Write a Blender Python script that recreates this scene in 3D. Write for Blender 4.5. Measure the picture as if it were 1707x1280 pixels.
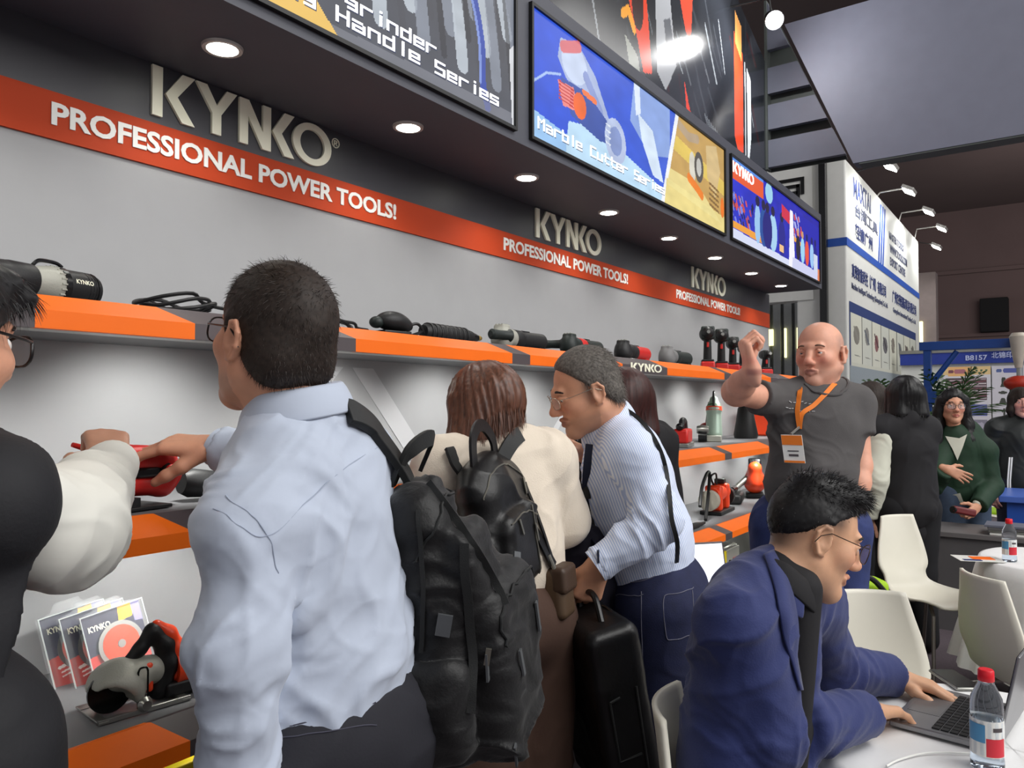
import bpy, math, random
import numpy as np
from mathutils import Vector, Matrix, Euler

scene = bpy.context.scene
for o in list(bpy.data.objects):
    bpy.data.objects.remove(o)
COL = scene.collection
RNG = np.random.default_rng(7)
random.seed(7)

# ------------------------------------------------------------------ camera
# X runs along the shelf wall, Y into it, Z up.  The camera stands at the origin.
FPX = 1275.0
YAW = math.radians(35.7)
PITCH = math.radians(1.57)
CAM = np.array([0.0, 0.0, 1.5])
_c, _s = math.cos(YAW), math.sin(YAW)
CFWD = np.array([math.cos(PITCH) * _c, math.cos(PITCH) * _s, math.sin(PITCH)])
CRIGHT = np.array([_s, -_c, 0.0])
CUP = np.cross(CRIGHT, CFWD)
cd = bpy.data.cameras.new('camera')
cam = bpy.data.objects.new('camera', cd)
COL.objects.link(cam)
cd.sensor_fit = 'HORIZONTAL'
cd.sensor_width = 36.0
cd.lens = FPX / 1707 * 36.0
cd.clip_start = 0.05
cd.clip_end = 200
_m = Matrix(((CRIGHT[0], CUP[0], -CFWD[0], CAM[0]),
             (CRIGHT[1], CUP[1], -CFWD[1], CAM[1]),
             (CRIGHT[2], CUP[2], -CFWD[2], CAM[2]),
             (0, 0, 0, 1)))
cam.matrix_world = _m
scene.camera = cam

scene.view_settings.view_transform = 'Standard'
scene.view_settings.look = 'None'
scene.view_settings.gamma = 1.0
scene.view_settings.use_curve_mapping = False
scene.view_settings.exposure = 0.30

# ------------------------------------------------------------------ hall light
world = bpy.data.worlds.new('hall_air')
scene.world = world
world.use_nodes = True
world.node_tree.nodes['Background'].inputs[0].default_value = (0.70, 0.70, 0.73, 1)
world.node_tree.nodes['Background'].inputs[1].default_value = 0.56


def area_light(name, loc, target, sx, sy, power, color=(1, 1, 1), spread=None):
    d = bpy.data.lights.new(name, 'AREA')
    d.shape = 'RECTANGLE'
    d.size = sx
    d.size_y = sy
    d.energy = power
    d.color = color
    if spread:
        d.spread = math.radians(spread)
    o = bpy.data.objects.new(name, d)
    COL.objects.link(o)
    o.location = loc
    v = Vector(target) - Vector(loc)
    o.rotation_euler = v.to_track_quat('-Z', 'Y').to_euler()
    return o


def spot_light(name, loc, target, power, size_deg, blend=0.6, radius=0.03, color=(1, 1, 1)):
    d = bpy.data.lights.new(name, 'SPOT')
    d.energy = power
    d.spot_size = math.radians(size_deg)
    d.spot_blend = blend
    d.shadow_soft_size = radius
    d.color = color
    o = bpy.data.objects.new(name, d)
    COL.objects.link(o)
    o.location = loc
    v = Vector(target) - Vector(loc)
    o.rotation_euler = v.to_track_quat('-Z', 'Y').to_euler()
    return o


# rows of the hall's ceiling lamps, high over the aisle, then added fill
area_light('hall_lamps_and_fill', (1.2, -3.6, 6.6), (1.6, 1.0, 1.0), 6.0, 2.5, 220, (1.0, 0.99, 0.97))
area_light('hall_lamps_and_fill', (5.0, -2.6, 6.6), (5.0, -1.2, 0.6), 6.0, 3.0, 150, (1.0, 0.99, 0.97))
area_light('hall_lamps_and_fill', (12.0, -3.0, 6.8), (12.0, -1.0, 0.6), 6.0, 3.0, 180, (1.0, 0.99, 0.97))
area_light('hall_lamps_and_fill', (3.2, -7.5, 4.8), (3.2, 2.0, 2.0), 9.0, 2.5, 330, (1.0, 0.99, 0.97))  # added low front fill, brightens the wall, its letters and the fascia
area_light('hall_fill', (20.0, -4.0, 4.5), (27.0, -4.0, 9.0), 8.0, 8.0, 330, (1.0, 0.93, 0.90))  # added fill without a fixture, lifts the dark roof
area_light('hall_fill', (24.0, -2.0, 5.5), (34.0, -2.0, 4.0), 8.0, 5.0, 240, (1.0, 0.93, 0.90))  # added fill without a fixture, brightens the far hall wall


# ------------------------------------------------------------------ helpers
def pt(px, py, d):
    """a place seen at pixel (px, py) of the 1707x1280 frame, d metres deep"""
    v = CFWD + (px - 853.5) / FPX * CRIGHT + (640 - py) / FPX * CUP
    return CAM + v * d


def lin(c):
    if isinstance(c, str):
        c = c.lstrip('#')
        c = tuple(int(c[i:i + 2], 16) / 255 for i in (0, 2, 4))
    return tuple((x / 12.92 if x <= 0.04045 else ((x + 0.055) / 1.055) ** 2.4) for x in c[:3])


def mat(name, color, rough=0.5, metal=0.0, bump=0.0, bscale=60.0, vary=0.06, vscale=9.0, emit=0.0,
        ecolor=None, spec=0.5, attr=None, alpha=1.0, trans=0.0, ior=1.45, coat=0.0, sheen=0.0, sss=0.0, stretch=None):
    m = bpy.data.materials.new(name)
    m.use_nodes = True
    nt = m.node_tree
    b = nt.nodes['Principled BSDF']
    col = lin(color)
    tc = nt.nodes.new('ShaderNodeTexCoord')
    src = tc.outputs['Object']
    if stretch:
        mp = nt.nodes.new('ShaderNodeMapping')
        mp.inputs['Scale'].default_value = stretch
        nt.links.new(src, mp.inputs['Vector'])
        src = mp.outputs['Vector']
    base = None
    if attr:
        a = nt.nodes.new('ShaderNodeAttribute')
        a.attribute_name = attr
        base = a.outputs['Color']
    if vary > 0:
        n = nt.nodes.new('ShaderNodeTexNoise')
        n.inputs['Scale'].default_value = vscale
        n.inputs['Detail'].default_value = 4
        nt.links.new(src, n.inputs['Vector'])
        r = nt.nodes.new('ShaderNodeMapRange')
        r.inputs['From Min'].default_value = 0.3
        r.inputs['From Max'].default_value = 0.7
        r.inputs['To Min'].default_value = 1 - vary
        r.inputs['To Max'].default_value = 1 + vary
        nt.links.new(n.outputs['Fac'], r.inputs['Value'])
        mx = nt.nodes.new('ShaderNodeVectorMath')
        mx.operation = 'MULTIPLY'
        if base is not None:
            nt.links.new(base, mx.inputs[0])
        else:
            mx.inputs[0].default_value = col
        nt.links.new(r.outputs['Result'], mx.inputs[1])
        base = mx.outputs['Vector']
    if base is not None:
        nt.links.new(base, b.inputs['Base Color'])
    else:
        b.inputs['Base Color'].default_value = (*col, 1)
    b.inputs['Roughness'].default_value = rough
    b.inputs['Metallic'].default_value = metal
    b.inputs['Specular IOR Level'].default_value = spec
    b.inputs['IOR'].default_value = ior
    b.inputs['Coat Weight'].default_value = coat
    b.inputs['Sheen Weight'].default_value = sheen
    b.inputs['Transmission Weight'].default_value = trans
    b.inputs['Alpha'].default_value = alpha
    if sss:
        b.inputs['Subsurface Weight'].default_value = sss
        b.inputs['Subsurface Radius'].default_value = (0.012, 0.005, 0.003)
        b.inputs['Subsurface Scale'].default_value = 0.5
    if emit > 0:
        if attr:
            nt.links.new(base, b.inputs['Emission Color'])
        else:
            b.inputs['Emission Color'].default_value = (*lin(ecolor or color), 1)
        b.inputs['Emission Strength'].default_value = emit
    if bump > 0:
        n2 = nt.nodes.new('ShaderNodeTexNoise')
        n2.inputs['Scale'].default_value = bscale
        n2.inputs['Detail'].default_value = 3
        nt.links.new(src, n2.inputs['Vector'])
        bp = nt.nodes.new('ShaderNodeBump')
        bp.inputs['Strength'].default_value = bump
        bp.inputs['Distance'].default_value = 0.004
        nt.links.new(n2.outputs['Fac'], bp.inputs['Height'])
        nt.links.new(bp.outputs['Normal'], b.inputs['Normal'])
    return m


def tag(o, label=None, cat=None, group=None, kind=None):
    if label:
        o['label'] = label
    if cat:
        o['category'] = cat
    if group:
        o['group'] = group
    if kind:
        o['kind'] = kind
    return o


def thing(name, label, cat, loc=(0, 0, 0), rot=(0, 0, 0), group=None):
    o = bpy.data.objects.new(name, None)
    o.empty_display_size = 0.05
    COL.objects.link(o)
    o.location = loc
    o.rotation_euler = rot
    return tag(o, label, cat, group)


def copy_tree(o, parent=None):
    c = o.copy()
    COL.objects.link(c)
    if parent is not None:
        c.parent = parent
        c.matrix_parent_inverse = o.matrix_parent_inverse.copy()
    for ch in [k for k in bpy.data.objects if k.parent == o and k is not c]:
        copy_tree(ch, c)
    return c


def unit(v):
    v = np.asarray(v, float)
    return v / max(np.linalg.norm(v), 1e-9)


def frame_z(d):
    d = unit(d)
    a = np.array([0, 0, 1.0]) if abs(d[2]) < 0.9 else np.array([1.0, 0, 0])
    u = unit(np.cross(a, d))
    return u, np.cross(d, u), d


def make_obj(name, V, F, m, parent=None, world=False, smooth=40, bevel=0.0, bseg=2, col=None):
    V = np.asarray(V, float)
    if world and parent is not None:
        r = parent
        off = np.zeros(3)
        while r is not None:
            off = off + np.array(r.location)
            r = r.parent
        V = V - off
    me = bpy.data.meshes.new(name)
    if isinstance(F, np.ndarray):
        n, k = F.shape
        me.vertices.add(len(V))
        me.vertices.foreach_set('co', V.astype(np.float32).ravel())
        me.loops.add(n * k)
        me.loops.foreach_set('vertex_index', F.astype(np.int32).ravel())
        me.polygons.add(n)
        me.polygons.foreach_set('loop_start', np.arange(0, n * k, k, dtype=np.int32))
        me.polygons.foreach_set('loop_total', np.full(n, k, dtype=np.int32))
        me.update(calc_edges=True)
        me.validate()
    else:
        me.from_pydata(V.tolist(), [], F)
    if col is not None:
        at = me.color_attributes.new('tint', 'FLOAT_COLOR', 'POINT')
        c4 = np.ones((len(V), 4), np.float32)
        c4[:, :3] = col
        at.data.foreach_set('color', c4.ravel())
    if m is not None:
        for q in (m if isinstance(m, (list, tuple)) else [m]):
            me.materials.append(q)
    if smooth:
        me.polygons.foreach_set('use_smooth', np.ones(len(me.polygons), dtype=bool))
        if smooth < 180:
            me.set_sharp_from_angle(angle=math.radians(smooth))
    o = bpy.data.objects.new(name, me)
    COL.objects.link(o)
    if parent is not None:
        o.parent = parent
    if bevel > 0:
        b = o.modifiers.new('edge', 'BEVEL')
        b.width = bevel
        b.segments = bseg
        b.limit_method = 'ANGLE'
        b.angle_limit = math.radians(35)
        b.harden_normals = False
    return o


class MB:
    """collects shapes; build() links them as one mesh object"""

    def __init__(self, M=None):
        self.V = []
        self.F = []
        self.M = Matrix(M) if M is not None else None

    def add(self, V, F):
        n = len(self.V)
        for v in V:
            v = Vector([float(q) for q in v])
            if self.M is not None:
                v = self.M @ v
            self.V.append(tuple(v))
        for f in F:
            self.F.append([i + n for i in f])
        return self

    def box(self, c, s, R=None, taper=1.0):
        V = []
        for z in (-1, 1):
            t = taper if z > 0 else 1.0
            for x, y in ((-1, -1), (1, -1), (1, 1), (-1, 1)):
                p = Vector((x * s[0] / 2 * t, y * s[1] / 2 * t, z * s[2] / 2))
                if R is not None:
                    p = R @ p
                V.append((p[0] + c[0], p[1] + c[1], p[2] + c[2]))
        F = [[3, 2, 1, 0], [4, 5, 6, 7], [0, 1, 5, 4], [1, 2, 6, 5], [2, 3, 7, 6], [3, 0, 4, 7]]
        return self.add(V, F)

    def cyl(self, a, b, r, r2=None, n=20, sx=1.0, sy=1.0):
        r2 = r if r2 is None else r2
        return self.lathe([(0, r), (1, r2)], a, b, n, sx, sy)

    def lathe(self, prof, a, b, n=24, sx=1.0, sy=1.0, up=None):
        """profile of (fraction along a->b, radius), capped at both ends"""
        a = np.asarray(a, float)
        b = np.asarray(b, float)
        u, v, w = frame_z(b - a)
        if up is not None:
            v = unit(np.asarray(up, float) - np.dot(up, w) * w)
            u = np.cross(v, w)
        V, F = [], []
        for t, r in prof:
            r = max(r, 1e-5)
            for k in range(n):
                g = 2 * math.pi * k / n
                V.append(a + (b - a) * t + u * (r * sx * math.cos(g)) + v * (r * sy * math.sin(g)))
        m = len(prof)
        for i in range(m - 1):
            for k in range(n):
                q = (k + 1) % n
                F.append([i * n + k, i * n + q, (i + 1) * n + q, (i + 1) * n + k])
        F.append(list(range(n))[::-1])
        F.append([(m - 1) * n + k for k in range(n)])
        return self.add(V, F)

    def tube(self, path, r, n=8, flat=None, up=None):
        """round (or flat=(width,thickness) ribbon) section swept along a path"""
        P = [np.asarray(p, float) for p in path]
        m = len(P)
        rr = [r] * m if np.isscalar(r) else list(r)
        T = []
        for i in range(m):
            T.append(unit(P[min(i + 1, m - 1)] - P[max(i - 1, 0)]))
        u, v, w = frame_z(T[0])
        V, F = [], []
        for i in range(m):
            if up is not None and callable(up):
                u = up(i)
            elif up is not None:
                u = np.asarray(up, float)
            u = unit(u - np.dot(u, T[i]) * T[i])
            v = np.cross(T[i], u)
            for k in range(n):
                g = 2 * math.pi * (k + 0.5) / n
                if flat:
                    cx, cy = math.cos(g), math.sin(g)
                    e = max(abs(cx), abs(cy)) if n == 4 else 1
                    V.append(P[i] + v * (cx / e * flat[0] / 2) + u * (cy / e * flat[1] / 2))
                else:
                    V.append(P[i] + (u * math.cos(g) + v * math.sin(g)) * rr[i])
        for i in range(m - 1):
            for k in range(n):
                q = (k + 1) % n
                F.append([i * n + k, i * n + q, (i + 1) * n + q, (i + 1) * n + k])
        F.append(list(range(n))[::-1])
        F.append([(m - 1) * n + k for k in range(n)])
        return self.add(V, F)

    def ell(self, c, rad, R=None, n=20, m=12):
        V, F = [], []
        rad = (rad, rad, rad) if np.isscalar(rad) else rad
        for i in range(m + 1):
            th = math.pi * i / m
            for k in range(n):
                g = 2 * math.pi * k / n
                p = Vector((rad[0] * math.sin(th) * math.cos(g), rad[1] * math.sin(th) * math.sin(g), rad[2] * math.cos(th)))
                if R is not None:
                    p = R @ p
                V.append((p[0] + c[0], p[1] + c[1], p[2] + c[2]))
        for i in range(m):
            for k in range(n):
                q = (k + 1) % n
                F.append([i * n + k, (i + 1) * n + k, (i + 1) * n + q, i * n + q])
        return self.add(V, F)

    def prism(self, outline, o, u, v, depth):
        """2D outline in the (u, v) plane through o, pushed depth along u x v"""
        o = np.asarray(o, float)
        u = np.asarray(u, float)
        v = np.asarray(v, float)
        w = np.cross(u, v)
        n = len(outline)
        V = [o + u * a + v * b for a, b in outline] + [o + u * a + v * b + w * depth for a, b in outline]
        area = sum(outline[i][0] * outline[(i + 1) % n][1] - outline[(i + 1) % n][0] * outline[i][1] for i in range(n))
        F = [list(range(n))[::-1], [n + i for i in range(n)]]
        F += [[i, (i + 1) % n, n + (i + 1) % n, n + i] for i in range(n)]
        if area * depth < 0:
            F = [f[::-1] for f in F]
        return self.add(V, F)

    def build(self, name, m, parent=None, world=False, smooth=40, bevel=0.0, bseg=2):
        return make_obj(name, self.V, self.F, m, parent, world, smooth, bevel, bseg)


def spline(P, n=8, closed=False):
    """Catmull-Rom through P"""
    P = [np.asarray(p, float) for p in P]
    k = len(P)
    out = []
    rng = range(k if closed else k - 1)
    for i in rng:
        if closed:
            p0, p1, p2, p3 = P[(i - 1) % k], P[i], P[(i + 1) % k], P[(i + 2) % k]
        else:
            p0, p1, p2, p3 = P[max(i - 1, 0)], P[i], P[i + 1], P[min(i + 2, k - 1)]
        for j in range(n):
            t = j / n
            out.append(0.5 * ((2 * p1) + (p2 - p0) * t + (2 * p0 - 5 * p1 + 4 * p2 - p3) * t * t + (3 * p1 - p0 - 3 * p2 + p3) * t ** 3))
    if not closed:
        out.append(P[-1])
    return out


def text_mesh(body, bold=0.0, extrude=0.0, spacing=1.0):
    """letters of the built-in font as vertices/faces, lower left at the origin"""
    cu = bpy.data.curves.new('lettering', 'FONT')
    cu.body = body
    cu.size = 1.0
    cu.offset = bold
    cu.extrude = extrude
    cu.resolution_u = 3
    cu.space_character = spacing
    ob = bpy.data.objects.new('lettering', cu)
    COL.objects.link(ob)
    dg = bpy.context.evaluated_depsgraph_get()
    me = bpy.data.meshes.new_from_object(ob.evaluated_get(dg))
    V = np.array([v.co[:] for v in me.vertices])
    F = [list(p.vertices) for p in me.polygons]
    bpy.data.objects.remove(ob)
    bpy.data.curves.remove(cu)
    bpy.data.meshes.remove(me)
    if len(V) == 0:
        return np.zeros((0, 3)), []
    V[:, :2] -= V[:, :2].min(axis=0)
    return V, F


def lettering(name, body, o, u, v, width, height, m, parent=None, bold=0.0, depth=0.0, world=True, spacing=1.0):
    """place letters with lower-left at o, spanning width along u and height along v"""
    V, F = text_mesh(body, bold, 0.5 if depth > 0 else 0.0, spacing)
    if len(V) == 0:
        return None
    ex = V[:, :2].max(axis=0)
    w = np.cross(u, v)
    P = (np.asarray(o, float)[None] + np.outer(V[:, 0] / ex[0] * width, u) + np.outer(V[:, 1] / ex[1] * height, v)
         + np.outer((V[:, 2] + (0.5 if depth > 0 else 0)) * depth, w))
    return make_obj(name, P, F, m, parent, world, smooth=0)


# a 5x7 block alphabet for the lightboxes' square lettering
_BF = {'A': '0E11111F111111', 'C': '1F10101010101F', 'H': '1111111F111111', 'L': '1010101010101F', 'M': '111B1511111111',
       'S': '1F10101F01011F', 'a': '00001E011F111F', 'b': '10101F1111111F', 'd': '01011F1111111F', 'e': '00001F111F101F',
       'g': '00001F111F010F', 'i': '04000404040404', 'l': '04040404040404', 'n': '00001F11111111', 'o': '00001F1111111F',
       'r': '00001F10101010', 's': '00001F101F011F', 't': '08081F08080807', 'u': '0000111111111F', ' ': '00000000000000'}


def block_text(body, o, u, v, px, py, mb, depth=0.002, slant=0.0):
    o = np.asarray(o, float)
    x = 0
    for ch in body:
        rows = [int(_BF[ch][2 * i:2 * i + 2], 16) for i in range(7)]
        for r in range(7):
            c = 0
            while c < 5:
                if rows[r] >> (4 - c) & 1:
                    e = c
                    while e < 5 and rows[r] >> (4 - e) & 1:
                        e += 1
                    y0 = (6 - r) * py
                    mb.prism([((x + c) * px, y0), ((x + e) * px, y0), ((x + e) * px, y0 + py), ((x + c) * px, y0 + py)], o, u, v, depth)
                    c = e
                else:
                    c += 1
        x += 6 if ch not in 'il' else 5
    return x * px


# ------------------------------------------------------------------ printed pictures
class Pic:
    """a small painted raster that becomes the print on a flat panel"""

    def __init__(self, w, h, col):
        w, h = int(w * 1.8), int(h * 1.8)
        self.a = np.zeros((h, w, 3))
        self.a[:] = lin(col)
        self.w, self.h = w, h
        yy, xx = np.mgrid[0:h, 0:w]
        self.x = (xx + 0.5) / w
        self.y = 1 - (yy + 0.5) / h

    def put(self, mask, col, k=1.0):
        self.a[mask] = self.a[mask] * (1 - k) + np.array(lin(col)) * k
        return self

    def poly(self, pts, col, k=1.0):
        ins = np.zeros(self.x.shape, bool)
        n = len(pts)
        for i in range(n):
            x0, y0 = pts[i]
            x1, y1 = pts[(i + 1) % n]
            if y0 == y1:
                continue
            c = ((y0 > self.y) != (y1 > self.y)) & (self.x < (x1 - x0) * (self.y - y0) / (y1 - y0) + x0)
            ins ^= c
        return self.put(ins, col, k)

    def ell(self, cx, cy, rx, ry, col, k=1.0, rot=0.0):
        asp = self.w / self.h
        dx, dy = (self.x - cx) * asp, self.y - cy
        c, s = math.cos(rot), math.sin(rot)
        X, Y = dx * c + dy * s, -dx * s + dy * c
        return self.put((X / (rx * asp)) ** 2 + (Y / ry) ** 2 < 1, col, k)

    def line(self, pts, wd, col, k=1.0):
        asp = self.w / self.h
        for (x0, y0), (x1, y1) in zip(pts[:-1], pts[1:]):
            ax, ay, bx, by = x0 * asp, y0, x1 * asp, y1
            dx, dy = bx - ax, by - ay
            L = dx * dx + dy * dy + 1e-9
            t = np.clip(((self.x * asp - ax) * dx + (self.y - ay) * dy) / L, 0, 1)
            d = np.hypot(self.x * asp - ax - t * dx, self.y - ay - t * dy)
            self.put(d < wd, col, k)
        return self

    def grad(self, c0, c1, ax=0):
        t = (self.x if ax == 0 else self.y)[..., None]
        self.a = np.array(lin(c0)) * (1 - t) + np.array(lin(c1)) * t
        return self

    def noise(self, amp, n=12, seed=1):
        r = np.random.default_rng(seed)
        g = r.random((n + 2, n * 2 + 2))
        X, Y = self.x * 2 * n, self.y * n
        xi, yi = X.astype(int), Y.astype(int)
        fx, fy = X - xi, Y - yi
        v = (g[yi, xi] * (1 - fx) + g[yi, xi + 1] * fx) * (1 - fy) + (g[yi + 1, xi] * (1 - fx) + g[yi + 1, xi + 1] * fx) * fy
        self.a *= (1 + amp * (v - 0.5) * 2)[..., None]
        return self

    def build(self, name, o, u, v, W, H, m, parent=None, world=True):
        """o = lower left corner; u right, v up"""
        h, w = self.h, self.w
        o = np.asarray(o, float)
        gx, gy = np.meshgrid(np.arange(w + 1) / w, 1 - np.arange(h + 1) / h)
        P = o + gx[..., None] * W * np.asarray(u, float) + gy[..., None] * H * np.asarray(v, float)
        idx = np.arange((w + 1) * (h + 1)).reshape(h + 1, w + 1)
        F = np.stack([idx[1:, :-1], idx[1:, 1:], idx[:-1, 1:], idx[:-1, :-1]], -1).reshape(-1, 4)
        ob = make_obj(name, P.reshape(-1, 3), F, m, parent, world, smooth=0)
        at = ob.data.color_attributes.new('tint', 'FLOAT_COLOR', 'CORNER')
        c4 = np.ones((h * w, 4, 4), np.float32)
        c4[:, :, :3] = self.a.reshape(-1, 1, 3)
        at.data.foreach_set('color', c4.ravel())
        return ob


UX, UY, UZ = np.array([1.0, 0, 0]), np.array([0, 1.0, 0]), np.array([0, 0, 1.0])
# ------------------------------------------------------------------ materials
M_WALL = mat('wall_white', (0.60, 0.60, 0.605), 0.55, bump=0.02, vary=0.02)
M_DARK = mat('graphite_panel', (0.235, 0.232, 0.255), 0.45, bump=0.02, vary=0.04)
M_SOFFIT = mat('soffit_paint', (0.275, 0.28, 0.315), 0.55, vary=0.04)
M_RED = mat('red_band', (0.72, 0.25, 0.11), 0.65, spec=0.25, vary=0.03)
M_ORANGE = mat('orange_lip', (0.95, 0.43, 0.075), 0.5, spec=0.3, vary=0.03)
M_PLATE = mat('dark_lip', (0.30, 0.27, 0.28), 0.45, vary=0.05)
M_BOARD = mat('shelf_top_grey', (0.42, 0.42, 0.43), 0.55, vary=0.05)
M_LETTER = mat('cream_letters', (0.97, 0.96, 0.87), 0.4, vary=0.02)
M_WHITE = mat('white_plastic', (0.90, 0.90, 0.88), 0.35, vary=0.02)
M_LAMP = mat('lamp_glow', (1, 1, 0.96), 0.4, emit=14.0, vary=0)
M_LAMPRIM = mat('lamp_rim', (0.75, 0.74, 0.72), 0.35, metal=0.3)
M_FLOOR = mat('carpet', (0.34, 0.30, 0.325), 0.95, bump=0.5, bscale=400, vary=0.12, vscale=60)
M_HALL = mat('hall_cladding', (0.345, 0.285, 0.28), 0.9, vary=0.06, vscale=0.6)
M_ROOF = mat('hall_roof', (0.33, 0.28, 0.275), 0.9, vary=0.06, vscale=0.6)
M_SCREEN = mat('lightbox_print', (1, 1, 1), 0.35, emit=0.80, attr='tint', vary=0, spec=0.2)
_b = M_SCREEN.node_tree.nodes['Principled BSDF']
for _l in list(_b.inputs['Base Color'].links):
    M_SCREEN.node_tree.links.remove(_l)
_b.inputs['Base Color'].default_value = (0.02, 0.02, 0.02, 1)
M_PRINT = mat('matt_print', (1, 1, 1), 0.5, attr='tint', vary=0.02)
M_GLOSSP = mat('gloss_print', (1, 1, 1), 0.16, attr='tint', vary=0.0, spec=0.6)
M_HEADER = mat('header_grey', (0.39, 0.40, 0.455), 0.6, vary=0.03)
M_HEADDK = mat('header_edge', (0.27, 0.29, 0.28), 0.6, vary=0.04)
M_BLACK = mat('black_rubber', (0.085, 0.085, 0.09), 0.5, bump=0.1, bscale=300, vary=0.1)
M_BLACKG = mat('black_gloss', (0.06, 0.06, 0.065), 0.25, vary=0.1)
M_STEEL = mat('brushed_steel', (0.62, 0.62, 0.60), 0.35, metal=0.85, vary=0.06)
M_CAST = mat('cast_aluminium', (0.64, 0.64, 0.60), 0.5, metal=0.2, bump=0.15, bscale=250)
M_TOOLO = mat('tool_orange', (0.90, 0.27, 0.12), 0.35, vary=0.04)
M_TOOLR = mat('tool_red', (0.78, 0.15, 0.13), 0.35, vary=0.04)
M_NBLUE = mat('booth_blue', (0.16, 0.33, 0.68), 0.45, vary=0.04)
M_GLOWY = mat('lit_window', (1.0, 0.98, 0.72), 0.5, emit=1.4, vary=0)

# ------------------------------------------------------------------ hall shell
def struct(name, mb, m, smooth=0, bevel=0.0):
    o = mb.build(name, m, smooth=smooth, bevel=bevel)
    o['kind'] = 'structure'
    return o


struct('floor', MB().box((14, -1, -0.05), (44, 26, 0.1)), M_FLOOR)
struct('ceiling', MB().box((14, -1, 9.05), (44, 26, 0.1)), M_ROOF)
struct('wall_far', MB().box((34, -1, 4.5), (0.2, 26, 9)), M_HALL)
struct('trim_1', MB().box((33.8, -1, 6.6), (0.12, 26, 0.14)), M_HALL)
struct('trim_2', MB().box((33.8, -1, 4.15), (0.12, 26, 0.12)), M_HALL)

# the booth's shelf wall and its two bands
WY = 2.0
X0, X1 = -1.2, 6.5
struct('wall_back', MB().box(((X0 + X1) / 2, WY + 0.06, 2.0), (X1 - X0, 0.12, 4.0)), M_WALL)
struct('trim_3', MB().box(((X0 + X1) / 2, WY - 0.003, 2.3485), (X1 - X0, 0.006, 0.163)), M_DARK)
struct('trim_4', MB().box(((X0 + X1) / 2, WY - 0.004, 2.2085), (X1 - X0, 0.008, 0.117)), M_RED)
# soffit box under the lightboxes
struct('trim_5', MB().box(((X0 + 6.42) / 2, 1.775, 2.73), (6.42 - X0, 0.45, 0.60)), M_SOFFIT)

# faint diagonal bands printed on the wall under the top shelf
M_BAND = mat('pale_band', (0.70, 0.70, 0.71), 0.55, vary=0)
mb = MB()
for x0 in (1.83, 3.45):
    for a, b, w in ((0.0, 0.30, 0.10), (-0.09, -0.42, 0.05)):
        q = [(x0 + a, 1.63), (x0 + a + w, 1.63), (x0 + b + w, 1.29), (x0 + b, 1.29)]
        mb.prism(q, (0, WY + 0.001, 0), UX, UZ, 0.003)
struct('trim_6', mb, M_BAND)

# ---- KYNKO letters
def kynko_outlines():
    t = 0.155
    L = []
    L.append([(0, 0), (t, 0), (t, 1), (0, 1)])
    L.append([(0.20, 0.50), (0.46, 1.0), (0.66, 1.0), (0.385, 0.50), (0.66, 0), (0.46, 0)])
    L.append([(0.68, 1), (0.86, 1), (1.03, 0.62), (1.20, 1), (1.38, 1), (1.105, 0.44), (1.105, 0), (0.95, 0), (0.95, 0.44)])
    L.append([(1.43, 0), (1.585, 0), (1.585, 0.64), (1.86, 0), (2.02, 0), (2.02, 1), (1.865, 1), (1.865, 0.38), (1.60, 1), (1.43, 1)])
    L.append([(2.05, 0.50), (2.29, 1.0), (2.49, 1.0), (2.235, 0.50), (2.49, 0), (2.29, 0)])
    O = []
    n = 40
    for k in range(n + 1):
        g = 2 * math.pi * k / n
        O.append((2.88 + 0.42 * math.cos(g), 0.5 + 0.5 * math.sin(g)))
    for k in range(n, -1, -1):
        g = 2 * math.pi * k / n
        O.append((2.88 + 0.265 * math.cos(g), 0.5 + 0.345 * math.sin(g)))
    return L, O


def kynko(mb, o, u, v, width, height, depth):
    L, O = kynko_outlines()
    sx = width / 3.30
    for q in L:
        mb.prism([(a * sx, b * height) for a, b in q], o, u, v, depth)
    n = (len(O) // 2)
    for k in range(n - 1):      # the ring letter, in pieces
        a, b = O[k], O[k + 1]
        c, d = O[2 * n - 2 - k], O[2 * n - 1 - k]
        mb.prism([(a[0] * sx, a[1] * height), (b[0] * sx, b[1] * height), (c[0] * sx, c[1] * height), (d[0] * sx, d[1] * height)], o, u, v, depth)
    return mb


where = ['largest in view, above the drill', 'in the middle, above the grinders', 'smallest in view, at the right end']
for i in range(3):
    xs = 1.095 + 1.863 * i
    t = thing('wall_sign', 'cream raised logo letters over a white slogan, ' + where[i], 'sign',
              (xs, WY, 2.15), group='logo signs along the booth wall')
    kynko(MB(), (xs, WY - 0.006, 2.287), UX, UZ, 0.625, 0.137, 0.009).build('logo_letters', M_LETTER, t, True, smooth=0)
    lettering('slogan_letters', 'PROFESSIONAL POWER TOOLS!', (xs - 0.251, WY - 0.0082, 2.184), UX, UZ, 1.19, 0.0575, M_WHITE, t, bold=0.03, depth=0.003)
    if i == 0:
        lettering('registered_mark', '\u00ae', (xs + 0.632, WY - 0.0062, 2.373), UX, UZ, 0.034, 0.034, M_LETTER, t, bold=0.0, depth=0.003)

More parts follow.
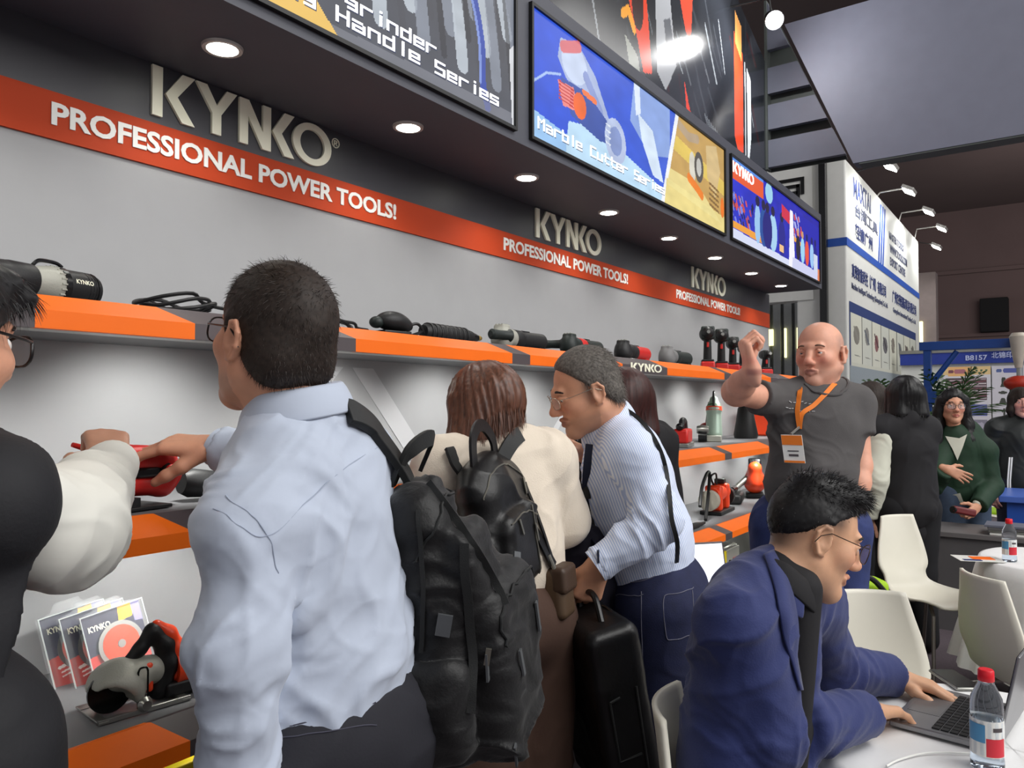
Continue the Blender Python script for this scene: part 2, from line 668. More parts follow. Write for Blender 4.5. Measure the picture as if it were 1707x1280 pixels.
# ---- soffit downlights
for i in range(9):
    xs = 0.46 + 0.696 * i
    lab = ['left of the first logo', 'above the first logo, nearest the camera', 'second in view from the left', 'third in view from the left',
           'fourth in view from the left', 'fourth from the right end', 'third from the right end', 'second from the right end',
           'at the right end of the soffit'][i]
    if i == 0:
        spot_light('downlight_lamp', (xs, 1.758, 2.41), (xs, 1.80, 0.0), 4.5, 130, 0.6, 0.035, (1, 0.99, 0.94))
        continue
    t = thing('downlight', 'round white recessed downlight in the dark soffit, ' + lab, 'ceiling light', (xs, 1.758, 2.43), group='downlights in the soffit')
    MB().lathe([(0, 0.036), (0, 0.053), (1, 0.050), (1, 0.040), (0.6, 0.036)], (xs, 1.758, 2.4325), (xs, 1.758, 2.423), 28).build('trim_ring', M_LAMPRIM, t, True)
    MB().cyl((xs, 1.758, 2.4295), (xs, 1.758, 2.4225), 0.0385, n=28).build('lamp_disc', M_LAMP, t, True)
    l = spot_light('downlight_lamp', (xs, 1.758, 2.41), (xs, 1.80, 0.0), 4.5, 130, 0.6, 0.035, (1, 0.99, 0.94))

# ------------------------------------------------------------------ shelves
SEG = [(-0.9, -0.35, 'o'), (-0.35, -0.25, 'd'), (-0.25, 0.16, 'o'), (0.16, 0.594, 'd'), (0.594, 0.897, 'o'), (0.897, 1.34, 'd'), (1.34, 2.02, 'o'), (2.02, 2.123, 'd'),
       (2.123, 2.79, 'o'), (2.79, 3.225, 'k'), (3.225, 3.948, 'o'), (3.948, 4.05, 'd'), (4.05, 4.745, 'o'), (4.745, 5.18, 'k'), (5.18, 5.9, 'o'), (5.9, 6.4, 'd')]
SHELF_Z = [1.701, 1.275, 0.851]
YT, YR = 1.52, 1.45
XL, XR = SEG[0][0], SEG[-1][1]


def lip(a, b, z):
    """one faceted front panel: slanted top, upright face, thickness behind"""
    mb = MB()
    pr = [(YT + 0.012, z + 0.001), (YT, z + 0.002), (YR, z - 0.033), (YR, z - 0.066), (YR + 0.02, z - 0.066), (YR + 0.02, z - 0.045), (YT + 0.012, z - 0.02)]
    sl = 0.016      # the panel ends are cut on a slant along the top
    V = []
    for end in (0, 1):
        x = (a, b)[end]
        for y, zz in pr:
            d = 0.0 if zz < z - 0.03 else -0.045 * (y - YR) / (YT - YR)
            V.append((x + d, y, zz))
    n = len(pr)
    F = [list(range(n)), [n + i for i in range(n)][::-1]]
    F += [[i, n + i, n + (i + 1) % n, (i + 1) % n] for i in range(n)]
    mb.add(V, [f[::-1] for f in F])
    return mb


shelf_names = ['top shelf of the booth wall, faceted orange front, holding grinders and a large drill',
               'middle shelf of the booth wall, faceted orange front, holding the saw being shown',
               'lowest shelf of the booth wall, faceted orange front, holding blade packs and a cutter']
for k, z in enumerate(SHELF_Z):
    t = thing('display_shelf', shelf_names[k], 'shelf', ((XL + XR) / 2, WY, z), group='display shelves')
    MB().box(((XL + XR) / 2, (YT + WY) / 2 + 0.004, z - 0.022), (XR - XL, WY - YT - 0.01, 0.044)).build('shelf_board', M_BOARD, t, True, smooth=0)
    MB().box(((XL + XR) / 2, 1.52, z - 0.054), (XR - XL, 0.09, 0.016)).build('under_trim', M_STEEL, t, True, smooth=0)
    for a, b, c in SEG:
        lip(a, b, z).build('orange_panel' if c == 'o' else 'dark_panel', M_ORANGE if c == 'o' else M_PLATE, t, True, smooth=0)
        if c == 'k' and k == 0 and a < 4:
            u = UX
            vv = unit(np.array([0, YT - YR, 0.035]))
            o = np.array([a + 0.07, YR - 0.0005, z - 0.058])
            mbk = MB()
            kynko(mbk, o, UX, UZ, 0.30, 0.034, 0.002)
            mbk.build('plate_logo', M_LETTER, t, True, smooth=0)
    for i in range(10):
        xs = 0.463 + 0.6 * i
        MB().lathe([(0, 0.036), (1, 0.034)], (xs, 1.60, z - 0.044), (xs, 1.60, z - 0.050), 18).build('puck_light', M_LAMP, t, True)
        spot_light('puck_lamp', (xs, 1.66, z - 0.056), (xs, 1.93, z - 0.42), 10.5 if k < 2 else 5.0, 120, 0.75, 0.03, (1, 1, 0.96))

# ------------------------------------------------------------------ lightboxes on the fascia
FY = 1.55
SZ0, SZ1 = 2.473, 2.952


def sx_at(px, D):
    return D * (1933.8 / (1770 - px) - 0.7187)


def lightbox(label, xa, xb, pic, extra=None):
    t = thing('lightbox', label, 'screen', ((xa + xb) / 2, FY, SZ0), group='lightboxes above the soffit')
    mb = MB()
    b = 0.012
    zc, h = (SZ0 + SZ1) / 2, SZ1 - SZ0
    for c, s in (((xa + xb) / 2, SZ0 - b / 2), ((xa + xb) / 2, SZ1 + b / 2)):
        mb.box((c, FY - 0.008, s), (xb - xa + 2 * b, 0.016, b))
    for c in (xa - b / 2, xb + b / 2):
        mb.box((c, FY - 0.008, zc), (b, 0.016, h))
    mb.build('frame', M_BLACK, t, True, smooth=0)
    pic.build('lit_print', (xa, FY - 0.006, SZ0), UX, UZ, xb - xa, h, M_SCREEN, t)
    if extra:
        extra(t)
    return t


def words(line, x, z, px, py, t):
    for w in line.split(' '):
        mb = MB()
        x += block_text(w, (x, FY - 0.0065, z), UX, UZ, px, py, mb) + 6 * px
        w_ = mb.build('print_word', M_SCRTXT, t, True, smooth=0)
        sh = MB()
        block_text(w, (x - 6 * px - len_w(w, px) + px * 0.4, FY - 0.0062, z - py * 0.45), UX, UZ, px, py, sh, 0.0008)
        sh.build('print_outline', M_SCRDK, w_, True, smooth=0)


def len_w(w, px):
    return sum(5 if c in 'il' else 6 for c in w) * px


M_SCRDK = mat('lightbox_ink', (0.16, 0.20, 0.34), 0.4, emit=0.12, vary=0)
M_SCRTXT = mat('lightbox_white', (1, 1, 1), 0.4, emit=0.85, vary=0)
# left: yellow wedge, grey work scene, blue cable
xb1 = sx_at(854, FY)
xa1 = xb1 - 1.75
p = Pic(230, 64, '#45464f')
p.grad('#50535e', '#3c3d45', 1)
for k in range(26):
    x = 0.55 + 0.45 * k / 26
    p.line([(x, 1.0), (x + 0.03, 0.25 + 0.2 * (k % 3))], 0.03 + 0.03 * (k % 2), ['#2c2c34', '#8f96a4', '#45464f', '#c9d2dc'][k % 4], 0.75)
p.ell(0.66, 0.78, 0.09, 0.30, '#93a8c9', 0.85, 0.5)
p.poly([(0.40, 1), (0.62, 1), (0.55, 0.55), (0.44, 0.5)], '#8c93a4', 0.8)
p.poly([(0.50, 1.0), (0.60, 1.0), (0.57, 0.86)], '#f2b233')
p.poly([(0, 0), (0.545, 0), (0.36, 0.56), (0.30, 1), (0, 1)], '#efc465')
p.poly([(0.22, 1), (0.46, 0.70), (0.33, 0.52), (0.12, 0.86)], '#1622b4')
p.line(spline([(0.78, 1.0), (0.86, 0.82), (0.895, 0.5), (0.90, 0.2), (0.915, 0.05)], 6), 0.035, '#2f49a8')
p.line(spline([(0.775, 1.0), (0.852, 0.82), (0.887, 0.5), (0.892, 0.2)], 6), 0.014, '#7d93d8')
p.poly([(0.0, 0.0), (1, 0), (1, 0.10), (0.52, 0.06)], '#8d8f99', 0.5)
p.poly([(0, 0), (0.545, 0), (0.50, 0.15), (0, 0.15)], '#efc465')
p.poly([(0.985, 0.55), (0.995, 0.0), (1, 0), (1, 0.6)], '#d9dbe0')
p.noise(0.10, 12)


def ex1(t):
    W = 0.0096
    words('Long Handle Series', 2.068 - W * 105, SZ0 + 0.043, W, 0.0061, t)
    words('Angle grinder', 1.757 - W * 0.96 * 76, SZ0 + 0.094, W * 0.96, 0.0061, t)


lightbox('lit screen with yellow wedge and white pixel lettering, leftmost of the three above the soffit', xa1, xb1, p, ex1)

# middle: blue marble cutting scene and a timber workshop
xa2, xb2 = sx_at(885, FY), sx_at(1208, FY)
p = Pic(260, 60, '#2f53cf')
p.grad('#2450d6', '#4a6bd8', 0)
p.noise(0.08, 6, 3)
p.poly([(0, 0.22), (0.12, 0.16), (0.30, 0.30), (0.52, 0.10), (0.62, 0.0), (0, 0)], '#9cc7f2')
p.poly([(0.13, 0.28), (0.25, 0.36), (0.60, 0.12), (0.60, 0), (0.12, 0)], '#bfe0f8')
p.poly([(0.10, 0.92), (0.17, 0.97), (0.24, 0.80), (0.31, 0.45), (0.26, 0.42), (0.20, 0.52), (0.12, 0.62), (0.09, 0.75)], '#aab8dd')
p.ell(0.155, 0.78, 0.05, 0.16, '#c9d6f0')
p.line([(0.11, 0.86), (0.17, 0.95)], 0.05, '#d9737c')
p.line([(0.20, 0.74), (0.26, 0.52), (0.27, 0.44)], 0.05, '#8c9bd0')
p.poly([(0.10, 0.60), (0.20, 0.62), (0.30, 0.46), (0.34, 0.30), (0.26, 0.26), (0.14, 0.34)], '#3c55a8')
p.poly([(0.09, 0.56), (0.15, 0.58), (0.17, 0.40), (0.11, 0.38)], '#f08a86')
for k in range(6):
    p.line([(0.095, 0.565 - 0.028 * k), (0.15, 0.555 - 0.028 * k)], 0.006, '#c93a3a')
p.ell(0.175, 0.46, 0.026, 0.11, '#f0692b')
p.line([(0.19, 0.60), (0.24, 0.58)], 0.025, '#f07a45')
p.ell(0.33, 0.34, 0.05, 0.20, '#b9c6e6', 1, -0.35)
p.ell(0.33, 0.34, 0.03, 0.13, '#8698cc', 1, -0.35)
for k in range(4):
    p.line([(0.285, 0.45 - 0.055 * k), (0.305, 0.445 - 0.055 * k)], 0.008, '#e6eefb')
p.line([(0.0, 0.42), (0.05, 0.56), (0.10, 0.62)], 0.010, '#a9c4f4')
p.poly([(0.42, 1), (0.62, 1), (0.62, 0.5), (0.50, 0.40), (0.40, 0.62)], '#8ea9e4')
p.poly([(0.44, 0.74), (0.52, 0.66), (0.58, 0.2), (0.52, 0.22), (0.46, 0.5)], '#d9e9fb')
p.poly([(0.42, 1), (0.45, 1), (0.455, 0.75), (0.43, 0.70)], '#dfeafc')
p.poly([(0.66, 1), (1, 1), (1, 0), (0.57, 0), (0.575, 0.05)], '#c9a25c')
p.poly([(0.655, 1), (0.675, 1), (0.585, 0), (0.565, 0)], '#f4f6fb')
p.poly([(0.66, 0.78), (1, 0.62), (1, 0.45), (0.64, 0.62)], '#e6c860')
p.poly([(0.60, 0.28), (1, 0.20), (1, 0), (0.585, 0)], '#ecd98c')
p.poly([(0.62, 0.40), (0.80, 0.40), (0.98, 0.10), (0.60, 0.22)], '#f2e39a', 0.8)
p.ell(0.765, 0.56, 0.022, 0.16, '#d8d4c6', 1, 0.1)
p.ell(0.81, 0.60, 0.032, 0.17, '#57524c')
p.ell(0.81, 0.60, 0.018, 0.10, '#c6c4bd')
p.line([(0.74, 0.42), (0.79, 0.36), (0.83, 0.30)], 0.05, '#f08326')
p.poly([(0.86, 0.90), (0.94, 0.98), (0.97, 0.7), (0.93, 0.35), (0.87, 0.55)], '#d9bd86')
for k in range(5):
    p.line([(0.885, 0.5 - 0.06 * k), (0.955, 0.46 - 0.06 * k)], 0.014, '#8a6a3a')
p.line([(0.68, 0.92), (0.74, 0.86), (0.80, 0.9)], 0.05, '#b8a184')
p.ell(0.985, 0.30, 0.014, 0.12, '#f07a20')
p.noise(0.10, 16, 5)


def ex2(t):
    words('Marble Cutter Series', 2.308, SZ0 + 0.041, 0.0094, 0.0063, t)


lightbox('lit screen of blue stone cutting beside a timber workshop, middle of the three', xa2, xb2, p, ex2)

# right: deep blue tool shop
xa3, xb3 = sx_at(1220, FY), sx_at(1367, FY)
p = Pic(170, 60, '#1b1fb4')
p.grad('#2530c8', '#1a17a0', 0)
p.noise(0.2, 12, 9)
p.poly([(0, 1), (0.30, 1), (0.30, 0.74), (0, 0.80)], '#5f93e6')
p.poly([(0, 0.96), (0.30, 0.96), (0.30, 0.74), (0, 0.74)], '#e85a2c')
r = random.Random(4)
for k in range(60):
    x, y = r.random() * 0.32, 0.25 + 0.33 * r.random()
    p.line([(x, y), (x + 0.008, y - 0.05)], 0.016, r.choice(['#e2503c', '#7a86e6', '#c6503c', '#10105c', '#0b0b50']))
p.poly([(0.0, 0.22), (0.28, 0.22), (0.28, 0.13), (0, 0.14)], '#f0a23c')
p.poly([(0, 0.13), (0.6, 0.10), (0.60, 0), (0, 0)], '#d8def6')
for x, c, w in ((0.24, '#9cc6f0', 0.03), (0.30, '#1f4f9e', 0.04), (0.40, '#a9d3f2', 0.045), (0.34, '#15157a', 0.05), (0.50, '#1b1b8c', 0.04)):
    p.ell(x, 0.36, w, 0.26, c)
    p.ell(x, 0.66, 0.02, 0.07, '#1b1440')
p.ell(0.36, 0.88, 0.04, 0.14, '#9ed2ee')
p.poly([(0.50, 0.86), (0.62, 0.80), (0.62, 0.62), (0.50, 0.68)], '#d22a4a')
p.poly([(0.47, 0.16), (0.52, 0.16), (0.52, 0.26), (0.47, 0.26)], '#f0c08a')
p.poly([(0.6, 0.86), (0.635, 0.86), (0.66, 0), (0.58, 0)], '#f6f4ff')
p.poly([(0.64, 0.9), (1, 0.9), (1, 0.1), (0.66, 0.1)], '#1a1db0')
for k in range(24):
    x, y = 0.65 + r.random() * 0.10, 0.5 + 0.36 * r.random()
    p.line([(x, y), (x + 0.008, y - 0.05)], 0.016, r.choice(['#e2503c', '#aab2f0']))
p.poly([(0.65, 0.50), (0.76, 0.46), (0.76, 0.40), (0.65, 0.43)], '#f0a23c')
for x, c in ((0.70, '#1c1530'), (0.76, '#9fd6f4'), (0.82, '#e6543c'), (0.89, '#9fc8f4'), (0.94, '#141488')):
    p.ell(x, 0.36, 0.028, 0.2, c)
    p.ell(x, 0.60, 0.014, 0.06, '#c99a78' if x < 0.8 else '#0d0d60')
p.poly([(0.63, 0.18), (1, 0.14), (1, 0), (0.62, 0)], '#cfd2f2')
p.poly([(0.915, 0.42), (0.975, 0.42), (0.975, 0.14), (0.915, 0.14)], '#cfd8ee')
p.poly([(0.975, 0.2), (1, 0.2), (1, 0), (0.97, 0)], '#e0825a')


def ex3(t):
    mb = MB()
    kynko(mb, (xa3 + 0.03, FY - 0.0065, SZ0 + 0.395), UX, UZ, 0.375, 0.066, 0.002)
    mb.build('print_logo', M_SCRTXT, t, True, smooth=0)


lightbox('lit screen of a deep blue tool shop with shoppers, rightmost of the three', xa3, xb3, p, ex3)

# ------------------------------------------------------------------ black poster wall above
p = Pic(300, 90, '#26282c')
p.grad('#2c2d31', '#23262c', 0)
p.noise(0.25, 8, 2)
for k in range(60):
    r2 = random.Random(k)
    x, y = 0.35 + 0.6 * r2.random(), 0.1 + 0.8 * r2.random()
    p.line([(x, y), (x + 0.02 + 0.03 * r2.random(), y - 0.10 - 0.1 * r2.random())], 0.004 + 0.005 * r2.random(), r2.choice(['#8f959a', '#5d6166', '#3b3e44', '#4c1f20']), 0.8)
p.poly([(0.455, 0.62), (0.475, 0.72), (0.53, 0.56), (0.545, 0.32), (0.52, 0.30), (0.50, 0.42)], '#d5452c')
p.ell(0.505, 0.52, 0.016, 0.09, '#3a2524')
p.poly([(0.47, 0.38), (0.505, 0.34), (0.525, 0.16), (0.50, 0.16)], '#8d9088')
p.line([(0.465, 0.44), (0.48, 0.47), (0.495, 0.42)], 0.016, '#e39a2c')
p.poly([(0.555, 0.60), (0.60, 0.66), (0.62, 0.42), (0.585, 0.30), (0.56, 0.34)], '#9a9ca0')
p.poly([(0.58, 0.55), (0.60, 0.58), (0.61, 0.5), (0.59, 0.44)], '#5b5d63')
p.poly([(0.645, 0.40), (0.665, 0.30), (0.72, 0.17), (0.72, 0.11), (0.66, 0.20)], '#d6402c')
p.line([(0.70, 0.24), (0.76, 0.14)], 0.02, '#6a1f1e')
p.line([(0.645, 0.70), (0.66, 0.62), (0.665, 0.74)], 0.04, '#d24a35')
p.poly([(0.845, 0.80), (0.885, 0.74), (0.885, 0.30), (0.865, 0.26), (0.845, 0.34)], '#e04a2c')
p.poly([(0.850, 0.90), (0.880, 0.86), (0.880, 0.70), (0.850, 0.76)], '#e6a25a')
p.poly([(0.893, 0.72), (0.925, 0.66), (0.925, 0.40), (0.91, 0.24), (0.895, 0.28)], '#dfe6ea')
p.line([(0.90, 1.0), (0.902, 0.2)], 0.012, '#2a2d33')
p.line([(0.858, 0.26), (0.86, 0.18)], 0.016, '#9aa0a8')
for k in range(14):
    p.line([(0.72 + 0.008 * k, 0.33 - 0.006 * k), (0.735 + 0.008 * k, 0.27 - 0.006 * k)], 0.006, '#7d838a', 0.6)
t = thing('poster_wall', 'glossy black poster with orange and grey power tools above the lightboxes', 'poster', (4.0, WY, 3.0))
ob = p.build('print', (1.6, WY - 0.012, 2.95), UX, UZ, 6.42 - 1.6, 1.75, M_GLOSSP, t)
me = ob.data
for v in me.vertices:      # the corner is cut on a slant
    if v.co.z + t.location.z > 4.40:
        lim = 6.42 - (v.co.z + t.location.z - 4.40) / 0.22 * 0.60
        if v.co.x + t.location.x > lim:
            v.co.x = lim - t.location.x
mb = MB()
mb.prism([(-1.2, 3.03), (6.42, 3.03), (6.42, 4.40), (5.60, 4.70), (-1.2, 4.70)], (0, WY, 0), UX, UZ, 0.02)
mb.M = None
bo = MB().prism([(1.6, 3.9), (6.42, 3.9), (6.42, 4.40), (5.60, 4.70), (1.6, 4.70)], (0, WY + 0.06, 0), UX, UZ, 0.06).build('backing_board', M_DARK, t, True, smooth=0)
mbk = MB()
kynko(mbk, (3.09, WY - 0.0125, 3.36), UX, UZ, 0.16, 0.055, 0.002)
mbk.build('print_logo', M_LETTER, t, True, smooth=0)


def poster_lamp(label, loc, aim, power, angle):
    t = thing('spotlight', label, 'spotlight', loc, group='spotlights over the poster')
    d = unit(np.array(aim) - np.array(loc))
    a = np.array(loc)
    MB().lathe([(0, 0.03), (0.1, 0.05), (0.8, 0.065), (1, 0.067)], a - d * 0.13, a, 22).build('lamp_housing', M_BLACK, t, True)
    MB().lathe([(0, 0.058), (0.6, 0.05), (1, 0.02)], a - d * 0.002, a + d * 0.012, 20).build('lens', M_LAMP, t, True)
    u, v, w = frame_z(d)
    MB().tube([a - d * 0.08, a - d * 0.08 + np.array([0, 0.02, 0.16]), (loc[0], WY - 0.01, loc[2] + 0.2)], 0.009, 8).build('arm', M_BLACK, t, True)
    if angle < 110:
        spot_light('poster_lamp', a + d * 0.03, aim, power, angle, 0.5, 0.03, (0.95, 0.98, 1.0))
    else:
        pl = bpy.data.lights.new('poster_lamp', 'POINT')
        pl.energy = power
        pl.shadow_soft_size = 0.05
        po = bpy.data.objects.new('poster_lamp', pl)
        COL.objects.link(po)
        po.location = a + d * 0.07


poster_lamp('bright round spotlight at the right end of the black poster, beside the grey header', (5.6, 1.66, 4.31), (3.6, 0.4, 2.6), 30, 150)
poster_lamp('spotlight over the black poster, left of the one beside the header', (5.05, 1.72, 4.72), (5.25, WY, 4.28), 20, 70)
poster_lamp('spotlight over the middle of the black poster, just above the picture edge', (4.30, 1.70, 4.72), (4.55, WY, 4.22), 24, 80)

# ------------------------------------------------------------------ grey header across the aisle
t = thing('booth_header', 'wide grey header panel with slanted end hanging at the booth corner', 'header', (6.35, 0.0, 3.35))
MB().prism([(-1.269, 3.352), (5.0, 3.352), (5.0, 4.58), (-1.775, 4.58)], (6.25, 0, 0), -UY, UZ, -0.16).build('front_panel', M_HEADER, t, True, smooth=0)
MB().box((6.33, -1.87, 3.346), (0.15, 6.2, 0.012)).build('bottom_edge', M_HEADDK, t, True, smooth=0)
mb = MB()
sl = lambda z: 1.367 + (z - 3.5) * 0.432
for za, zb in ((3.5, 3.73), (3.82, 4.03), (4.125, 4.345), (4.5, 4.93)):
    mb.prism([(-1.995, za), (-sl(za), za), (-min(sl(zb), 1.99), zb), (-1.995, zb)], (6.45, 0, 0), -UY, UZ, -0.05)
mb.build('slat_panel', M_HEADER, t, True, smooth=0)
mb = MB()
mb.prism([(-1.995, 3.49), (-1.375, 3.49), (-1.98, 4.93), (-1.995, 4.93)], (6.56, 0, 0), -UY, UZ, -0.02)
mb.box((6.48, 1.985, 4.2), (0.10, 0.02, 1.44))
mb.build('slat_backing', M_HEADDK, t, True, smooth=0)

# ------------------------------------------------------------------ neighbouring booth with blue stripe
NY = 2.12
t = thing('exhibition_wall', 'tall white booth wall with blue stripe, company writing and a product board', 'booth wall', (10.0, NY, 0))
MB().box((12.95, NY + 0.3, 2.27), (5.9, 0.6, 4.54)).build('wall_body', M_WHITE, t, True, smooth=0, bevel=0.02)
mb = MB().box((12.95, NY - 0.003, 3.515), (5.9, 0.006, 0.10))
mb.box((9.997, NY + 0.3, 3.515), (0.006, 0.6, 0.10))
mb.build('blue_stripe', M_NBLUE, t, True, smooth=0)
p = Pic(150, 60, '#cfcfc0')
p.put(p.y > 0.83, '#2c3f74')
p.put(p.x < 0.012, '#2c3f74')
for k in range(8):
    x = 0.02 + 0.1225 * k
    p.put((p.x > x) & (p.x < x + 0.112) & (p.y < 0.83) & (p.y > 0.06), ['#d8d8c8', '#d0d2c6'][k % 2])
    p.put((p.x > x + 0.114) & (p.x < x + 0.1215) & (p.y < 0.83) & (p.y > 0.06), '#54544e')
    p.ell(x + 0.055, 0.50 + 0.04 * math.sin(k * 2), 0.026 + 0.008 * (k % 3 == 0), 0.15, ['#77736a', '#7c7a76', '#7d3d45', '#55525a', '#6a6058', '#6b6763', '#5f5b56', '#6d6c60'][k], 0.9, 0.3 * math.sin(k * 3.1))
    p.line([(x + 0.03, 0.62), (x + 0.075, 0.42)], 0.02, ['#8f8d84', '#56606c', '#4a2f34', '#3d3b40'][k % 4], 0.9)
    p.line([(x + 0.03, 0.18), (x + 0.09, 0.17)], 0.008, '#8a8a80')
p.build('product_board', (10.10, NY - 0.004, 1.99), UX, UZ, 5.3, 0.80, M_PRINT, t)
p = Pic(20, 8, '#8f99a0')
p.noise(0.05, 3)
p.build('lower_panel', (10.10, NY - 0.004, 0.9), UX, UZ, 5.3, 1.09, M_PRINT, t)
M_INK = mat('blue_ink', (0.17, 0.22, 0.42), 0.5, vary=0.03)
M_INKG = mat('grey_ink', (0.30, 0.32, 0.42), 0.5, vary=0.03)
for s, x, z, w, h, m in (('MAXTAI', 10.42, 4.16, 1.10, 0.26, M_INK), ('\u53f0\u6e7e\u5de5\u5177', 10.5, 3.93, 1.5, 0.18, M_INKG),
                         ('\u8f7b\u94c6\u5e7f\u5dde', 10.5, 3.64, 1.10, 0.2, M_INK), ('\u771f\u8363\u667a\u80fd\u79d1\u6280\uff08\u5e7f\u5dde\uff09\u6709\u9650\u516c\u53f8', 10.27, 3.10, 2.3, 0.19, M_INK),
                         ('Machine Intelligent Technology (Guangzhou) Co. Ltd.', 10.25, 2.94, 2.45, 0.10, M_INKG),
                         ('\u5e7f\u5dde\u946b\u8363\u56fd\u9645\u8d38\u6613\u6709\u9650\u516c\u53f8', 13.1, 3.10, 2.4, 0.20, M_INK), ('Guangzhou International Trading Co. Ltd.', 13.15, 2.93, 2.3, 0.10, M_INKG),
                         ('MASTER TOOLS', 12.9, 4.06, 1.3, 0.12, M_INKG), ('WWW.TOOLS.COM', 12.95, 3.86, 1.6, 0.13, M_INKG), ('EXPORT CENTRE', 12.95, 3.66, 1.4, 0.13, M_INKG)):
    lettering('wall_lettering', s, (x, NY - 0.001, z), UX, UZ, w, h, m, t, bold=0.02, depth=0.004)
mb = MB()
for k in range(3):
    x = 12.0 + 0.16 * k
    mb.prism([(x, 3.57), (x + 0.08, 3.57), (x + 0.30, 4.45), (x + 0.22, 4.45)], (0, NY - 0.001, 0), UX, UZ, 0.004)
mb.build('slash_marks', M_NBLUE, t, True, smooth=0)
# white logo sign and posts of the booth behind
t = thing('logo_panel', 'white end wall carrying a black nested corner emblem behind the lightboxes', 'booth wall', (10.3, 2.75, 0))
MB().box((10.12, 3.0, 3.72), (0.1, 0.56, 1.8)).build('sign_board', M_WHITE, t, True, smooth=0)
M_EMB = M_BLACKG
MB().box((9.985, 2.895, 3.72), (0.02, 0.77, 1.79)).build('sign_face', M_WHITE, t, True, smooth=0)
mb = MB()
for k, (a, b) in enumerate(((0.30, 0.05), (0.19, 0.045), (0.09, 0.09))):
    mb.box((9.965, 2.585 + 0.06 + a / 2 + 0.02 * k, 4.37 - 0.085 * k), (0.02, a, 0.042))
    mb.box((9.965, 2.605 + 0.02 + 0.055 * k, 4.391 - 0.085 * k - b * 2.2), (0.02, 0.042, b * 4.4 if k < 2 else 0.1))
mb.build('emblem', M_EMB, t, True, smooth=0)
tag(MB().box((9.93, 2.372, 2.3), (0.09, 0.085, 4.6)).build('post', M_BLACKG, smooth=0, bevel=0.006), 'tall black post at the end of the white booth wall', 'post')

lamp_lab = ['second from the left on its row', 'third from the left on its row', 'fourth from the left on its row', 'lowest and farthest of them']
for i, (xs, yl, zl) in enumerate(((12.1, 1.72, 4.57), (13.95, 1.70, 4.65), (15.6, 1.70, 4.69), (16.6, 1.9, 4.55), (10.62, 1.72, 4.55))):
    lab = (['second from the left', 'third from the left', 'fourth from the left', 'round, lowest and at the right end', 'leftmost, just under the grey header'])[i]
    t = thing('arm_lamp', 'white floodlight over the blue striped wall, ' + lab, 'spotlight', (xs, yl, zl), group='floodlights over the striped wall')
    if i < 3:
        MB().tube([(xs, NY + 0.02, 4.545), (xs, NY - 0.02, zl + 0.02), (xs, yl + 0.04, zl + 0.03)], 0.012, 6).build('arm', M_LAMPRIM, t, True)
    else:
        MB().tube([(xs - 0.7 if i == 3 else xs, NY + 0.02, 4.53), (xs, yl + 0.04, zl + 0.03)], 0.008, 6).build('arm', M_BLACK, t, True)
    MB().box((xs, yl, zl), (0.30, 0.17, 0.05), Euler((0.5, 0, 0)).to_matrix()).build('lamp_housing', M_LAMPRIM, t, True, smooth=0, bevel=0.01)
    MB().box((xs, yl + 0.006, zl - 0.032), (0.27, 0.14, 0.02), Euler((0.5, 0, 0)).to_matrix()).build('lens', M_LAMP, t, True, smooth=0)
    spot_light('flood_lamp', (xs, yl + 0.03, zl - 0.07), (xs, NY, zl - 0.9), 55, 140, 0.8, 0.08, (0.98, 1, 0.98))

# grey louvred wall far behind the end of the shelves
mb = MB()
for k in range(16):
    mb.box((16.0, 3.2 + 0.22 * k, 2.2), (0.12, 0.15, 4.4))
mb.box((16.1, 4.9, 2.2), (0.06, 3.9, 4.4))
tag(mb.build('louvre_wall', mat('louvre_grey', (0.62, 0.63, 0.63), 0.6), smooth=0), 'grey ribbed partition far behind the end of the shelves', 'partition')
for i, (px0, px1, py0, py1) in enumerate(((1281, 1290, 549, 576), (1308.5, 1312, 547, 596), (1329.5, 1336, 546, 582), (1531, 1540, 536, 576))):
    X = 15.925 if i < 3 else 17.5
    def yz(px, py):
        xi = (px - 853.5) / FPX
        Y = X * (_s - xi * _c) / (_c + xi * _s)
        return Y, 1.5 + (675 - py) * (X * _c + Y * _s) / FPX
    ya, za = yz(px0, py0)
    yb, zb = yz(px1, py1)
    tag(MB().box((X, (ya + yb) / 2, (za + zb) / 2), (0.05, ya - yb, za - zb)).build('lit_panel', M_GLOWY, smooth=0, bevel=0.008),
        ['yellow lit panel just right of the red band end', 'thin yellow lit strip left of the bald man', 'yellow lit panel touching the bald man\'s head', 'upright yellow lit panel above the blue gantry post'][i], 'light panel',
        'lit panels far behind')
tag(MB().box((15.92, 3.95, 1.95), (0.05, 1.1, 0.24)).build('sign_board', M_NBLUE, smooth=0, bevel=0.005), 'blue sign board low behind the raised fist', 'sign')
_ya = (1545 - 853.5) / FPX
_ya = 17.7 * (_s - _ya * _c) / (_c + _ya * _s)
tag(MB().box((17.70, _ya, 2.1), (0.35, 0.42, 4.2)).build('hall_column', mat('column_grey', (0.50, 0.45, 0.44), 0.8), smooth=0, bevel=0.01), 'grey hall column behind the right end of the striped booth wall', 'column')
# ------------------------------------------------------------------ smooth solid modelling on a grid
def R3(*cols):
    return np.array([unit(c) for c in cols]).T


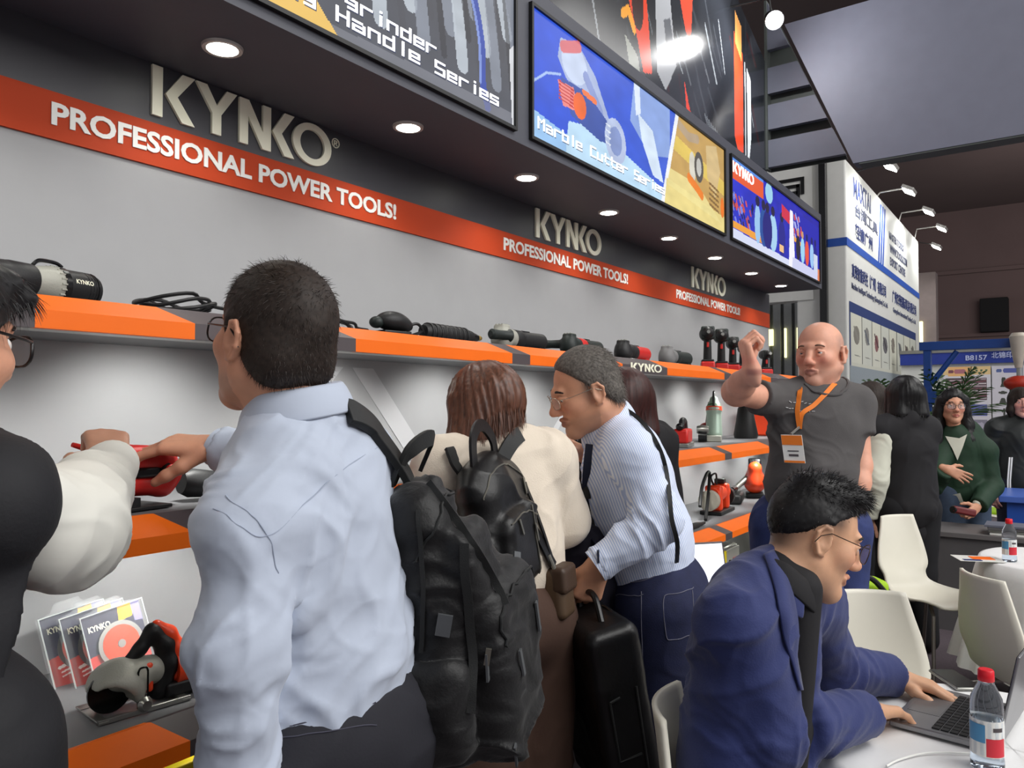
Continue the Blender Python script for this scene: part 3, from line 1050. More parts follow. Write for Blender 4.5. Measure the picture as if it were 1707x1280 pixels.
class Solid:
    """smooth unions and cuts of simple solids, meshed as one closed skin"""

    def __init__(self, res=0.006):
        self.h = res
        self.ops = []

    def _push(self, fn, lo, hi, k, mode):
        self.ops.append((fn, np.asarray(lo, float), np.asarray(hi, float), k, mode))
        return self

    def rc(self, a, b, ra, rb=None, k=0.02, off=0.0, mode='+', squash=None, cut=None):
        a = np.asarray(a, float)
        b = np.asarray(b, float)
        rb = ra if rb is None else rb
        ra, rb = ra + off, rb + off
        ba = b - a
        L2 = float(ba @ ba) + 1e-12

        def fn(X, Y, Z):
            px, py, pz = X - a[0], Y - a[1], Z - a[2]
            t = np.clip((px * ba[0] + py * ba[1] + pz * ba[2]) / L2, 0, 1)
            dx, dy, dz = px - t * ba[0], py - t * ba[1], pz - t * ba[2]
            q2 = dx * dx + dy * dy + dz * dz
            r = ra + (rb - ra) * t
            if squash is not None:
                n, q = squash
                dn = dx * n[0] + dy * n[1] + dz * n[2]
                q2 = q2 + dn * dn * (1 / (q * q) - 1)
                d = (np.sqrt(q2) - r) * (0.5 + 0.5 * q)
            else:
                d = np.sqrt(q2) - r
            if cut is not None:
                o, n = cut
                d = np.maximum(d, (X - o[0]) * n[0] + (Y - o[1]) * n[1] + (Z - o[2]) * n[2])
            return d
        m = max(ra, rb)
        return self._push(fn, np.minimum(a, b) - m, np.maximum(a, b) + m, k, mode)

    def chain(self, pts, rads, k=0.01, mode='+', off=0.0, squash=None):
        for i in range(len(pts) - 1):
            self.rc(pts[i], pts[i + 1], rads[i], rads[i + 1], k, off, mode, squash)
        return self

    def ell(self, c, r, R=None, k=0.02, off=0.0, mode='+'):
        c = np.asarray(c, float)
        r = np.full(3, r, float) if np.isscalar(r) else np.asarray(r, float)
        r = r + off
        R = np.eye(3) if R is None else np.asarray(R, float)

        def fn(X, Y, Z):
            px, py, pz = X - c[0], Y - c[1], Z - c[2]
            s0 = s1 = 0
            for i in range(3):
                q = (px * R[0, i] + py * R[1, i] + pz * R[2, i]) / r[i]
                s0 = s0 + q * q
                s1 = s1 + (q / r[i]) ** 2
            k0 = np.sqrt(s0)
            return k0 * (k0 - 1) / np.maximum(np.sqrt(s1), 1e-6)
        e = np.sqrt(((R * r[None, :]) ** 2).sum(axis=1))
        return self._push(fn, c - e, c + e, k, mode)

    def box(self, c, half, R=None, rad=0.01, k=0.02, mode='+'):
        c = np.asarray(c, float)
        hh = np.asarray(half, float)
        R = np.eye(3) if R is None else np.asarray(R, float)
        rad = min(rad, hh.min() * 0.95)

        def fn(X, Y, Z):
            px, py, pz = X - c[0], Y - c[1], Z - c[2]
            o2, ins = 0, None
            for i in range(3):
                q = np.abs(px * R[0, i] + py * R[1, i] + pz * R[2, i]) - (hh[i] - rad)
                o2 = o2 + np.maximum(q, 0) ** 2
                ins = q if ins is None else np.maximum(ins, q)
            return np.sqrt(o2) + np.minimum(ins, 0) - rad
        e = (np.abs(R) * hh[None, :]).sum(axis=1)
        return self._push(fn, c - e, c + e, k, mode)

    def half(self, o, n, lo, hi, k=0.004):
        """cut away everything on the n side of the plane, inside the given block"""
        o = np.asarray(o, float)
        n = unit(n)

        def fn(X, Y, Z):
            return -((X - o[0]) * n[0] + (Y - o[1]) * n[1] + (Z - o[2]) * n[2])
        return self._push(fn, lo, hi, k, '-')

    def mesh(self):
        h = self.h
        add = [o for o in self.ops if o[4] == '+']
        lo = np.min([o[1] for o in add], axis=0) - 3 * h
        hi = np.max([o[2] for o in add], axis=0) + 3 * h
        n = np.ceil((hi - lo) / h).astype(int) + 1
        ax = [(lo[i] + h * np.arange(n[i])).astype(np.float32) for i in range(3)]
        D = np.full(n, 0.2, np.float32)
        for fn, a, b, k, mode in self.ops:
            m = k + 3 * h
            i0 = np.maximum(np.floor((a - m - lo) / h).astype(int), 0)
            i1 = np.minimum(np.ceil((b + m - lo) / h).astype(int) + 1, n)
            if np.any(i1 <= i0):
                continue
            sl = tuple(slice(i0[i], i1[i]) for i in range(3))
            d = fn(ax[0][sl[0]][:, None, None], ax[1][sl[1]][None, :, None], ax[2][sl[2]][None, None, :]).astype(np.float32)
            cur = D[sl]
            if mode == '+':
                if k > 0:
                    q = np.maximum(k - np.abs(cur - d), 0) / k
                    D[sl] = np.minimum(cur, d) - q * q * k * 0.25
                else:
                    D[sl] = np.minimum(cur, d)
            else:
                d = -d
                if k > 0:
                    q = np.maximum(k - np.abs(cur - d), 0) / k
                    D[sl] = np.maximum(cur, d) + q * q * k * 0.25
                else:
                    D[sl] = np.maximum(cur, d)
        return nets(D, lo, h)


def nets(D, lo, h):
    s = D < 0
    c = np.zeros(tuple(np.array(D.shape) - 1), np.int8)
    for i in (0, 1):
        for j in (0, 1):
            for k in (0, 1):
                c += s[i:s.shape[0] - 1 + i, j:s.shape[1] - 1 + j, k:s.shape[2] - 1 + k]
    mixed = (c > 0) & (c < 8)
    cells = np.argwhere(mixed)
    idx = np.full(mixed.shape, -1, np.int32)
    idx[mixed] = np.arange(len(cells))
    acc = np.zeros((len(cells), 3))
    cnt = np.zeros(len(cells))
    cor = [(i, j, k) for i in (0, 1) for j in (0, 1) for k in (0, 1)]
    val = {q: D[cells[:, 0] + q[0], cells[:, 1] + q[1], cells[:, 2] + q[2]].astype(float) for q in cor}
    for q in cor:
        for a in range(3):
            if q[a] == 0:
                w = list(q)
                w[a] = 1
                w = tuple(w)
                d0, d1 = val[q], val[w]
                m = (d0 < 0) != (d1 < 0)
                t = np.where(m, d0 / np.where(m, d0 - d1, 1), 0)
                p = np.array(q, float)[None] + np.zeros((len(cells), 3))
                p[:, a] += t
                acc += p * m[:, None]
                cnt += m
    V = lo + h * (cells + acc / np.maximum(cnt, 1)[:, None])
    F = []
    for a in range(3):
        b, e = (a + 1) % 3, (a + 2) % 3
        s0 = np.take(s, np.arange(s.shape[a] - 1), axis=a)
        s1 = np.take(s, np.arange(1, s.shape[a]), axis=a)
        cr = np.argwhere(s0 != s1)
        ok = (cr[:, b] > 0) & (cr[:, e] > 0) & (cr[:, b] < idx.shape[b]) & (cr[:, e] < idx.shape[e])
        cr = cr[ok]
        sgn = s0[cr[:, 0], cr[:, 1], cr[:, 2]]
        q = []
        for db, de in ((-1, -1), (0, -1), (0, 0), (-1, 0)):
            w = cr.copy()
            w[:, b] += db
            w[:, e] += de
            q.append(idx[w[:, 0], w[:, 1], w[:, 2]])
        q = np.stack(q, 1)
        q[~sgn] = q[~sgn][:, ::-1]
        F.append(q)
    F = np.concatenate(F)
    return V, F[(F >= 0).all(axis=1)]


def vnormals(V, F):
    a, b, c, d = V[F[:, 0]], V[F[:, 1]], V[F[:, 2]], V[F[:, 3]]
    n = np.cross(c - a, d - b)
    N = np.zeros_like(V)
    for i in range(4):
        np.add.at(N, F[:, i], n)
    return N / np.maximum(np.linalg.norm(N, axis=1, keepdims=True), 1e-12)


_PERM = np.random.default_rng(3).permutation(4096)
_VAL = np.random.default_rng(5).random(4096)


def noise3(P):
    i = np.floor(P).astype(np.int64)
    f = P - i
    f = f * f * (3 - 2 * f)
    out = 0
    for dx in (0, 1):
        for dy in (0, 1):
            for dz in (0, 1):
                hsh = _PERM[(_PERM[(_PERM[(i[:, 0] + dx) & 4095] + i[:, 1] + dy) & 4095] + i[:, 2] + dz) & 4095]
                w = (f[:, 0] if dx else 1 - f[:, 0]) * (f[:, 1] if dy else 1 - f[:, 1]) * (f[:, 2] if dz else 1 - f[:, 2])
                out = out + w * _VAL[hsh]
    return out


def ridge(P):
    return 1 - np.abs(2 * noise3(P) - 1)


def crease(V, F, axis, amp, along=9.0, across=3.0, mask=None, seed=0.0, sharp=1.6):
    """folds running across (or along) an axis: displaced along the normals"""
    u, v, w = frame_z(axis)
    N = vnormals(V, F)
    B = np.stack([u, v, w], 1)
    L = V @ B
    wob = noise3(V * 7 + seed) - 0.5
    W2 = noise3(V * 13 + seed + 9) - 0.5
    Q = np.stack([L[:, 0] * across + seed, L[:, 1] * across + wob, L[:, 2] * along + wob * 1.8 + W2 * 0.8 + seed * 1.7], 1)
    d = 1.15 * ridge(Q) ** (sharp + 0.6) + 0.45 * ridge(Q * 2.2 + 5) ** 2.0 - 0.5
    if mask is not None:
        d = d * mask
    return V + N * (amp * d)[:, None]


def near(V, p, r):
    q = np.linalg.norm(V - np.asarray(p), axis=1) / r
    return np.exp(-q * q)


# ------------------------------------------------------------------ skeleton
class Skel:
    pass


def rot_about(p, o, axis, ang):
    axis = unit(axis)
    v = np.asarray(p, float) - o
    c, s = math.cos(ang), math.sin(ang)
    return o + v * c + np.cross(axis, v) * s + axis * (axis @ v) * (1 - c)


def skeleton(x, y, heading, H, lean=0.0, side=0.0, z0=0.0, shoulder=0.108, sit=None):
    k = Skel()
    a = math.radians(heading)
    k.f = np.array([math.cos(a), math.sin(a), 0])
    k.l = np.array([-math.sin(a), math.cos(a), 0])
    k.u = np.array([0, 0, 1.0])
    k.H = H
    b = np.array([x, y, z0])
    g = lambda fr, lf, up: b + k.f * fr * H + k.l * lf * H + k.u * up * H
    k.base = b
    k.pel = g(0, 0, 0.535)
    k.waist = g(0.0, 0, 0.625)
    k.chest = g(0.0, 0, 0.735)
    k.neck = g(-0.012, 0, 0.835)
    k.head = g(0.02, 0, 0.925)
    for n, s in (('L', 1), ('R', -1)):
        setattr(k, 'S' + n, g(-0.005, s * shoulder, 0.808))
        setattr(k, 'E' + n, g(-0.02, s * (shoulder + 0.03), 0.63))
        setattr(k, 'W' + n, g(0.03, s * (shoulder + 0.025), 0.485))
        setattr(k, 'H' + n, g(0, s * 0.052, 0.515))
        setattr(k, 'K' + n, g(0.012, s * 0.055, 0.285))
        setattr(k, 'A' + n, g(-0.01, s * 0.058, 0.045))
    names = ['waist', 'chest', 'neck', 'head', 'SL', 'SR', 'EL', 'ER', 'WL', 'WR']
    if lean or side:
        for n in names:
            w = 0.5 if n == 'waist' else 1.0
            p = rot_about(getattr(k, n), k.pel, k.l, math.radians(lean * w))
            p = rot_about(p, k.pel, k.f, math.radians(side * w))
            setattr(k, n, p)
        k.u = unit(k.neck - k.pel)
        k.tf = unit(np.cross(k.l, k.u))
    else:
        k.tf = k.f
    return k


def torso(S, k, off=0.0, kk=0.05, w=1.0, d=1.0, belly=1.0, low=True, lift=1.0):
    H = k.H
    up = unit(k.chest - k.pel)
    lat = unit(k.SL - k.SR)
    f = unit(np.cross(lat, up))
    R = R3(f, np.cross(up, f), up)
    S.ell(k.chest, np.array([0.066 * d, 0.098 * w, 0.115]) * H, R, kk, off)
    S.ell(k.waist, np.array([0.062 * d * belly, 0.086 * w, 0.105]) * H, R, kk, off)
    if low:
        Rp = R3(k.f, k.l, UZ)
        S.ell(k.pel + k.f * (-0.008 * H), np.array([0.068 * d, 0.098 * w, 0.085]) * H, Rp, kk, off)
    S.rc(k.SL, k.SR, 0.038 * H, None, kk, off, squash=(f, 0.9))
    for s in (k.SL, k.SR):
        S.rc(k.neck + up * 0.012 * H, s + up * 0.004 * H, 0.030 * H, 0.036 * H, kk * 0.8, off * lift)
    return R


def arm(S, k, side, r=(0.036, 0.028, 0.026, 0.019), off=0.0, upto=1.0, kk=0.03, flat=True):
    H = k.H
    s, e, w = getattr(k, 'S' + side), getattr(k, 'E' + side), getattr(k, 'W' + side)
    S.ell(s, 0.037 * H, None, kk, off)
    if upto <= 0.5:
        q = s + (e - s) * upto * 2
        S.rc(s, q, r[0] * H, (r[0] + (r[1] - r[0]) * upto * 2) * H, kk, off, cut=(q, unit(e - s)) if flat else None)
        return
    S.rc(s, e, r[0] * H, r[1] * H, kk, off)
    q = e + (w - e) * (upto - 0.5) * 2
    S.rc(e, q, r[2] * H, (r[2] + (r[3] - r[2]) * (upto - 0.5) * 2) * H, kk, off, cut=(q, unit(w - e)) if flat else None)


def legs(S, k, off=0.0, r=(0.056, 0.038, 0.036, 0.026), kk=0.035, d=1.0, w=1.0):
    H = k.H
    Rp = R3(k.f, k.l, UZ)
    S.ell(k.pel + k.f * (-0.010 * H), np.array([0.070 * d, 0.100 * w, 0.075]) * H, Rp, kk, off)
    for s in 'LR':
        hp, kn, an = getattr(k, 'H' + s), getattr(k, 'K' + s), getattr(k, 'A' + s)
        S.rc(hp, kn, r[0] * H, r[1] * H, kk, off)
        S.rc(kn, an, r[2] * H, r[3] * H, kk, off)


# ------------------------------------------------------------------ head and hands
class Frame:
    def __init__(self, c, yaw, pitch=0.0, roll=0.0, S=1.0):
        a, p, r = math.radians(yaw), math.radians(pitch), math.radians(roll)
        f = np.array([math.cos(a) * math.cos(p), math.sin(a) * math.cos(p), math.sin(p)])
        l = np.array([-math.sin(a), math.cos(a), 0])
        u = np.cross(f, l)
        l2 = l * math.cos(r) + u * math.sin(r)
        u2 = np.cross(f, l2)
        self.R = np.stack([f, l2, u2], 1)
        self.c = np.asarray(c, float)
        self.S = S

    def __call__(self, x, y, z):
        return self.c + self.S * (self.R @ np.array([x, y, z], float))

    def loc(self, V):
        return ((V - self.c) @ self.R) / self.S


def head(B, F, neck, wide=1.0, female=False, jaw=1.0, nose=1.0, lids=1.0, neck_r=0.056, fine=True):
    S, R = F.S, F.R
    E = lambda c, r, k=0.012, m='+', RR=None: B.ell(F(*c), np.array(r) * S, R if RR is None else RR, k * S, 0, m)
    C = lambda pts, rad, k=0.006, m='+': B.chain([F(*p) for p in pts], [q * S for q in rad], k * S, m)
    w = wide
    E((-0.008, 0, 0.038), (0.096, 0.075 * w, 0.088), 0.02)
    E((0.028, 0, -0.03), (0.064, 0.060 * w, 0.083), 0.03)
    for s in (1, -1):
        B.rc(F(-0.008, s * 0.052 * w * jaw, -0.050), F(0.068, s * 0.008, -0.098), 0.021 * S, 0.019 * S, 0.03 * S)
        E((0.055, s * 0.043 * w, -0.018), (0.028, 0.020, 0.022), 0.022)
    E((0.075, 0, -0.100), (0.019, 0.021, 0.017), 0.02)
    C([(0.083, -0.034, 0.030), (0.090, 0, 0.028), (0.083, 0.034, 0.030)], (0.010, 0.011, 0.010), 0.016)
    for s in (1, -1):
        E((0.099, s * 0.033, 0.009), (0.017, 0.019, 0.0125), 0.010, '-')
    for s in (1, -1):
        if fine:
            B.ell(F(0.0785, s * 0.032, 0.008), 0.0122 * S, None, 0.003 * S)
            C([(0.086, s * 0.017, 0.009), (0.0915, s * 0.031, 0.0165 * lids), (0.078, s * 0.047, 0.010)], (0.0036, 0.0046, 0.0036), 0.004)
            C([(0.086, s * 0.018, 0.004), (0.0895, s * 0.031, -0.0015), (0.078, s * 0.046, 0.004)], (0.0032, 0.0038, 0.0032), 0.004)
    C([(0.090, 0, 0.024), (0.1, 0, 0.002), (0.112, 0, -0.022)], (0.0085, 0.0095 * nose, 0.0125 * nose), 0.012)
    E((0.1145, 0, -0.0265), (0.012 * nose, 0.0125 * nose, 0.0105), 0.008)
    for s in (1, -1):
        E((0.102, s * 0.0125 * nose, -0.031), (0.012, 0.0075, 0.0085), 0.008)
    C([(0.089, -0.023, -0.060), (0.0985, -0.007, -0.0550), (0.0985, 0.007, -0.0550), (0.089, 0.023, -0.060)], (0.0038, 0.0052, 0.0052, 0.0038), 0.007)
    C([(0.089, -0.020, -0.066), (0.0965, 0, -0.0700), (0.089, 0.020, -0.066)], (0.0038, 0.0064, 0.0038), 0.007)
    C([(0.092, -0.023, -0.0622), (0.1055, 0, -0.0618), (0.092, 0.023, -0.0622)], (0.0012, 0.0016, 0.0012), 0.003, '-')
    for s in (1, -1):
        a = math.radians(16) * s
        Re = R @ np.array([[math.cos(a), -math.sin(a), 0], [math.sin(a), math.cos(a), 0], [0, 0, 1.0]])
        E((-0.010, s * 0.079 * w, -0.002), (0.019, 0.0065, 0.030), 0.008, '+', Re)
        q = 0.081 * w
        C([(0.004, s * (q - 0.004), 0.010), (0.000, s * q, 0.026), (-0.016, s * (q + 0.004), 0.028), (-0.028, s * (q + 0.005), 0.012),
           (-0.026, s * (q + 0.003), -0.010), (-0.014, s * (q + 0.001), -0.030), (-0.002, s * (q - 0.004), -0.031)], [0.0042] * 6 + [0.0055], 0.004)
        E((-0.008, s * (q + 0.008), 0.002), (0.010, 0.007, 0.016), 0.005, '-', Re)
    B.rc(F(-0.022, 0, -0.045), neck, neck_r * S, (neck_r + 0.004) * S, 0.03 * S)


def eyes(F, parent, iris=(0.16, 0.10, 0.07), look=(0, 0)):
    for s in (1, -1):
        mb = MB()
        mb.ell((0, 0, 0), 0.0125, n=20, m=16)
        V = np.array(mb.V)
        col = np.tile(np.array([0.72, 0.69, 0.66]), (len(V), 1))
        d = unit(np.array([1.0, look[0], look[1]]))
        ca = (V / 0.0125) @ d
        col[ca > 0.885] = lin(iris)
        col[ca > 0.972] = (0.01, 0.01, 0.01)
        P = np.array([F(0.0795 + v[0], s * 0.032 + v[1], 0.008 + v[2]) for v in V])
        make_obj('eye', P, mb.F, M_EYE, parent, True, 180, col=col)


def brows(F, parent, m, thick=1.0):
    for s in (1, -1):
        mb = MB()
        pts = [F(0.093, s * 0.014, 0.029), F(0.0945, s * 0.028, 0.035), F(0.086, s * 0.044, 0.032), F(0.079, s * 0.050, 0.028)]
        mb.tube(spline(pts, 4), [q * F.S * thick for q in np.interp(np.linspace(0, 1, 13), [0, .5, 1], [0.0038, 0.0036, 0.0015])], 6)
        mb.build('eyebrow', m, parent, True, smooth=180)


def glasses(F, parent, m, m_lens, w=0.026, h=0.021, rim=0.0016, x=0.108, z=0.004, shape=2.6, ear=True):
    g = MB()
    gl = MB()
    for s in (1, -1):
        loop = []
        for k in range(28):
            t = 2 * math.pi * k / 28
            cx, cz = math.cos(t), math.sin(t)
            e = (abs(cx) ** shape + abs(cz) ** shape) ** (-1 / shape)
            y = s * 0.0335 + w * cx * e
            loop.append(F(x - 0.35 * max(0, abs(y) - 0.03), y, z + h * cz * e))
        g.tube(loop + [loop[0], loop[1]], rim * F.S, 6)
        n = len(loop)
        gl.add(loop + [F(x - 0.006, s * 0.0335, z)], [[i, (i + 1) % n, n] for i in range(n)])
        if ear:
            g.tube([F(x - 0.012, s * 0.060, z + h * 0.55), F(0.07, s * 0.078, z + 0.010), F(0.0, s * 0.086, z + 0.014), F(-0.022, s * 0.088, z + 0.002), F(-0.03, s * 0.086, z - 0.014)], rim * F.S, 6)
    g.tube([F(x, -0.0085, z + 0.006), F(x + 0.004, 0, z + 0.010), F(x, 0.0085, z + 0.006)], rim * F.S, 6)
    o = g.build('glasses', m, parent, True, smooth=60)
    l = gl.build('lens', m_lens, o, True, smooth=0)
    return o


def hand(B, wrist, d, n, side, curl=(0.5, 0.5, 0.5, 0.5), spread=0.10, S=1.0, thumb=(0.55, 0.5), mid=1.0, thumb_out=0.9):
    """palm, four fingers and a thumb grown from the wrist; fingers curl towards the palm normal n"""
    d = unit(d)
    n = unit(np.asarray(n, float) - (np.asarray(n, float) @ d) * d)
    t = np.cross(d, n)
    if side == 'L':
        t = -t
    W = np.asarray(wrist, float)
    P = lambda a, b, c: W + S * (a * d + b * t + c * n)
    kn = [(0.092, 0.030), (0.096, 0.010), (0.092, -0.010), (0.084, -0.028)]
    ln = [(0.044, 0.027, 0.021), (0.048, 0.031, 0.022), (0.045, 0.029, 0.022), (0.036, 0.022, 0.020)]
    rd = [0.0098, 0.0100, 0.0095, 0.0083]
    B.rc(P(-0.03, 0.0, 0), P(0.02, 0, 0), 0.026 * S, 0.028 * S, 0.02 * S, squash=(n, 0.72))
    tips = []
    for i in range(4):
        a, b = kn[i]
        B.rc(P(0.005, b * 0.62, 0), P(a, b, 0), 0.0150 * S, 0.0118 * S, 0.014 * S)
        p = P(a, b, 0)
        ang = 0.0
        sp = (1.5 - i) * spread
        for j in range(3):
            ang += curl[i] * (0.85, 1.1 * mid, 0.75)[j]
            dr = unit((d * math.cos(sp) + t * math.sin(sp)) * math.cos(ang) + n * math.sin(ang))
            q = p + dr * ln[i][j] * S
            B.rc(p, q, rd[i] * (1.0, 0.93, 0.85)[j] * S, rd[i] * (0.93, 0.85, 0.74)[j] * S, 0.003 * S)
            p = q
        tips.append(p)
    # thumb leaves the side of the palm near its base
    p0 = P(0.018, 0.022, 0.004)
    o = thumb_out
    d1 = unit(d * math.cos(o) + t * math.sin(o) + n * thumb[0] * 0.8)
    p1 = p0 + d1 * 0.046 * S
    d2 = unit(d * math.cos(o * 0.55) + t * math.sin(o * 0.55) + n * thumb[1])
    p2 = p1 + d2 * 0.033 * S
    d3 = unit(d * math.cos(o * 0.35) + t * math.sin(o * 0.35) + n * thumb[1] * 1.1)
    p3 = p2 + d3 * 0.025 * S
    B.chain([p0, p1, p2, p3], [0.0165 * S, 0.0125 * S, 0.0108 * S, 0.0088 * S], 0.010 * S)
    return tips, p3


# ------------------------------------------------------------------ hair
def strands(V, N, dirs, L, w, m=3, droop=0.4, seed=1, jit=0.35):
    """thin tapered locks standing on a surface"""
    r = np.random.default_rng(seed)
    n = len(V)
    D = dirs + r.normal(0, jit, (n, 3))
    D /= np.linalg.norm(D, axis=1, keepdims=True)
    L = L * r.uniform(0.6, 1.25, n)
    side = np.cross(D, N + r.normal(0, 0.3, (n, 3)))
    side /= np.maximum(np.linalg.norm(side, axis=1, keepdims=True), 1e-9)
    P, F = [], []
    rings = []
    for j in range(m + 1):
        t = j / m
        c = V - N * 0.003 + D * (L * t)[:, None] + np.array([0, 0, -1.0]) * (droop * L * t * t)[:, None]
        ww = (w * (1 - t) ** 0.7 + 0.00008)
        rings.append(np.stack([c - side * ww, c + side * ww], 1))
    A = np.stack(rings, 1).reshape(n, -1, 3)
    k = A.shape[1]
    base = (np.arange(n) * k)[:, None]
    Fs = []
    for j in range(m):
        q = np.array([[2 * j, 2 * j + 1, 2 * j + 3, 2 * j + 2]])
        Fs.append(base + q)
    return A.reshape(-1, 3), np.concatenate(Fs).astype(np.int32)


def merge(parts):
    V, F, n = [], [], 0
    for v, f in parts:
        V.append(v)
        F.append(np.asarray(f) + n)
        n += len(v)
    return np.concatenate(V), np.concatenate(F)


def cap(F, wide=1.0, thick=0.010, front=(0.088, 0.070), nape=(-0.080, -0.055), res=0.0045, extra=None, burns=True, side_thin=0.4, nape_r=0.046):
    """short hair shell over the skull, ending at a hairline"""
    S = Solid(res)
    S.ell(F(-0.010, 0, 0.040), np.array([0.096 + thick * 0.7, 0.075 * wide + thick * side_thin, 0.088 + thick]) * F.S, F.R, 0.01)
    if burns:
        for s in (1, -1):
            S.rc(F(0.012, s * 0.069 * wide, 0.03), F(0.010, s * 0.068 * wide, -0.014), 0.012 * F.S, 0.009 * F.S, 0.012)
    if nape_r:
        S.rc(F(-0.055, -0.03, -0.02), F(-0.055, 0.03, -0.02), nape_r * F.S, None, 0.03)
    if extra:
        extra(S)
    # hairline: everything under the line front -> nape goes
    n2 = np.array([nape[0] - front[0], 0, nape[1] - front[1]])
    nrm = np.array([-n2[2], 0, n2[0]])
    nrm = nrm if nrm[2] < 0 else -nrm
    o = F(front[0], 0, front[1])
    big = 0.16 * F.S
    S.half(o, F.R @ nrm, F.c - big, F.c + big, 0.012)
    if burns:
        pass
    return S


def short_hair(F, parent, m, wide=1.0, thick=0.010, front=(0.088, 0.070), nape=(-0.080, -0.055), n=2600, L=0.016, w=0.0006, comb=(0.5, 0, 0.2),
               lift=0.8, top_boost=0.0, extra=None, seed=2, res=0.0045, jit=0.35, droop=0.3, side_thin=0.4, nape_r=0.046, top_z=(0.03, 0.09), side=(-0.2, 0, -0.7), side_z=0.045):
    V, Fc = cap(F, wide, thick, front, nape, res, extra, side_thin=side_thin, nape_r=nape_r).mesh()
    N = vnormals(V, Fc)
    Q = F.loc(V)
    V = V + N * ((ridge(Q * np.array([90, 140, 140])) - 0.5) * 0.0016 * F.S)[:, None]
    r = np.random.default_rng(seed)
    up = Q[:, 2] > -0.075
    ids = r.choice(np.nonzero(up)[0], n)
    hi = np.clip((Q[ids, 2] - side_z) / 0.045, 0, 1)[:, None]
    cv = (hi * np.array(comb) + (1 - hi) * np.array(side)) @ F.R.T
    dirs = N[ids] * (lift * (0.35 + 0.65 * hi)) + cv
    Ls = L * (1 + top_boost * np.clip((Q[ids, 2] - top_z[0]) / top_z[1], 0, 1))
    sv, sf = strands(V[ids], N[ids], dirs, Ls, w, 3, droop, seed, jit)
    A, B = merge([(V, Fc), (sv, sf)])
    return make_obj('hair', A, B, m, parent, True, 180)


M_LENS = mat('clear_lens', (0.9, 0.95, 1.0), 0.05, alpha=0.14, vary=0)
M_EYE = mat('eye_surface', (1, 1, 1), 0.15, attr='tint', vary=0)


def skin_mat(name, rough=0.5):
    return mat(name, (0.8, 0.6, 0.5), rough, attr='tint', bump=0.06, bscale=350, vary=0.05, vscale=45, sss=0.12)


def skin_tint(V, F, base, lip, cheek=None, stubble=None, extra=None):
    col = np.tile(np.array(lin(base)), (len(V), 1))
    if F is not None:
        Q = F.loc(V)
        lp = np.exp(-((Q[:, 1] / 0.023) ** 4 + ((Q[:, 2] + 0.0625) / 0.0105) ** 4)) * (Q[:, 0] > 0.085)
        col += (np.array(lin(lip)) - col) * (lp * 0.85)[:, None]
        if cheek:
            for s in (1, -1):
                g = np.exp(-(((Q[:, 1] - s * 0.04) / 0.022) ** 2 + ((Q[:, 2] + 0.022) / 0.02) ** 2)) * (Q[:, 0] > 0.03)
                col += (np.array(lin(cheek)) - col) * (g * 0.6)[:, None]
            g = np.exp(-((Q[:, 1] / 0.013) ** 2 + ((Q[:, 2] + 0.026) / 0.014) ** 2)) * (Q[:, 0] > 0.1)
            col += (np.array(lin(cheek)) - col) * (g * 0.5)[:, None]
        if stubble:
            g = np.clip((-Q[:, 2] - 0.045) / 0.02, 0, 1) * (Q[:, 0] > 0.0) * np.clip((0.125 + Q[:, 2]) / 0.015, 0, 1)
            col += (np.array(lin(stubble)) - col) * (g * 0.35)[:, None]
        if extra:
            extra(Q, col)
    return col


def collar(parent, neck, up, f, r0, r1, h, m, name='collar', open_front=0.25, tilt=0.25, fold=True, thick=0.004, n=36, wide=1.1):
    """a shirt collar: stand plus a turned-down leaf, open at the throat"""
    up = unit(up)
    f = unit(f - (f @ up) * up)
    l = np.cross(up, f)
    V, F = [], []
    prof = [(0.0, r0, 0), (h * 0.6, r0 * 0.97, 0), (h, r0 * 0.99, 0)]
    if fold:
        prof += [(h * 1.02, r0 * 1.05, 0), (h * 0.55, r1 * 0.97, 0), (h * -0.05, r1 * 1.04, 1)]
    for i in range(n + 1):
        g = open_front + (2 * math.pi - 2 * open_front) * i / n
        c = f * math.cos(g) + l * math.sin(g) * wide
        fr = max(0, math.cos(g))
        for z, r, tip in prof:
            V.append(np.asarray(neck) + c * r + up * (z - h * tilt * 2.2 * fr * (1.0 if z > h * 0.3 else 0.6) - tip * fr * 0.02) + f * (fr * 0.006))
    q = len(prof)
    for i in range(n):
        for j in range(q - 1):
            F.append([i * q + j, (i + 1) * q + j, (i + 1) * q + j + 1, i * q + j + 1])
    o = make_obj(name, np.array(V), F, m, parent, True, 180)
    s = o.modifiers.new('cloth', 'SOLIDIFY')
    s.thickness = thick
    s.offset = 0
    sb = o.modifiers.new('soft', 'SUBSURF')
    sb.levels = 1
    sb.render_levels = 1
    return o


def shoe(parent, an, f, H, m):
    S = Solid(0.007)
    z = 0.0
    a = np.array([an[0], an[1], 0.0])
    l = np.cross(UZ, f)
    S.rc(a + f * -0.03 + UZ * 0.045, a + f * 0.15 + UZ * 0.036, 0.042, 0.036, 0.03, squash=(UZ, 0.9))
    S.rc(a + UZ * 0.05, a + UZ * 0.10, 0.042, 0.040, 0.03)
    S.half(np.array([0, 0, 0.002]), -UZ, a - 0.3, a + np.array([0.3, 0.3, 0.0]), 0.0)
    V, F = S.mesh()
    return make_obj('shoe', V, F, m, parent, True, 180)


def cloth_obj(name, S, m, parent, folds=(), col=None):
    V, F = S.mesh()
    for a in folds:
        V = crease(V, F, *a[0], **a[1]) if isinstance(a, tuple) else a(V, F)
    return make_obj(name, V, F, m, parent, True, 180)
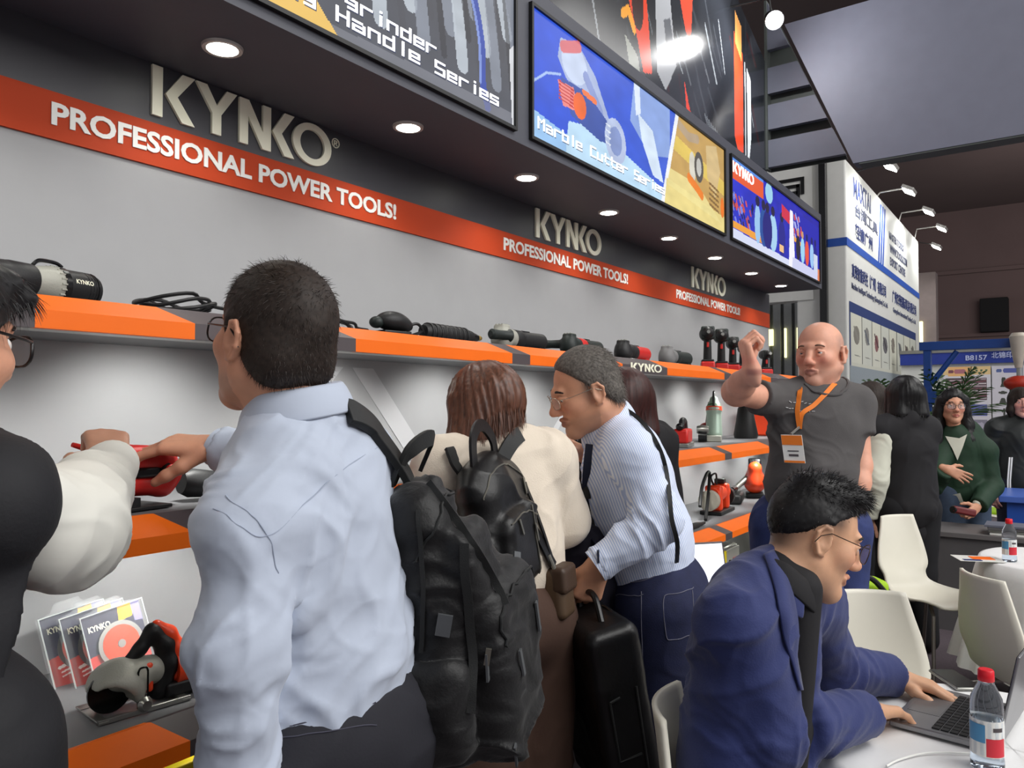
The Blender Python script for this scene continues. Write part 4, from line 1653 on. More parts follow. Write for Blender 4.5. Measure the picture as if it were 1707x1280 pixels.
# ------------------------------------------------------------------ people
M_HAIRD = mat('hair_dark', (0.17, 0.135, 0.115), 0.6, vary=0.35, vscale=140, spec=0.35)
M_HAIRBK = mat('hair_black', (0.075, 0.07, 0.075), 0.45, vary=0.3, vscale=140, spec=0.4)
M_HAIRG = mat('hair_grey', (0.36, 0.34, 0.32), 0.6, vary=0.45, vscale=160, spec=0.3)
M_HAIRBR = mat('hair_brown', (0.36, 0.225, 0.165), 0.42, vary=0.5, vscale=1.0, spec=0.5, stretch=(150, 150, 7))
M_HAIRRD = mat('hair_auburn', (0.22, 0.10, 0.085), 0.5, vary=0.4, vscale=1.0, stretch=(120, 120, 8))
M_HAIRST = mat('hair_straight_black', (0.055, 0.052, 0.058), 0.4, vary=0.4, vscale=1.0, spec=0.4, stretch=(120, 120, 8))
M_SKIN = skin_mat('skin')
M_FRAME = mat('glasses_frame', (0.07, 0.06, 0.06), 0.3, vary=0)
M_GOLDF = mat('thin_frame', (0.28, 0.24, 0.21), 0.3, metal=0.6, vary=0)
M_SHOE = mat('shoe_leather', (0.06, 0.06, 0.065), 0.45)


def body_obj(B, F, t, base, lip, cheek=None, stubble=None, extra=None):
    V, Fc = B.mesh()
    return make_obj('body', V, Fc, M_SKIN, t, True, 180, col=skin_tint(V, F, base, lip, cheek, stubble, extra))


def mesh_cloth(name, S, m, t, folds=()):
    V, Fc = S.mesh()
    for fn in folds:
        V = fn(V, Fc)
    make_obj(name, V, Fc, m, t, True, 180)
    return V, Fc


def snap(V, pts, N=None, lift=0.0015):
    out = []
    for p in pts:
        i = np.argmin(((V - np.asarray(p)) ** 2).sum(axis=1))
        out.append(V[i] + (N[i] * lift if N is not None else 0))
    return out


def smooth_path(P, n=3):
    P = np.array(P)
    for _ in range(n):
        Q = P.copy()
        Q[1:-1] = 0.25 * P[:-2] + 0.5 * P[1:-1] + 0.25 * P[2:]
        P = Q
    return list(P)


def on_surface(V, N, px, lift=0.002):
    """where the view ray of each (x, y) first meets the cloth"""
    out = []
    for x, y in px:
        d = unit(pt(x, y, 1.0) - CAM)
        w = V - CAM
        along = w @ d
        off = np.linalg.norm(w - along[:, None] * d, axis=1)
        near_ = off < max(0.008, off.min() * 1.3)
        ids = np.nonzero(near_)[0]
        i = ids[np.argmin(along[ids])]
        out.append(V[i] + N[i] * lift)
    return out


def folds(axis, amp, along, across, p=None, r=0.2, base=0.25, seed=0.0, sharp=1.6):
    def fn(V, F):
        m = None if p is None else base + (1 - base) * near(V, p, r)
        return crease(V, F, axis, amp, along, across, m, seed, sharp)
    return fn


def straight_hair(t, F, m, S, res=0.005, amp=0.005, n=500, L=0.05, seed=1, zcut=-0.02, w=0.0012, freq=75):
    V, Fc = S.mesh()
    N = vnormals(V, Fc)
    Q = F.loc(V)
    ang = np.arctan2(Q[:, 1], Q[:, 0])
    rad = 0.1
    P = np.stack([np.cos(ang) * freq * rad * 1.4, np.sin(ang) * freq * rad * 1.4, Q[:, 2] * 5], 1)
    d = ridge(P + seed) - 0.5 + 0.5 * (ridge(P * 2.3 + 7) - 0.5)
    V = V + N * (amp * d)[:, None]
    r = np.random.default_rng(seed)
    ids = np.nonzero(Q[:, 2] < zcut)[0]
    parts = [(V, Fc)]
    if len(ids) and n:
        ids = r.choice(ids, n)
        dirs = np.tile(np.array([0, 0, -1.0]), (n, 1)) + N[ids] * 0.12
        parts.append(strands(V[ids] + N[ids] * 0.002, N[ids], dirs, L, w, 3, 0.1, seed, 0.06))
    A, B = merge(parts)
    return make_obj('hair', A, B, m, t, True, 180)


# ================================================================== man in the light blue shirt
M_SHIRT = mat('light_blue_cotton', (0.70, 0.735, 0.80), 0.8, bump=0.25, bscale=22, vary=0.03, sheen=0.2)
M_NAVYT = mat('dark_trousers', (0.115, 0.115, 0.145), 0.8, bump=0.1, bscale=200, vary=0.08)
k = skeleton(0.86, 1.03, 86, 1.74)
k.neck = pt(498, 706, 1.29)
k.SL = pt(420, 884, 1.14)
k.SR = pt(590, 768, 1.42)
k.chest = pt(520, 885, 1.30)
k.waist = pt(540, 1060, 1.31)
k.pel = pt(545, 1215, 1.31)
k.EL = pt(390, 1085, 1.08)
k.WL = pt(398, 1330, 1.10)
k.WR = np.array([0.992, 1.50, 1.405])
k.ER = np.array([1.07, 1.27, 1.33])
k.HL, k.HR = k.pel - k.l * -0.09 - UZ * 0.03, k.pel - k.l * 0.09 - UZ * 0.03
for s in 'LR':
    h = getattr(k, 'H' + s)
    setattr(k, 'K' + s, np.array([h[0], h[1] + 0.01, 0.49]))
    setattr(k, 'A' + s, np.array([h[0], h[1], 0.08]))
t = thing('person', 'man seen from behind in a light blue shirt, reaching to the middle shelf', 'person', (0.9, 1.03, 0))
HF = Frame(pt(455, 574, 1.27), 90, 12, 3, 1.0)
B = Solid(0.0036)
head(B, HF, k.neck, wide=1.04, neck_r=0.060, fine=False)
B.rc(k.neck, k.chest + UZ * 0.05, 0.06, 0.08, 0.05)
B.rc(k.SL, k.SR, 0.03, None, 0.03)
B.rc(k.SR, k.ER, 0.035, 0.03, 0.02)
B.rc(k.ER, k.WR, 0.032, 0.024, 0.02)
hd = unit(pt(262, 738, 1.67) - k.WR)
hand(B, k.WR + hd * 0.01, hd, np.array([0.1, 0.35, -0.9]), 'R', curl=(0.42, 0.50, 0.56, 0.62), spread=0.11, S=1.1, thumb=(0.75, 0.65), thumb_out=0.55)
B.rc(k.SL, k.EL, 0.033, 0.03, 0.02)
B.rc(k.EL, k.WL, 0.03, 0.024, 0.02)
body_obj(B, HF, t, (0.80, 0.58, 0.47), (0.6, 0.36, 0.32), stubble=(0.42, 0.33, 0.28))
short_hair(HF, t, M_HAIRD, wide=1.05, thick=0.013, front=(0.095, 0.072), nape=(-0.080, -0.092), n=9000, L=0.009, w=0.0005, comb=(0.25, 0.15, -0.45), lift=0.5, seed=3, droop=0.2, top_boost=0.9, jit=0.22)
glasses(HF, t, M_FRAME, M_LENS, rim=0.0017)
S = Solid(0.0052)
torso(S, k, 0.008, 0.05, w=0.96, d=1.05, belly=1.1, low=False, lift=0.3)
S.ell(k.waist - UZ * 0.03, (0.118, 0.155, 0.16), R3(k.f, k.l, UZ), 0.05)
S.ell(k.pel + UZ * 0.035, (0.118, 0.165, 0.09), R3(k.f, k.l, UZ), 0.05)
S.ell(k.SL, 0.058, None, 0.04)
S.rc(k.SL, k.EL, 0.056, 0.054, 0.03)
S.rc(k.EL, k.WL, 0.054, 0.046, 0.03)
S.rc(k.SR, k.ER, 0.050, 0.048, 0.035)
S.rc(k.ER, k.WR - hd * 0.0, 0.052, 0.041, 0.03, cut=(k.WR + unit(k.WR - k.ER) * 0.0, unit(k.WR - k.ER)))
ax_arm = k.EL - k.SL
fl = [folds(k.l + np.array([0, 0, 0.25]), 0.020, 8, 1.8, k.waist, 0.26, 0.35, 1.0, 1.5), folds(np.array([0.75, 0.2, 0.62]), 0.012, 9, 2.2, k.chest - UZ * 0.1, 0.30, 0.2, 4.0, 2.2),
      folds(np.array([-0.65, 0.1, 0.75]), 0.009, 10, 2.0, k.chest, 0.30, 0.1, 14.0, 2.6),
      folds(ax_arm + 0.5 * np.array([0.3, 0, 0.2]), 0.007, 17, 5, k.EL, 0.13, 0.3, 2.0, 1.8), folds(np.array([0.5, -0.4, 0.9]), 0.010, 9, 2.5, k.SL - UZ * 0.12, 0.14, 0.0, 6.0, 2.0),
      folds(k.WL - k.EL + np.array([0.1, 0, 0]), 0.008, 18, 5, k.EL - UZ * 0.15, 0.13, 0.2, 9.0, 1.8)]
V, Fc = mesh_cloth('shirt', S, M_SHIRT, t, fl)
SV1, SN1 = V, vnormals(V, Fc)
M_SEAM = mat('seam_thread', (0.62, 0.655, 0.725), 0.8, vary=0)
mb = MB()
mb.tube(smooth_path(on_surface(SV1, SN1, spline([(352, 842), (400, 868), (455, 895), (520, 830), (590, 770), (648, 738)], 8), 0.0004)), 0.0009, 5)
mb.build('yoke_seam', M_SEAM, t, True)
mb = MB().tube(smooth_path(on_surface(SV1, SN1, spline([(368, 822), (405, 838), (440, 872), (462, 918), (470, 960)], 8), 0.0004)), 0.0009, 5)
mb.build('armhole_seam', M_SEAM, t, True)
collar(t, k.neck + UZ * 0.010 + k.f * 0.004, unit(HF.c - k.neck) * 0.6 + UZ * 0.6, k.f * 0.9 + k.l * 0.3, 0.076, 0.092, 0.050, M_SHIRT, tilt=0.35)
# cuff of the reaching arm
d = unit(k.WR - k.ER)
MB().lathe([(0, 0.040), (0, 0.044), (1, 0.043), (1, 0.036), (0.2, 0.034)], k.WR - d * 0.055, k.WR + d * 0.012, 24).build('cuff', M_SHIRT, t, True, smooth=60)
S = Solid(0.008)
legs(S, k, 0.018, r=(0.058, 0.042, 0.040, 0.032), w=1.0)
S.ell(k.pel + UZ * 0.02, (0.112, 0.160, 0.10), R3(k.f, k.l, UZ), 0.03)
V, Fc = mesh_cloth('trousers', S, M_NAVYT, t, [folds(np.array([0.2, 0, 1]), 0.006, 10, 3, None)])
N_ = vnormals(V, Fc)
M_STITCH = mat('trouser_stitch', (0.24, 0.24, 0.29), 0.8, vary=0)
for pts in ([(450, 1208), (500, 1200), (560, 1188), (630, 1168)], [(452, 1228), (530, 1222), (632, 1205)]):
    MB().tube(smooth_path(on_surface(V, N_, spline(pts, 8), 0.001)), 0.0012, 5).build('waist_stitch', M_STITCH, t, True)
for s in 'LR':
    shoe(t, getattr(k, 'A' + s), k.f, 1.74, M_SHOE)

# ================================================================== man at the left edge in a black vest
M_VEST = mat('black_vest', (0.10, 0.10, 0.115), 0.75, bump=0.15, bscale=160, vary=0.1)
M_WSHIRT = mat('white_shirt', (0.86, 0.855, 0.82), 0.75, bump=0.2, bscale=26, vary=0.02, sheen=0.1)
k = skeleton(0.30, 1.05, 22, 1.74)
k.neck = pt(-140, 765, 0.98)
k.chest = pt(-160, 970, 0.97)
k.waist = pt(-165, 1080, 0.96)
k.pel = pt(-190, 1220, 0.95)
k.SR = pt(-26, 838, 0.93)
k.SL = k.SR + unit(np.array([-0.55, 0.8, 0.03])) * 0.34
k.ER = pt(112, 872, 1.12)
k.WR = pt(186, 776, 1.43)
k.EL = k.SL + np.array([0.06, 0.06, -0.30])
k.WL = k.EL + np.array([0.22, 0.05, -0.05])
k.HL, k.HR = k.pel + k.l * 0.09 - UZ * 0.03, k.pel - k.l * 0.09 - UZ * 0.03
for s in 'LR':
    h = getattr(k, 'H' + s)
    setattr(k, 'K' + s, np.array([h[0] + 0.02, h[1], 0.49]))
    setattr(k, 'A' + s, np.array([h[0], h[1], 0.08]))
t = thing('person', 'bespectacled man at the left edge, black vest over white shirt', 'person', (0.25, 1.05, 0))
HF = Frame(pt(-128, 572, 0.97), 24, -4, 0, 1.03)
B = Solid(0.0036)
head(B, HF, k.neck, wide=1.05, neck_r=0.058, fine=False)
B.rc(k.neck, k.chest, 0.06, 0.07, 0.05)
B.rc(k.SL, k.SR, 0.035, None, 0.03)
B.rc(k.SR, k.ER, 0.033, 0.030, 0.02)
B.rc(k.ER, k.WR, 0.030, 0.024, 0.02)
hd = unit(pt(176, 715, 1.52) - k.WR)
hand(B, k.WR + hd * 0.01, hd, np.array([0.35, 0.90, -0.35]), 'R', curl=(0.75, 0.8, 0.85, 0.9), spread=0.04, S=1.0, thumb=(0.6, 0.6), thumb_out=0.7)
body_obj(B, HF, t, (0.80, 0.585, 0.48), (0.66, 0.42, 0.38), stubble=(0.5, 0.4, 0.34))


def fringe(S):
    S.chain([HF(0.070, -0.045, 0.085), HF(0.096, -0.050, 0.065), HF(0.104, -0.054, 0.04)], [0.02, 0.012, 0.005], 0.03)
    S.chain([HF(0.080, 0.0, 0.10), HF(0.104, -0.01, 0.075), HF(0.108, -0.02, 0.055)], [0.02, 0.013, 0.006], 0.03)


short_hair(HF, t, M_HAIRBK, wide=1.06, thick=0.018, front=(0.100, 0.066), nape=(-0.085, -0.065), n=5000, L=0.022, w=0.0007, comb=(0.9, -0.1, -0.35), lift=0.15, seed=5, extra=fringe, jit=0.15)
glasses(HF, t, M_FRAME, M_LENS, rim=0.0022, w=0.027, h=0.0205, x=0.112)
brows(HF, t, M_HAIRBK)
eyes(HF, t)
S = Solid(0.006)
torso(S, k, 0.010, 0.04, w=0.95, d=1.0, low=True, lift=0.3)
S.ell(k.waist, (0.115, 0.145, 0.2), R3(k.f, k.l, UZ), 0.05)
S.rc(k.SR, k.SR + (k.ER - k.SR) * 0.1, 0.06, 0.06, 0.03)
S.half(k.SR + unit(k.ER - k.SR) * 0.045, unit(k.ER - k.SR) + 0.0, k.SR - 0.22, k.SR + 0.22, 0.003)
mesh_cloth('vest', S, M_VEST, t, [folds(k.l, 0.008, 7, 2, None, seed=3.0)])
S = Solid(0.0052)
S.ell(k.SR, 0.055, None, 0.03)
S.rc(k.SR, k.ER, 0.055, 0.070, 0.03)
S.rc(k.SR + (k.ER - k.SR) * 0.6 - UZ * 0.03, k.ER - UZ * 0.035, 0.05, 0.058, 0.05)
S.rc(k.ER, k.WR, 0.070, 0.047, 0.04, cut=(k.WR, unit(k.WR - k.ER)))
S.rc(k.SL, k.EL, 0.055, 0.05, 0.03)
S.rc(k.EL, k.WL, 0.05, 0.04, 0.03)
S.rc(k.SL, k.SR, 0.045, None, 0.03)
ax = unit(k.WR - k.ER)
mesh_cloth('shirt', S, M_WSHIRT, t, [folds(ax, 0.014, 15, 5, k.ER + ax * 0.12, 0.12, 0.15, 1.0, 1.7), folds(k.ER - k.SR, 0.016, 10, 3.5, k.ER - UZ * 0.03, 0.10, 0.1, 5.0, 1.6)])
d = unit(k.WR - k.ER)
MB().lathe([(0, 0.043), (0, 0.049), (1, 0.046), (1, 0.038), (0.2, 0.036)], k.WR - d * 0.05, k.WR + d * 0.014, 24).build('cuff', M_WSHIRT, t, True, smooth=60)
collar(t, k.neck - UZ * 0.02, UZ, k.f, 0.072, 0.085, 0.045, mat('black_collar', (0.08, 0.08, 0.11), 0.7), tilt=0.3)
S = Solid(0.009)
legs(S, k, 0.022, r=(0.060, 0.044, 0.042, 0.034))
S.ell(k.pel, (0.115, 0.150, 0.12), R3(k.f, k.l, UZ), 0.03)
mesh_cloth('trousers', S, M_VEST, t, [folds(np.array([0.2, 0, 1]), 0.008, 9, 3, None)])
for s in 'LR':
    shoe(t, getattr(k, 'A' + s), k.f, 1.74, M_SHOE)

# ================================================================== woman with long brown hair
M_KNIT = mat('cream_knit', (0.87, 0.82, 0.75), 0.9, bump=0.3, bscale=260, vary=0.03, sheen=0.3)
M_BROWN = mat('brown_trousers', (0.30, 0.215, 0.175), 0.85, bump=0.1, bscale=180, vary=0.06)
k = skeleton(1.72, 1.22, 78, 1.62)
k.neck = pt(822, 742, 2.10)
k.SL = pt(745, 782, 2.0)
k.SR = pt(908, 768, 2.16)
k.chest = pt(838, 830, 2.10)
k.waist = pt(850, 925, 2.08)
k.pel = pt(850, 1030, 2.06)
k.ER = pt(938, 862, 2.22)
k.WR = k.ER + np.array([-0.02, 0.19, 0.19])
k.EL = k.SL + np.array([-0.08, 0.10, -0.24])
k.WL = k.EL + np.array([0.13, 0.02, 0.16])
k.HL, k.HR = k.pel + k.l * 0.085 - UZ * 0.03, k.pel - k.l * 0.085 - UZ * 0.03
for s, q in (('L', -0.05), ('R', 0.0)):
    h = getattr(k, 'H' + s)
    setattr(k, 'K' + s, np.array([h[0] + q * 0.5, h[1] + 0.02, 0.46]))
    setattr(k, 'A' + s, np.array([h[0] + q, h[1] - 0.01, 0.08]))
t = thing('person', 'woman from behind with straight brown hair, cream sweater, brown trousers and small black backpack', 'person', (1.74, 1.2, 0))
HF = Frame(pt(808, 684, 2.12), 92, -14, 0, 0.96)
B = Solid(0.005)
head(B, HF, k.neck, wide=0.98, neck_r=0.046, fine=False)
B.rc(k.SL, k.SR, 0.03, None, 0.03)
B.rc(k.neck, k.chest, 0.05, 0.07, 0.04)
for s in 'LR':
    S_, E_, W_ = getattr(k, 'S' + s), getattr(k, 'E' + s), getattr(k, 'W' + s)
    B.rc(S_, E_, 0.032, 0.028, 0.02)
    B.rc(E_, W_, 0.028, 0.022, 0.02)
    hand(B, W_, W_ - E_, -UZ, s, S=0.9)
body_obj(B, HF, t, (0.82, 0.62, 0.53), (0.7, 0.4, 0.38))
S = Solid(0.005)
S.ell(HF(-0.010, 0, 0.038), np.array([0.108, 0.092, 0.098]), HF.R, 0.02)
S.rc(HF(-0.052, 0.020, 0.02), pt(795, 728, 2.06), 0.072, 0.066, 0.05)
S.rc(HF(-0.035, -0.045, 0.0), pt(838, 724, 2.10), 0.050, 0.044, 0.04)
S.rc(HF(-0.025, 0.055, 0.0), pt(772, 735, 2.06), 0.045, 0.042, 0.04)
for s in (1, -1):
    S.rc(HF(0.035, s * 0.078, 0.03), HF(0.03, s * 0.086, -0.09), 0.022, 0.018, 0.03)
S.half(np.array([0, 0, 1.385]), -UZ, HF.c - 0.35, HF.c + 0.35, 0.02)
straight_hair(t, HF, M_HAIRBR, S, amp=0.006, n=2600, L=0.05, seed=11, w=0.0009, freq=95)
S = Solid(0.006)
torso(S, k, 0.012, 0.05, w=0.96, d=1.03, low=False)
S.ell(k.waist - UZ * 0.03, (0.115, 0.148, 0.14), R3(k.f, k.l, UZ), 0.05)
for s in 'LR':
    arm(S, k, s, r=(0.040, 0.036, 0.036, 0.026), off=0.012, upto=0.97)
S.rc(k.SR + (k.ER - k.SR) * 0.5, k.ER - UZ * 0.015, 0.055, 0.057, 0.04)
SV3, SF3 = mesh_cloth('sweater', S, M_KNIT, t, [folds(k.l + UZ * 0.4, 0.007, 9, 2, None, seed=2.0), folds(k.ER - k.SR, 0.007, 14, 5, k.ER, 0.12, 0.1, 3.0)])
SN3 = vnormals(SV3, SF3)
S = Solid(0.008)
legs(S, k, 0.022, r=(0.064, 0.060, 0.058, 0.050))
mesh_cloth('trousers', S, M_BROWN, t, [folds(np.array([1, 0.2, 0.1]), 0.008, 6, 1.4, None, seed=4.0)])
for s in 'LR':
    shoe(t, getattr(k, 'A' + s), k.f, 1.6, M_SHOE)

# ================================================================== man in the striped shirt, bending to the shelf
def stripe_mat(name, c0, c1, axis, per):
    m = mat(name, c0, 0.75, vary=0.02, vscale=20, sheen=0.15)
    nt = m.node_tree
    b = nt.nodes['Principled BSDF']
    tc = nt.nodes.new('ShaderNodeTexCoord')
    dt = nt.nodes.new('ShaderNodeVectorMath')
    dt.operation = 'DOT_PRODUCT'
    nt.links.new(tc.outputs['Object'], dt.inputs[0])
    dt.inputs[1].default_value = tuple(unit(axis) / per)
    fr = nt.nodes.new('ShaderNodeMath')
    fr.operation = 'FRACT'
    nt.links.new(dt.outputs['Value'], fr.inputs[0])
    gt = nt.nodes.new('ShaderNodeMath')
    gt.operation = 'GREATER_THAN'
    gt.inputs[1].default_value = 0.55
    nt.links.new(fr.outputs[0], gt.inputs[0])
    mx = nt.nodes.new('ShaderNodeMix')
    mx.data_type = 'RGBA'
    mx.inputs[6].default_value = (*lin(c0), 1)
    mx.inputs[7].default_value = (*lin(c1), 1)
    nt.links.new(gt.outputs[0], mx.inputs[0])
    nt.links.new(mx.outputs[2], b.inputs['Base Color'])
    return m


M_STRIPE = stripe_mat('striped_cotton', (0.90, 0.92, 0.97), (0.68, 0.75, 0.90), (0.62, -0.70, 0.35), 0.0062)
M_JEANS = mat('dark_jeans', (0.115, 0.135, 0.26), 0.85, bump=0.2, bscale=300, vary=0.16, vscale=25)
M_STITCHJ = mat('jeans_stitch', (0.42, 0.42, 0.48), 0.8, vary=0)
k = skeleton(2.19, 1.04, 128, 1.78, lean=20)
k.neck = pt(1016, 716, 2.36)
k.SL = pt(1050, 758, 2.18)
k.SR = pt(1018, 742, 2.52)
k.chest = pt(1046, 800, 2.36)
k.waist = pt(1072, 890, 2.38)
k.pel = pt(1085, 985, 2.40)
k.EL = pt(1098, 868, 2.14)
k.WL = pt(998, 940, 2.12)
k.ER = pt(1010, 800, 2.62)
k.WR = pt(972, 756, 2.56)
k.HL, k.HR = k.pel + k.l * 0.09 - UZ * 0.03, k.pel - k.l * 0.09 - UZ * 0.03
for s in 'LR':
    h = getattr(k, 'H' + s)
    setattr(k, 'K' + s, np.array([h[0], h[1] + 0.0, 0.49]))
    setattr(k, 'A' + s, np.array([h[0] + 0.03, h[1] - 0.03, 0.08]))
t = thing('person', 'grey-haired man in striped blue shirt and jeans bending toward the shelf, case in hand', 'person', (2.19, 1.04, 0))
HF = Frame(pt(978, 653, 2.28), 134, -20, -6, 1.0)
B = Solid(0.0034)
head(B, HF, k.neck, wide=1.03, neck_r=0.060, nose=1.12, lids=0.85)
B.rc(HF(-0.03, 0, -0.05), k.neck, 0.058, 0.066, 0.03)
B.rc(k.SL, k.SR, 0.03, None, 0.03)
B.rc(k.neck, k.chest, 0.06, 0.07, 0.04)
for s in 'LR':
    S_, E_, W_ = getattr(k, 'S' + s), getattr(k, 'E' + s), getattr(k, 'W' + s)
    B.rc(S_, E_, 0.033, 0.03, 0.02)
    B.rc(E_, W_, 0.031, 0.024, 0.02)
hd = unit(pt(976, 1000, 2.14) - k.WL)
hand(B, k.WL + hd * 0.005, hd, np.array([0.55, 0.60, -0.30]), 'L', curl=(0.95, 1.0, 1.05, 1.1), spread=0.03, S=1.05, thumb=(0.5, 0.9), thumb_out=0.6)
hdr = unit(pt(934, 728, 2.55) - k.WR)
hand(B, k.WR, hdr, np.array([-0.4, 0.3, -0.7]), 'R', curl=(0.35, 0.4, 0.45, 0.5), S=1.0)


def aged(Q, col):
    for s in (1, -1):        # greying temples and the dark of the shaved beard
        g = np.exp(-(((Q[:, 0] - 0.015) / 0.015) ** 2 + ((Q[:, 2] - 0.02) / 0.03) ** 2)) * (np.abs(Q[:, 1]) > 0.045)
        col += (np.array(lin((0.50, 0.43, 0.38))) - col) * (g * 0.4)[:, None]


body_obj(B, HF, t, (0.83, 0.61, 0.49), (0.62, 0.36, 0.32), (0.74, 0.45, 0.37), (0.45, 0.36, 0.32), aged)
eyes(HF, t, look=(0.2, -0.5))
brows(HF, t, M_HAIRD)
short_hair(HF, t, M_HAIRG, wide=1.04, thick=0.011, front=(0.072, 0.098), nape=(-0.088, -0.080), n=6000, L=0.020, w=0.0006, comb=(-0.9, 0, -0.35), lift=0.35, seed=8, droop=0.2, jit=0.2)
glasses(HF, t, mat('rimless_wire', (0.7, 0.68, 0.62), 0.25, metal=0.8, vary=0), M_LENS, rim=0.0009, w=0.026, h=0.018, x=0.112)
S = Solid(0.0052)
torso(S, k, 0.008, 0.045, w=0.95, d=1.08, belly=1.15, low=False, lift=0.4)
S.ell(k.waist - UZ * 0.02, (0.128, 0.155, 0.15), R3(k.f, k.l, UZ), 0.05)
S.ell(k.pel + UZ * 0.05, (0.125, 0.165, 0.07), R3(k.f, k.l, UZ), 0.05)
S.ell(k.SL, 0.058, None, 0.035)
S.rc(k.SL, k.EL, 0.060, 0.062, 0.035)
S.rc(k.EL, k.WL, 0.060, 0.046, 0.03, cut=(k.WL, unit(k.WL - k.EL)))
S.rc(k.SR, k.ER, 0.058, 0.05, 0.04)
S.rc(k.ER, k.WR, 0.05, 0.04, 0.03, cut=(k.WR - unit(k.WR - k.ER) * 0.05, unit(k.WR - k.ER)))
S.rc(k.neck - UZ * 0.01, k.neck + unit(HF.c - k.neck) * 0.02, 0.07, 0.068, 0.03)
ax = unit(k.WL - k.EL)
V, Fc = mesh_cloth('shirt', S, M_STRIPE, t, [folds(k.u, 0.010, 9, 2.5, k.waist, 0.2, 0.2, 1.0), folds(ax, 0.015, 15, 5, k.EL + ax * 0.08, 0.12, 0.1, 3.0, 1.7),
                                            folds(k.EL - k.SL, 0.012, 11, 3, k.EL, 0.12, 0.1, 5.0), folds(np.array([0.6, -0.4, 0.7]), 0.010, 8, 2, k.chest, 0.22, 0.0, 8.0, 2.2)])
SV4, SN4 = V, vnormals(V, Fc)
d = unit(k.WL - k.EL)
MB().lathe([(0, 0.045), (0, 0.049), (1, 0.047), (1, 0.040), (0.2, 0.036)], k.WL - d * 0.055, k.WL + d * 0.012, 24).build('cuff', M_STRIPE, t, True, smooth=60)
collar(t, k.neck + unit(HF.c - k.neck) * 0.028, unit(HF.c - k.neck) * 0.7 + UZ * 0.4, k.f * 0.8 - UZ * 0.4, 0.076, 0.092, 0.050, M_STRIPE, tilt=0.3)
S = Solid(0.007)
legs(S, k, 0.018, r=(0.066, 0.050, 0.048, 0.040), w=1.06, d=1.1)
S.ell(k.pel + UZ * 0.02, (0.128, 0.166, 0.10), R3(k.f, k.l, UZ), 0.03)
V, Fc = mesh_cloth('jeans', S, M_JEANS, t, [folds(np.array([0.2, 0.1, 1]), 0.007, 8, 3, None, seed=6.0)])
N_ = vnormals(V, Fc)
for pts in ([(1108, 990), (1112, 1060), (1124, 1068), (1150, 1062), (1160, 1050), (1158, 985)], [(1108, 990), (1135, 987), (1160, 978)], [(1024, 990), (1050, 992), (1068, 990)], [(1066, 985), (1068, 1080), (1072, 1180), (1080, 1270)],
            [(1030, 972), (1080, 962), (1140, 930)]):
    MB().tube(smooth_path(on_surface(V, N_, spline(pts, 8), 0.0012)), 0.0013, 5).build('stitching', M_STITCHJ, t, True)
for s in 'LR':
    shoe(t, getattr(k, 'A' + s), k.f, 1.78, M_SHOE)
KP4 = k

# ================================================================== bald man in the grey T-shirt
M_TEE = mat('grey_jersey', (0.315, 0.305, 0.305), 0.9, bump=0.12, bscale=200, vary=0.06)
M_BJEANS = mat('blue_jeans', (0.17, 0.215, 0.40), 0.85, bump=0.2, bscale=300, vary=0.15, vscale=25)
k = skeleton(3.14, 0.80, 183, 1.84)
k.neck = pt(1364, 652, 3.02)
k.SR = pt(1306, 672, 2.98)
k.SL = pt(1424, 676, 3.02)
k.chest = pt(1362, 722, 3.00)
k.waist = pt(1352, 800, 2.98)
k.pel = pt(1348, 872, 2.98)
k.ER = pt(1228, 652, 2.80)
k.WR = pt(1254, 618, 2.62)
k.EL = pt(1434, 776, 2.96)
k.WL = pt(1424, 872, 2.86)
k.HL, k.HR = k.pel + k.l * 0.095 - UZ * 0.03, k.pel - k.l * 0.095 - UZ * 0.03
for s in 'LR':
    h = getattr(k, 'H' + s)
    setattr(k, 'K' + s, np.array([h[0], h[1], 0.50]))
    setattr(k, 'A' + s, np.array([h[0], h[1], 0.085]))
t = thing('person', 'bald man in grey T-shirt with orange lanyard, raising his right fist', 'person', (3.14, 0.80, 0))
HF = Frame(pt(1367, 592, 3.0), 172, -2, 0, 1.03)
B = Solid(0.0034)
head(B, HF, k.neck, wide=1.06, neck_r=0.064, jaw=1.1, nose=1.1, lids=0.9)
B.rc(k.SL, k.SR, 0.035, None, 0.03)
B.rc(k.neck, k.chest, 0.065, 0.08, 0.05)
B.rc(k.SR, k.ER, 0.052, 0.046, 0.02)
B.ell(k.ER + UZ * -0.005, 0.047, None, 0.03)
B.rc(k.ER, k.ER + (k.WR - k.ER) * 0.35, 0.047, 0.046, 0.02)
B.rc(k.ER + (k.WR - k.ER) * 0.35, k.WR, 0.046, 0.030, 0.02)
hd = unit(pt(1246, 590, 2.62) - k.WR)
hand(B, k.WR, hd, np.array([0.55, -0.75, 0.1]), 'R', curl=(1.25, 1.3, 1.35, 1.4), spread=0.03, S=1.06, thumb=(0.9, 1.1), thumb_out=0.5)
B.rc(k.SL, k.EL, 0.052, 0.042, 0.02)
B.rc(k.EL, k.EL + (k.WL - k.EL) * 0.3, 0.042, 0.043, 0.02)
B.rc(k.EL + (k.WL - k.EL) * 0.3, k.WL, 0.043, 0.029, 0.02)
hand(B, k.WL, k.WL - k.EL, np.array([0, 1, 0]), 'L', S=1.05)


def balding(Q, col):
    g = np.clip((np.sqrt((Q[:, 1] / 0.08) ** 2 + 0) + (0.02 - Q[:, 0]) / 0.11 - 0.75) / 0.35, 0, 1) * np.clip((0.085 - Q[:, 2]) / 0.03, 0, 1) * np.clip((Q[:, 2] + 0.0) / 0.03, 0, 1) * (np.abs(Q[:, 1]) < 0.083)
    col += (np.array(lin((0.60, 0.50, 0.46))) - col) * (g * 0.55)[:, None]


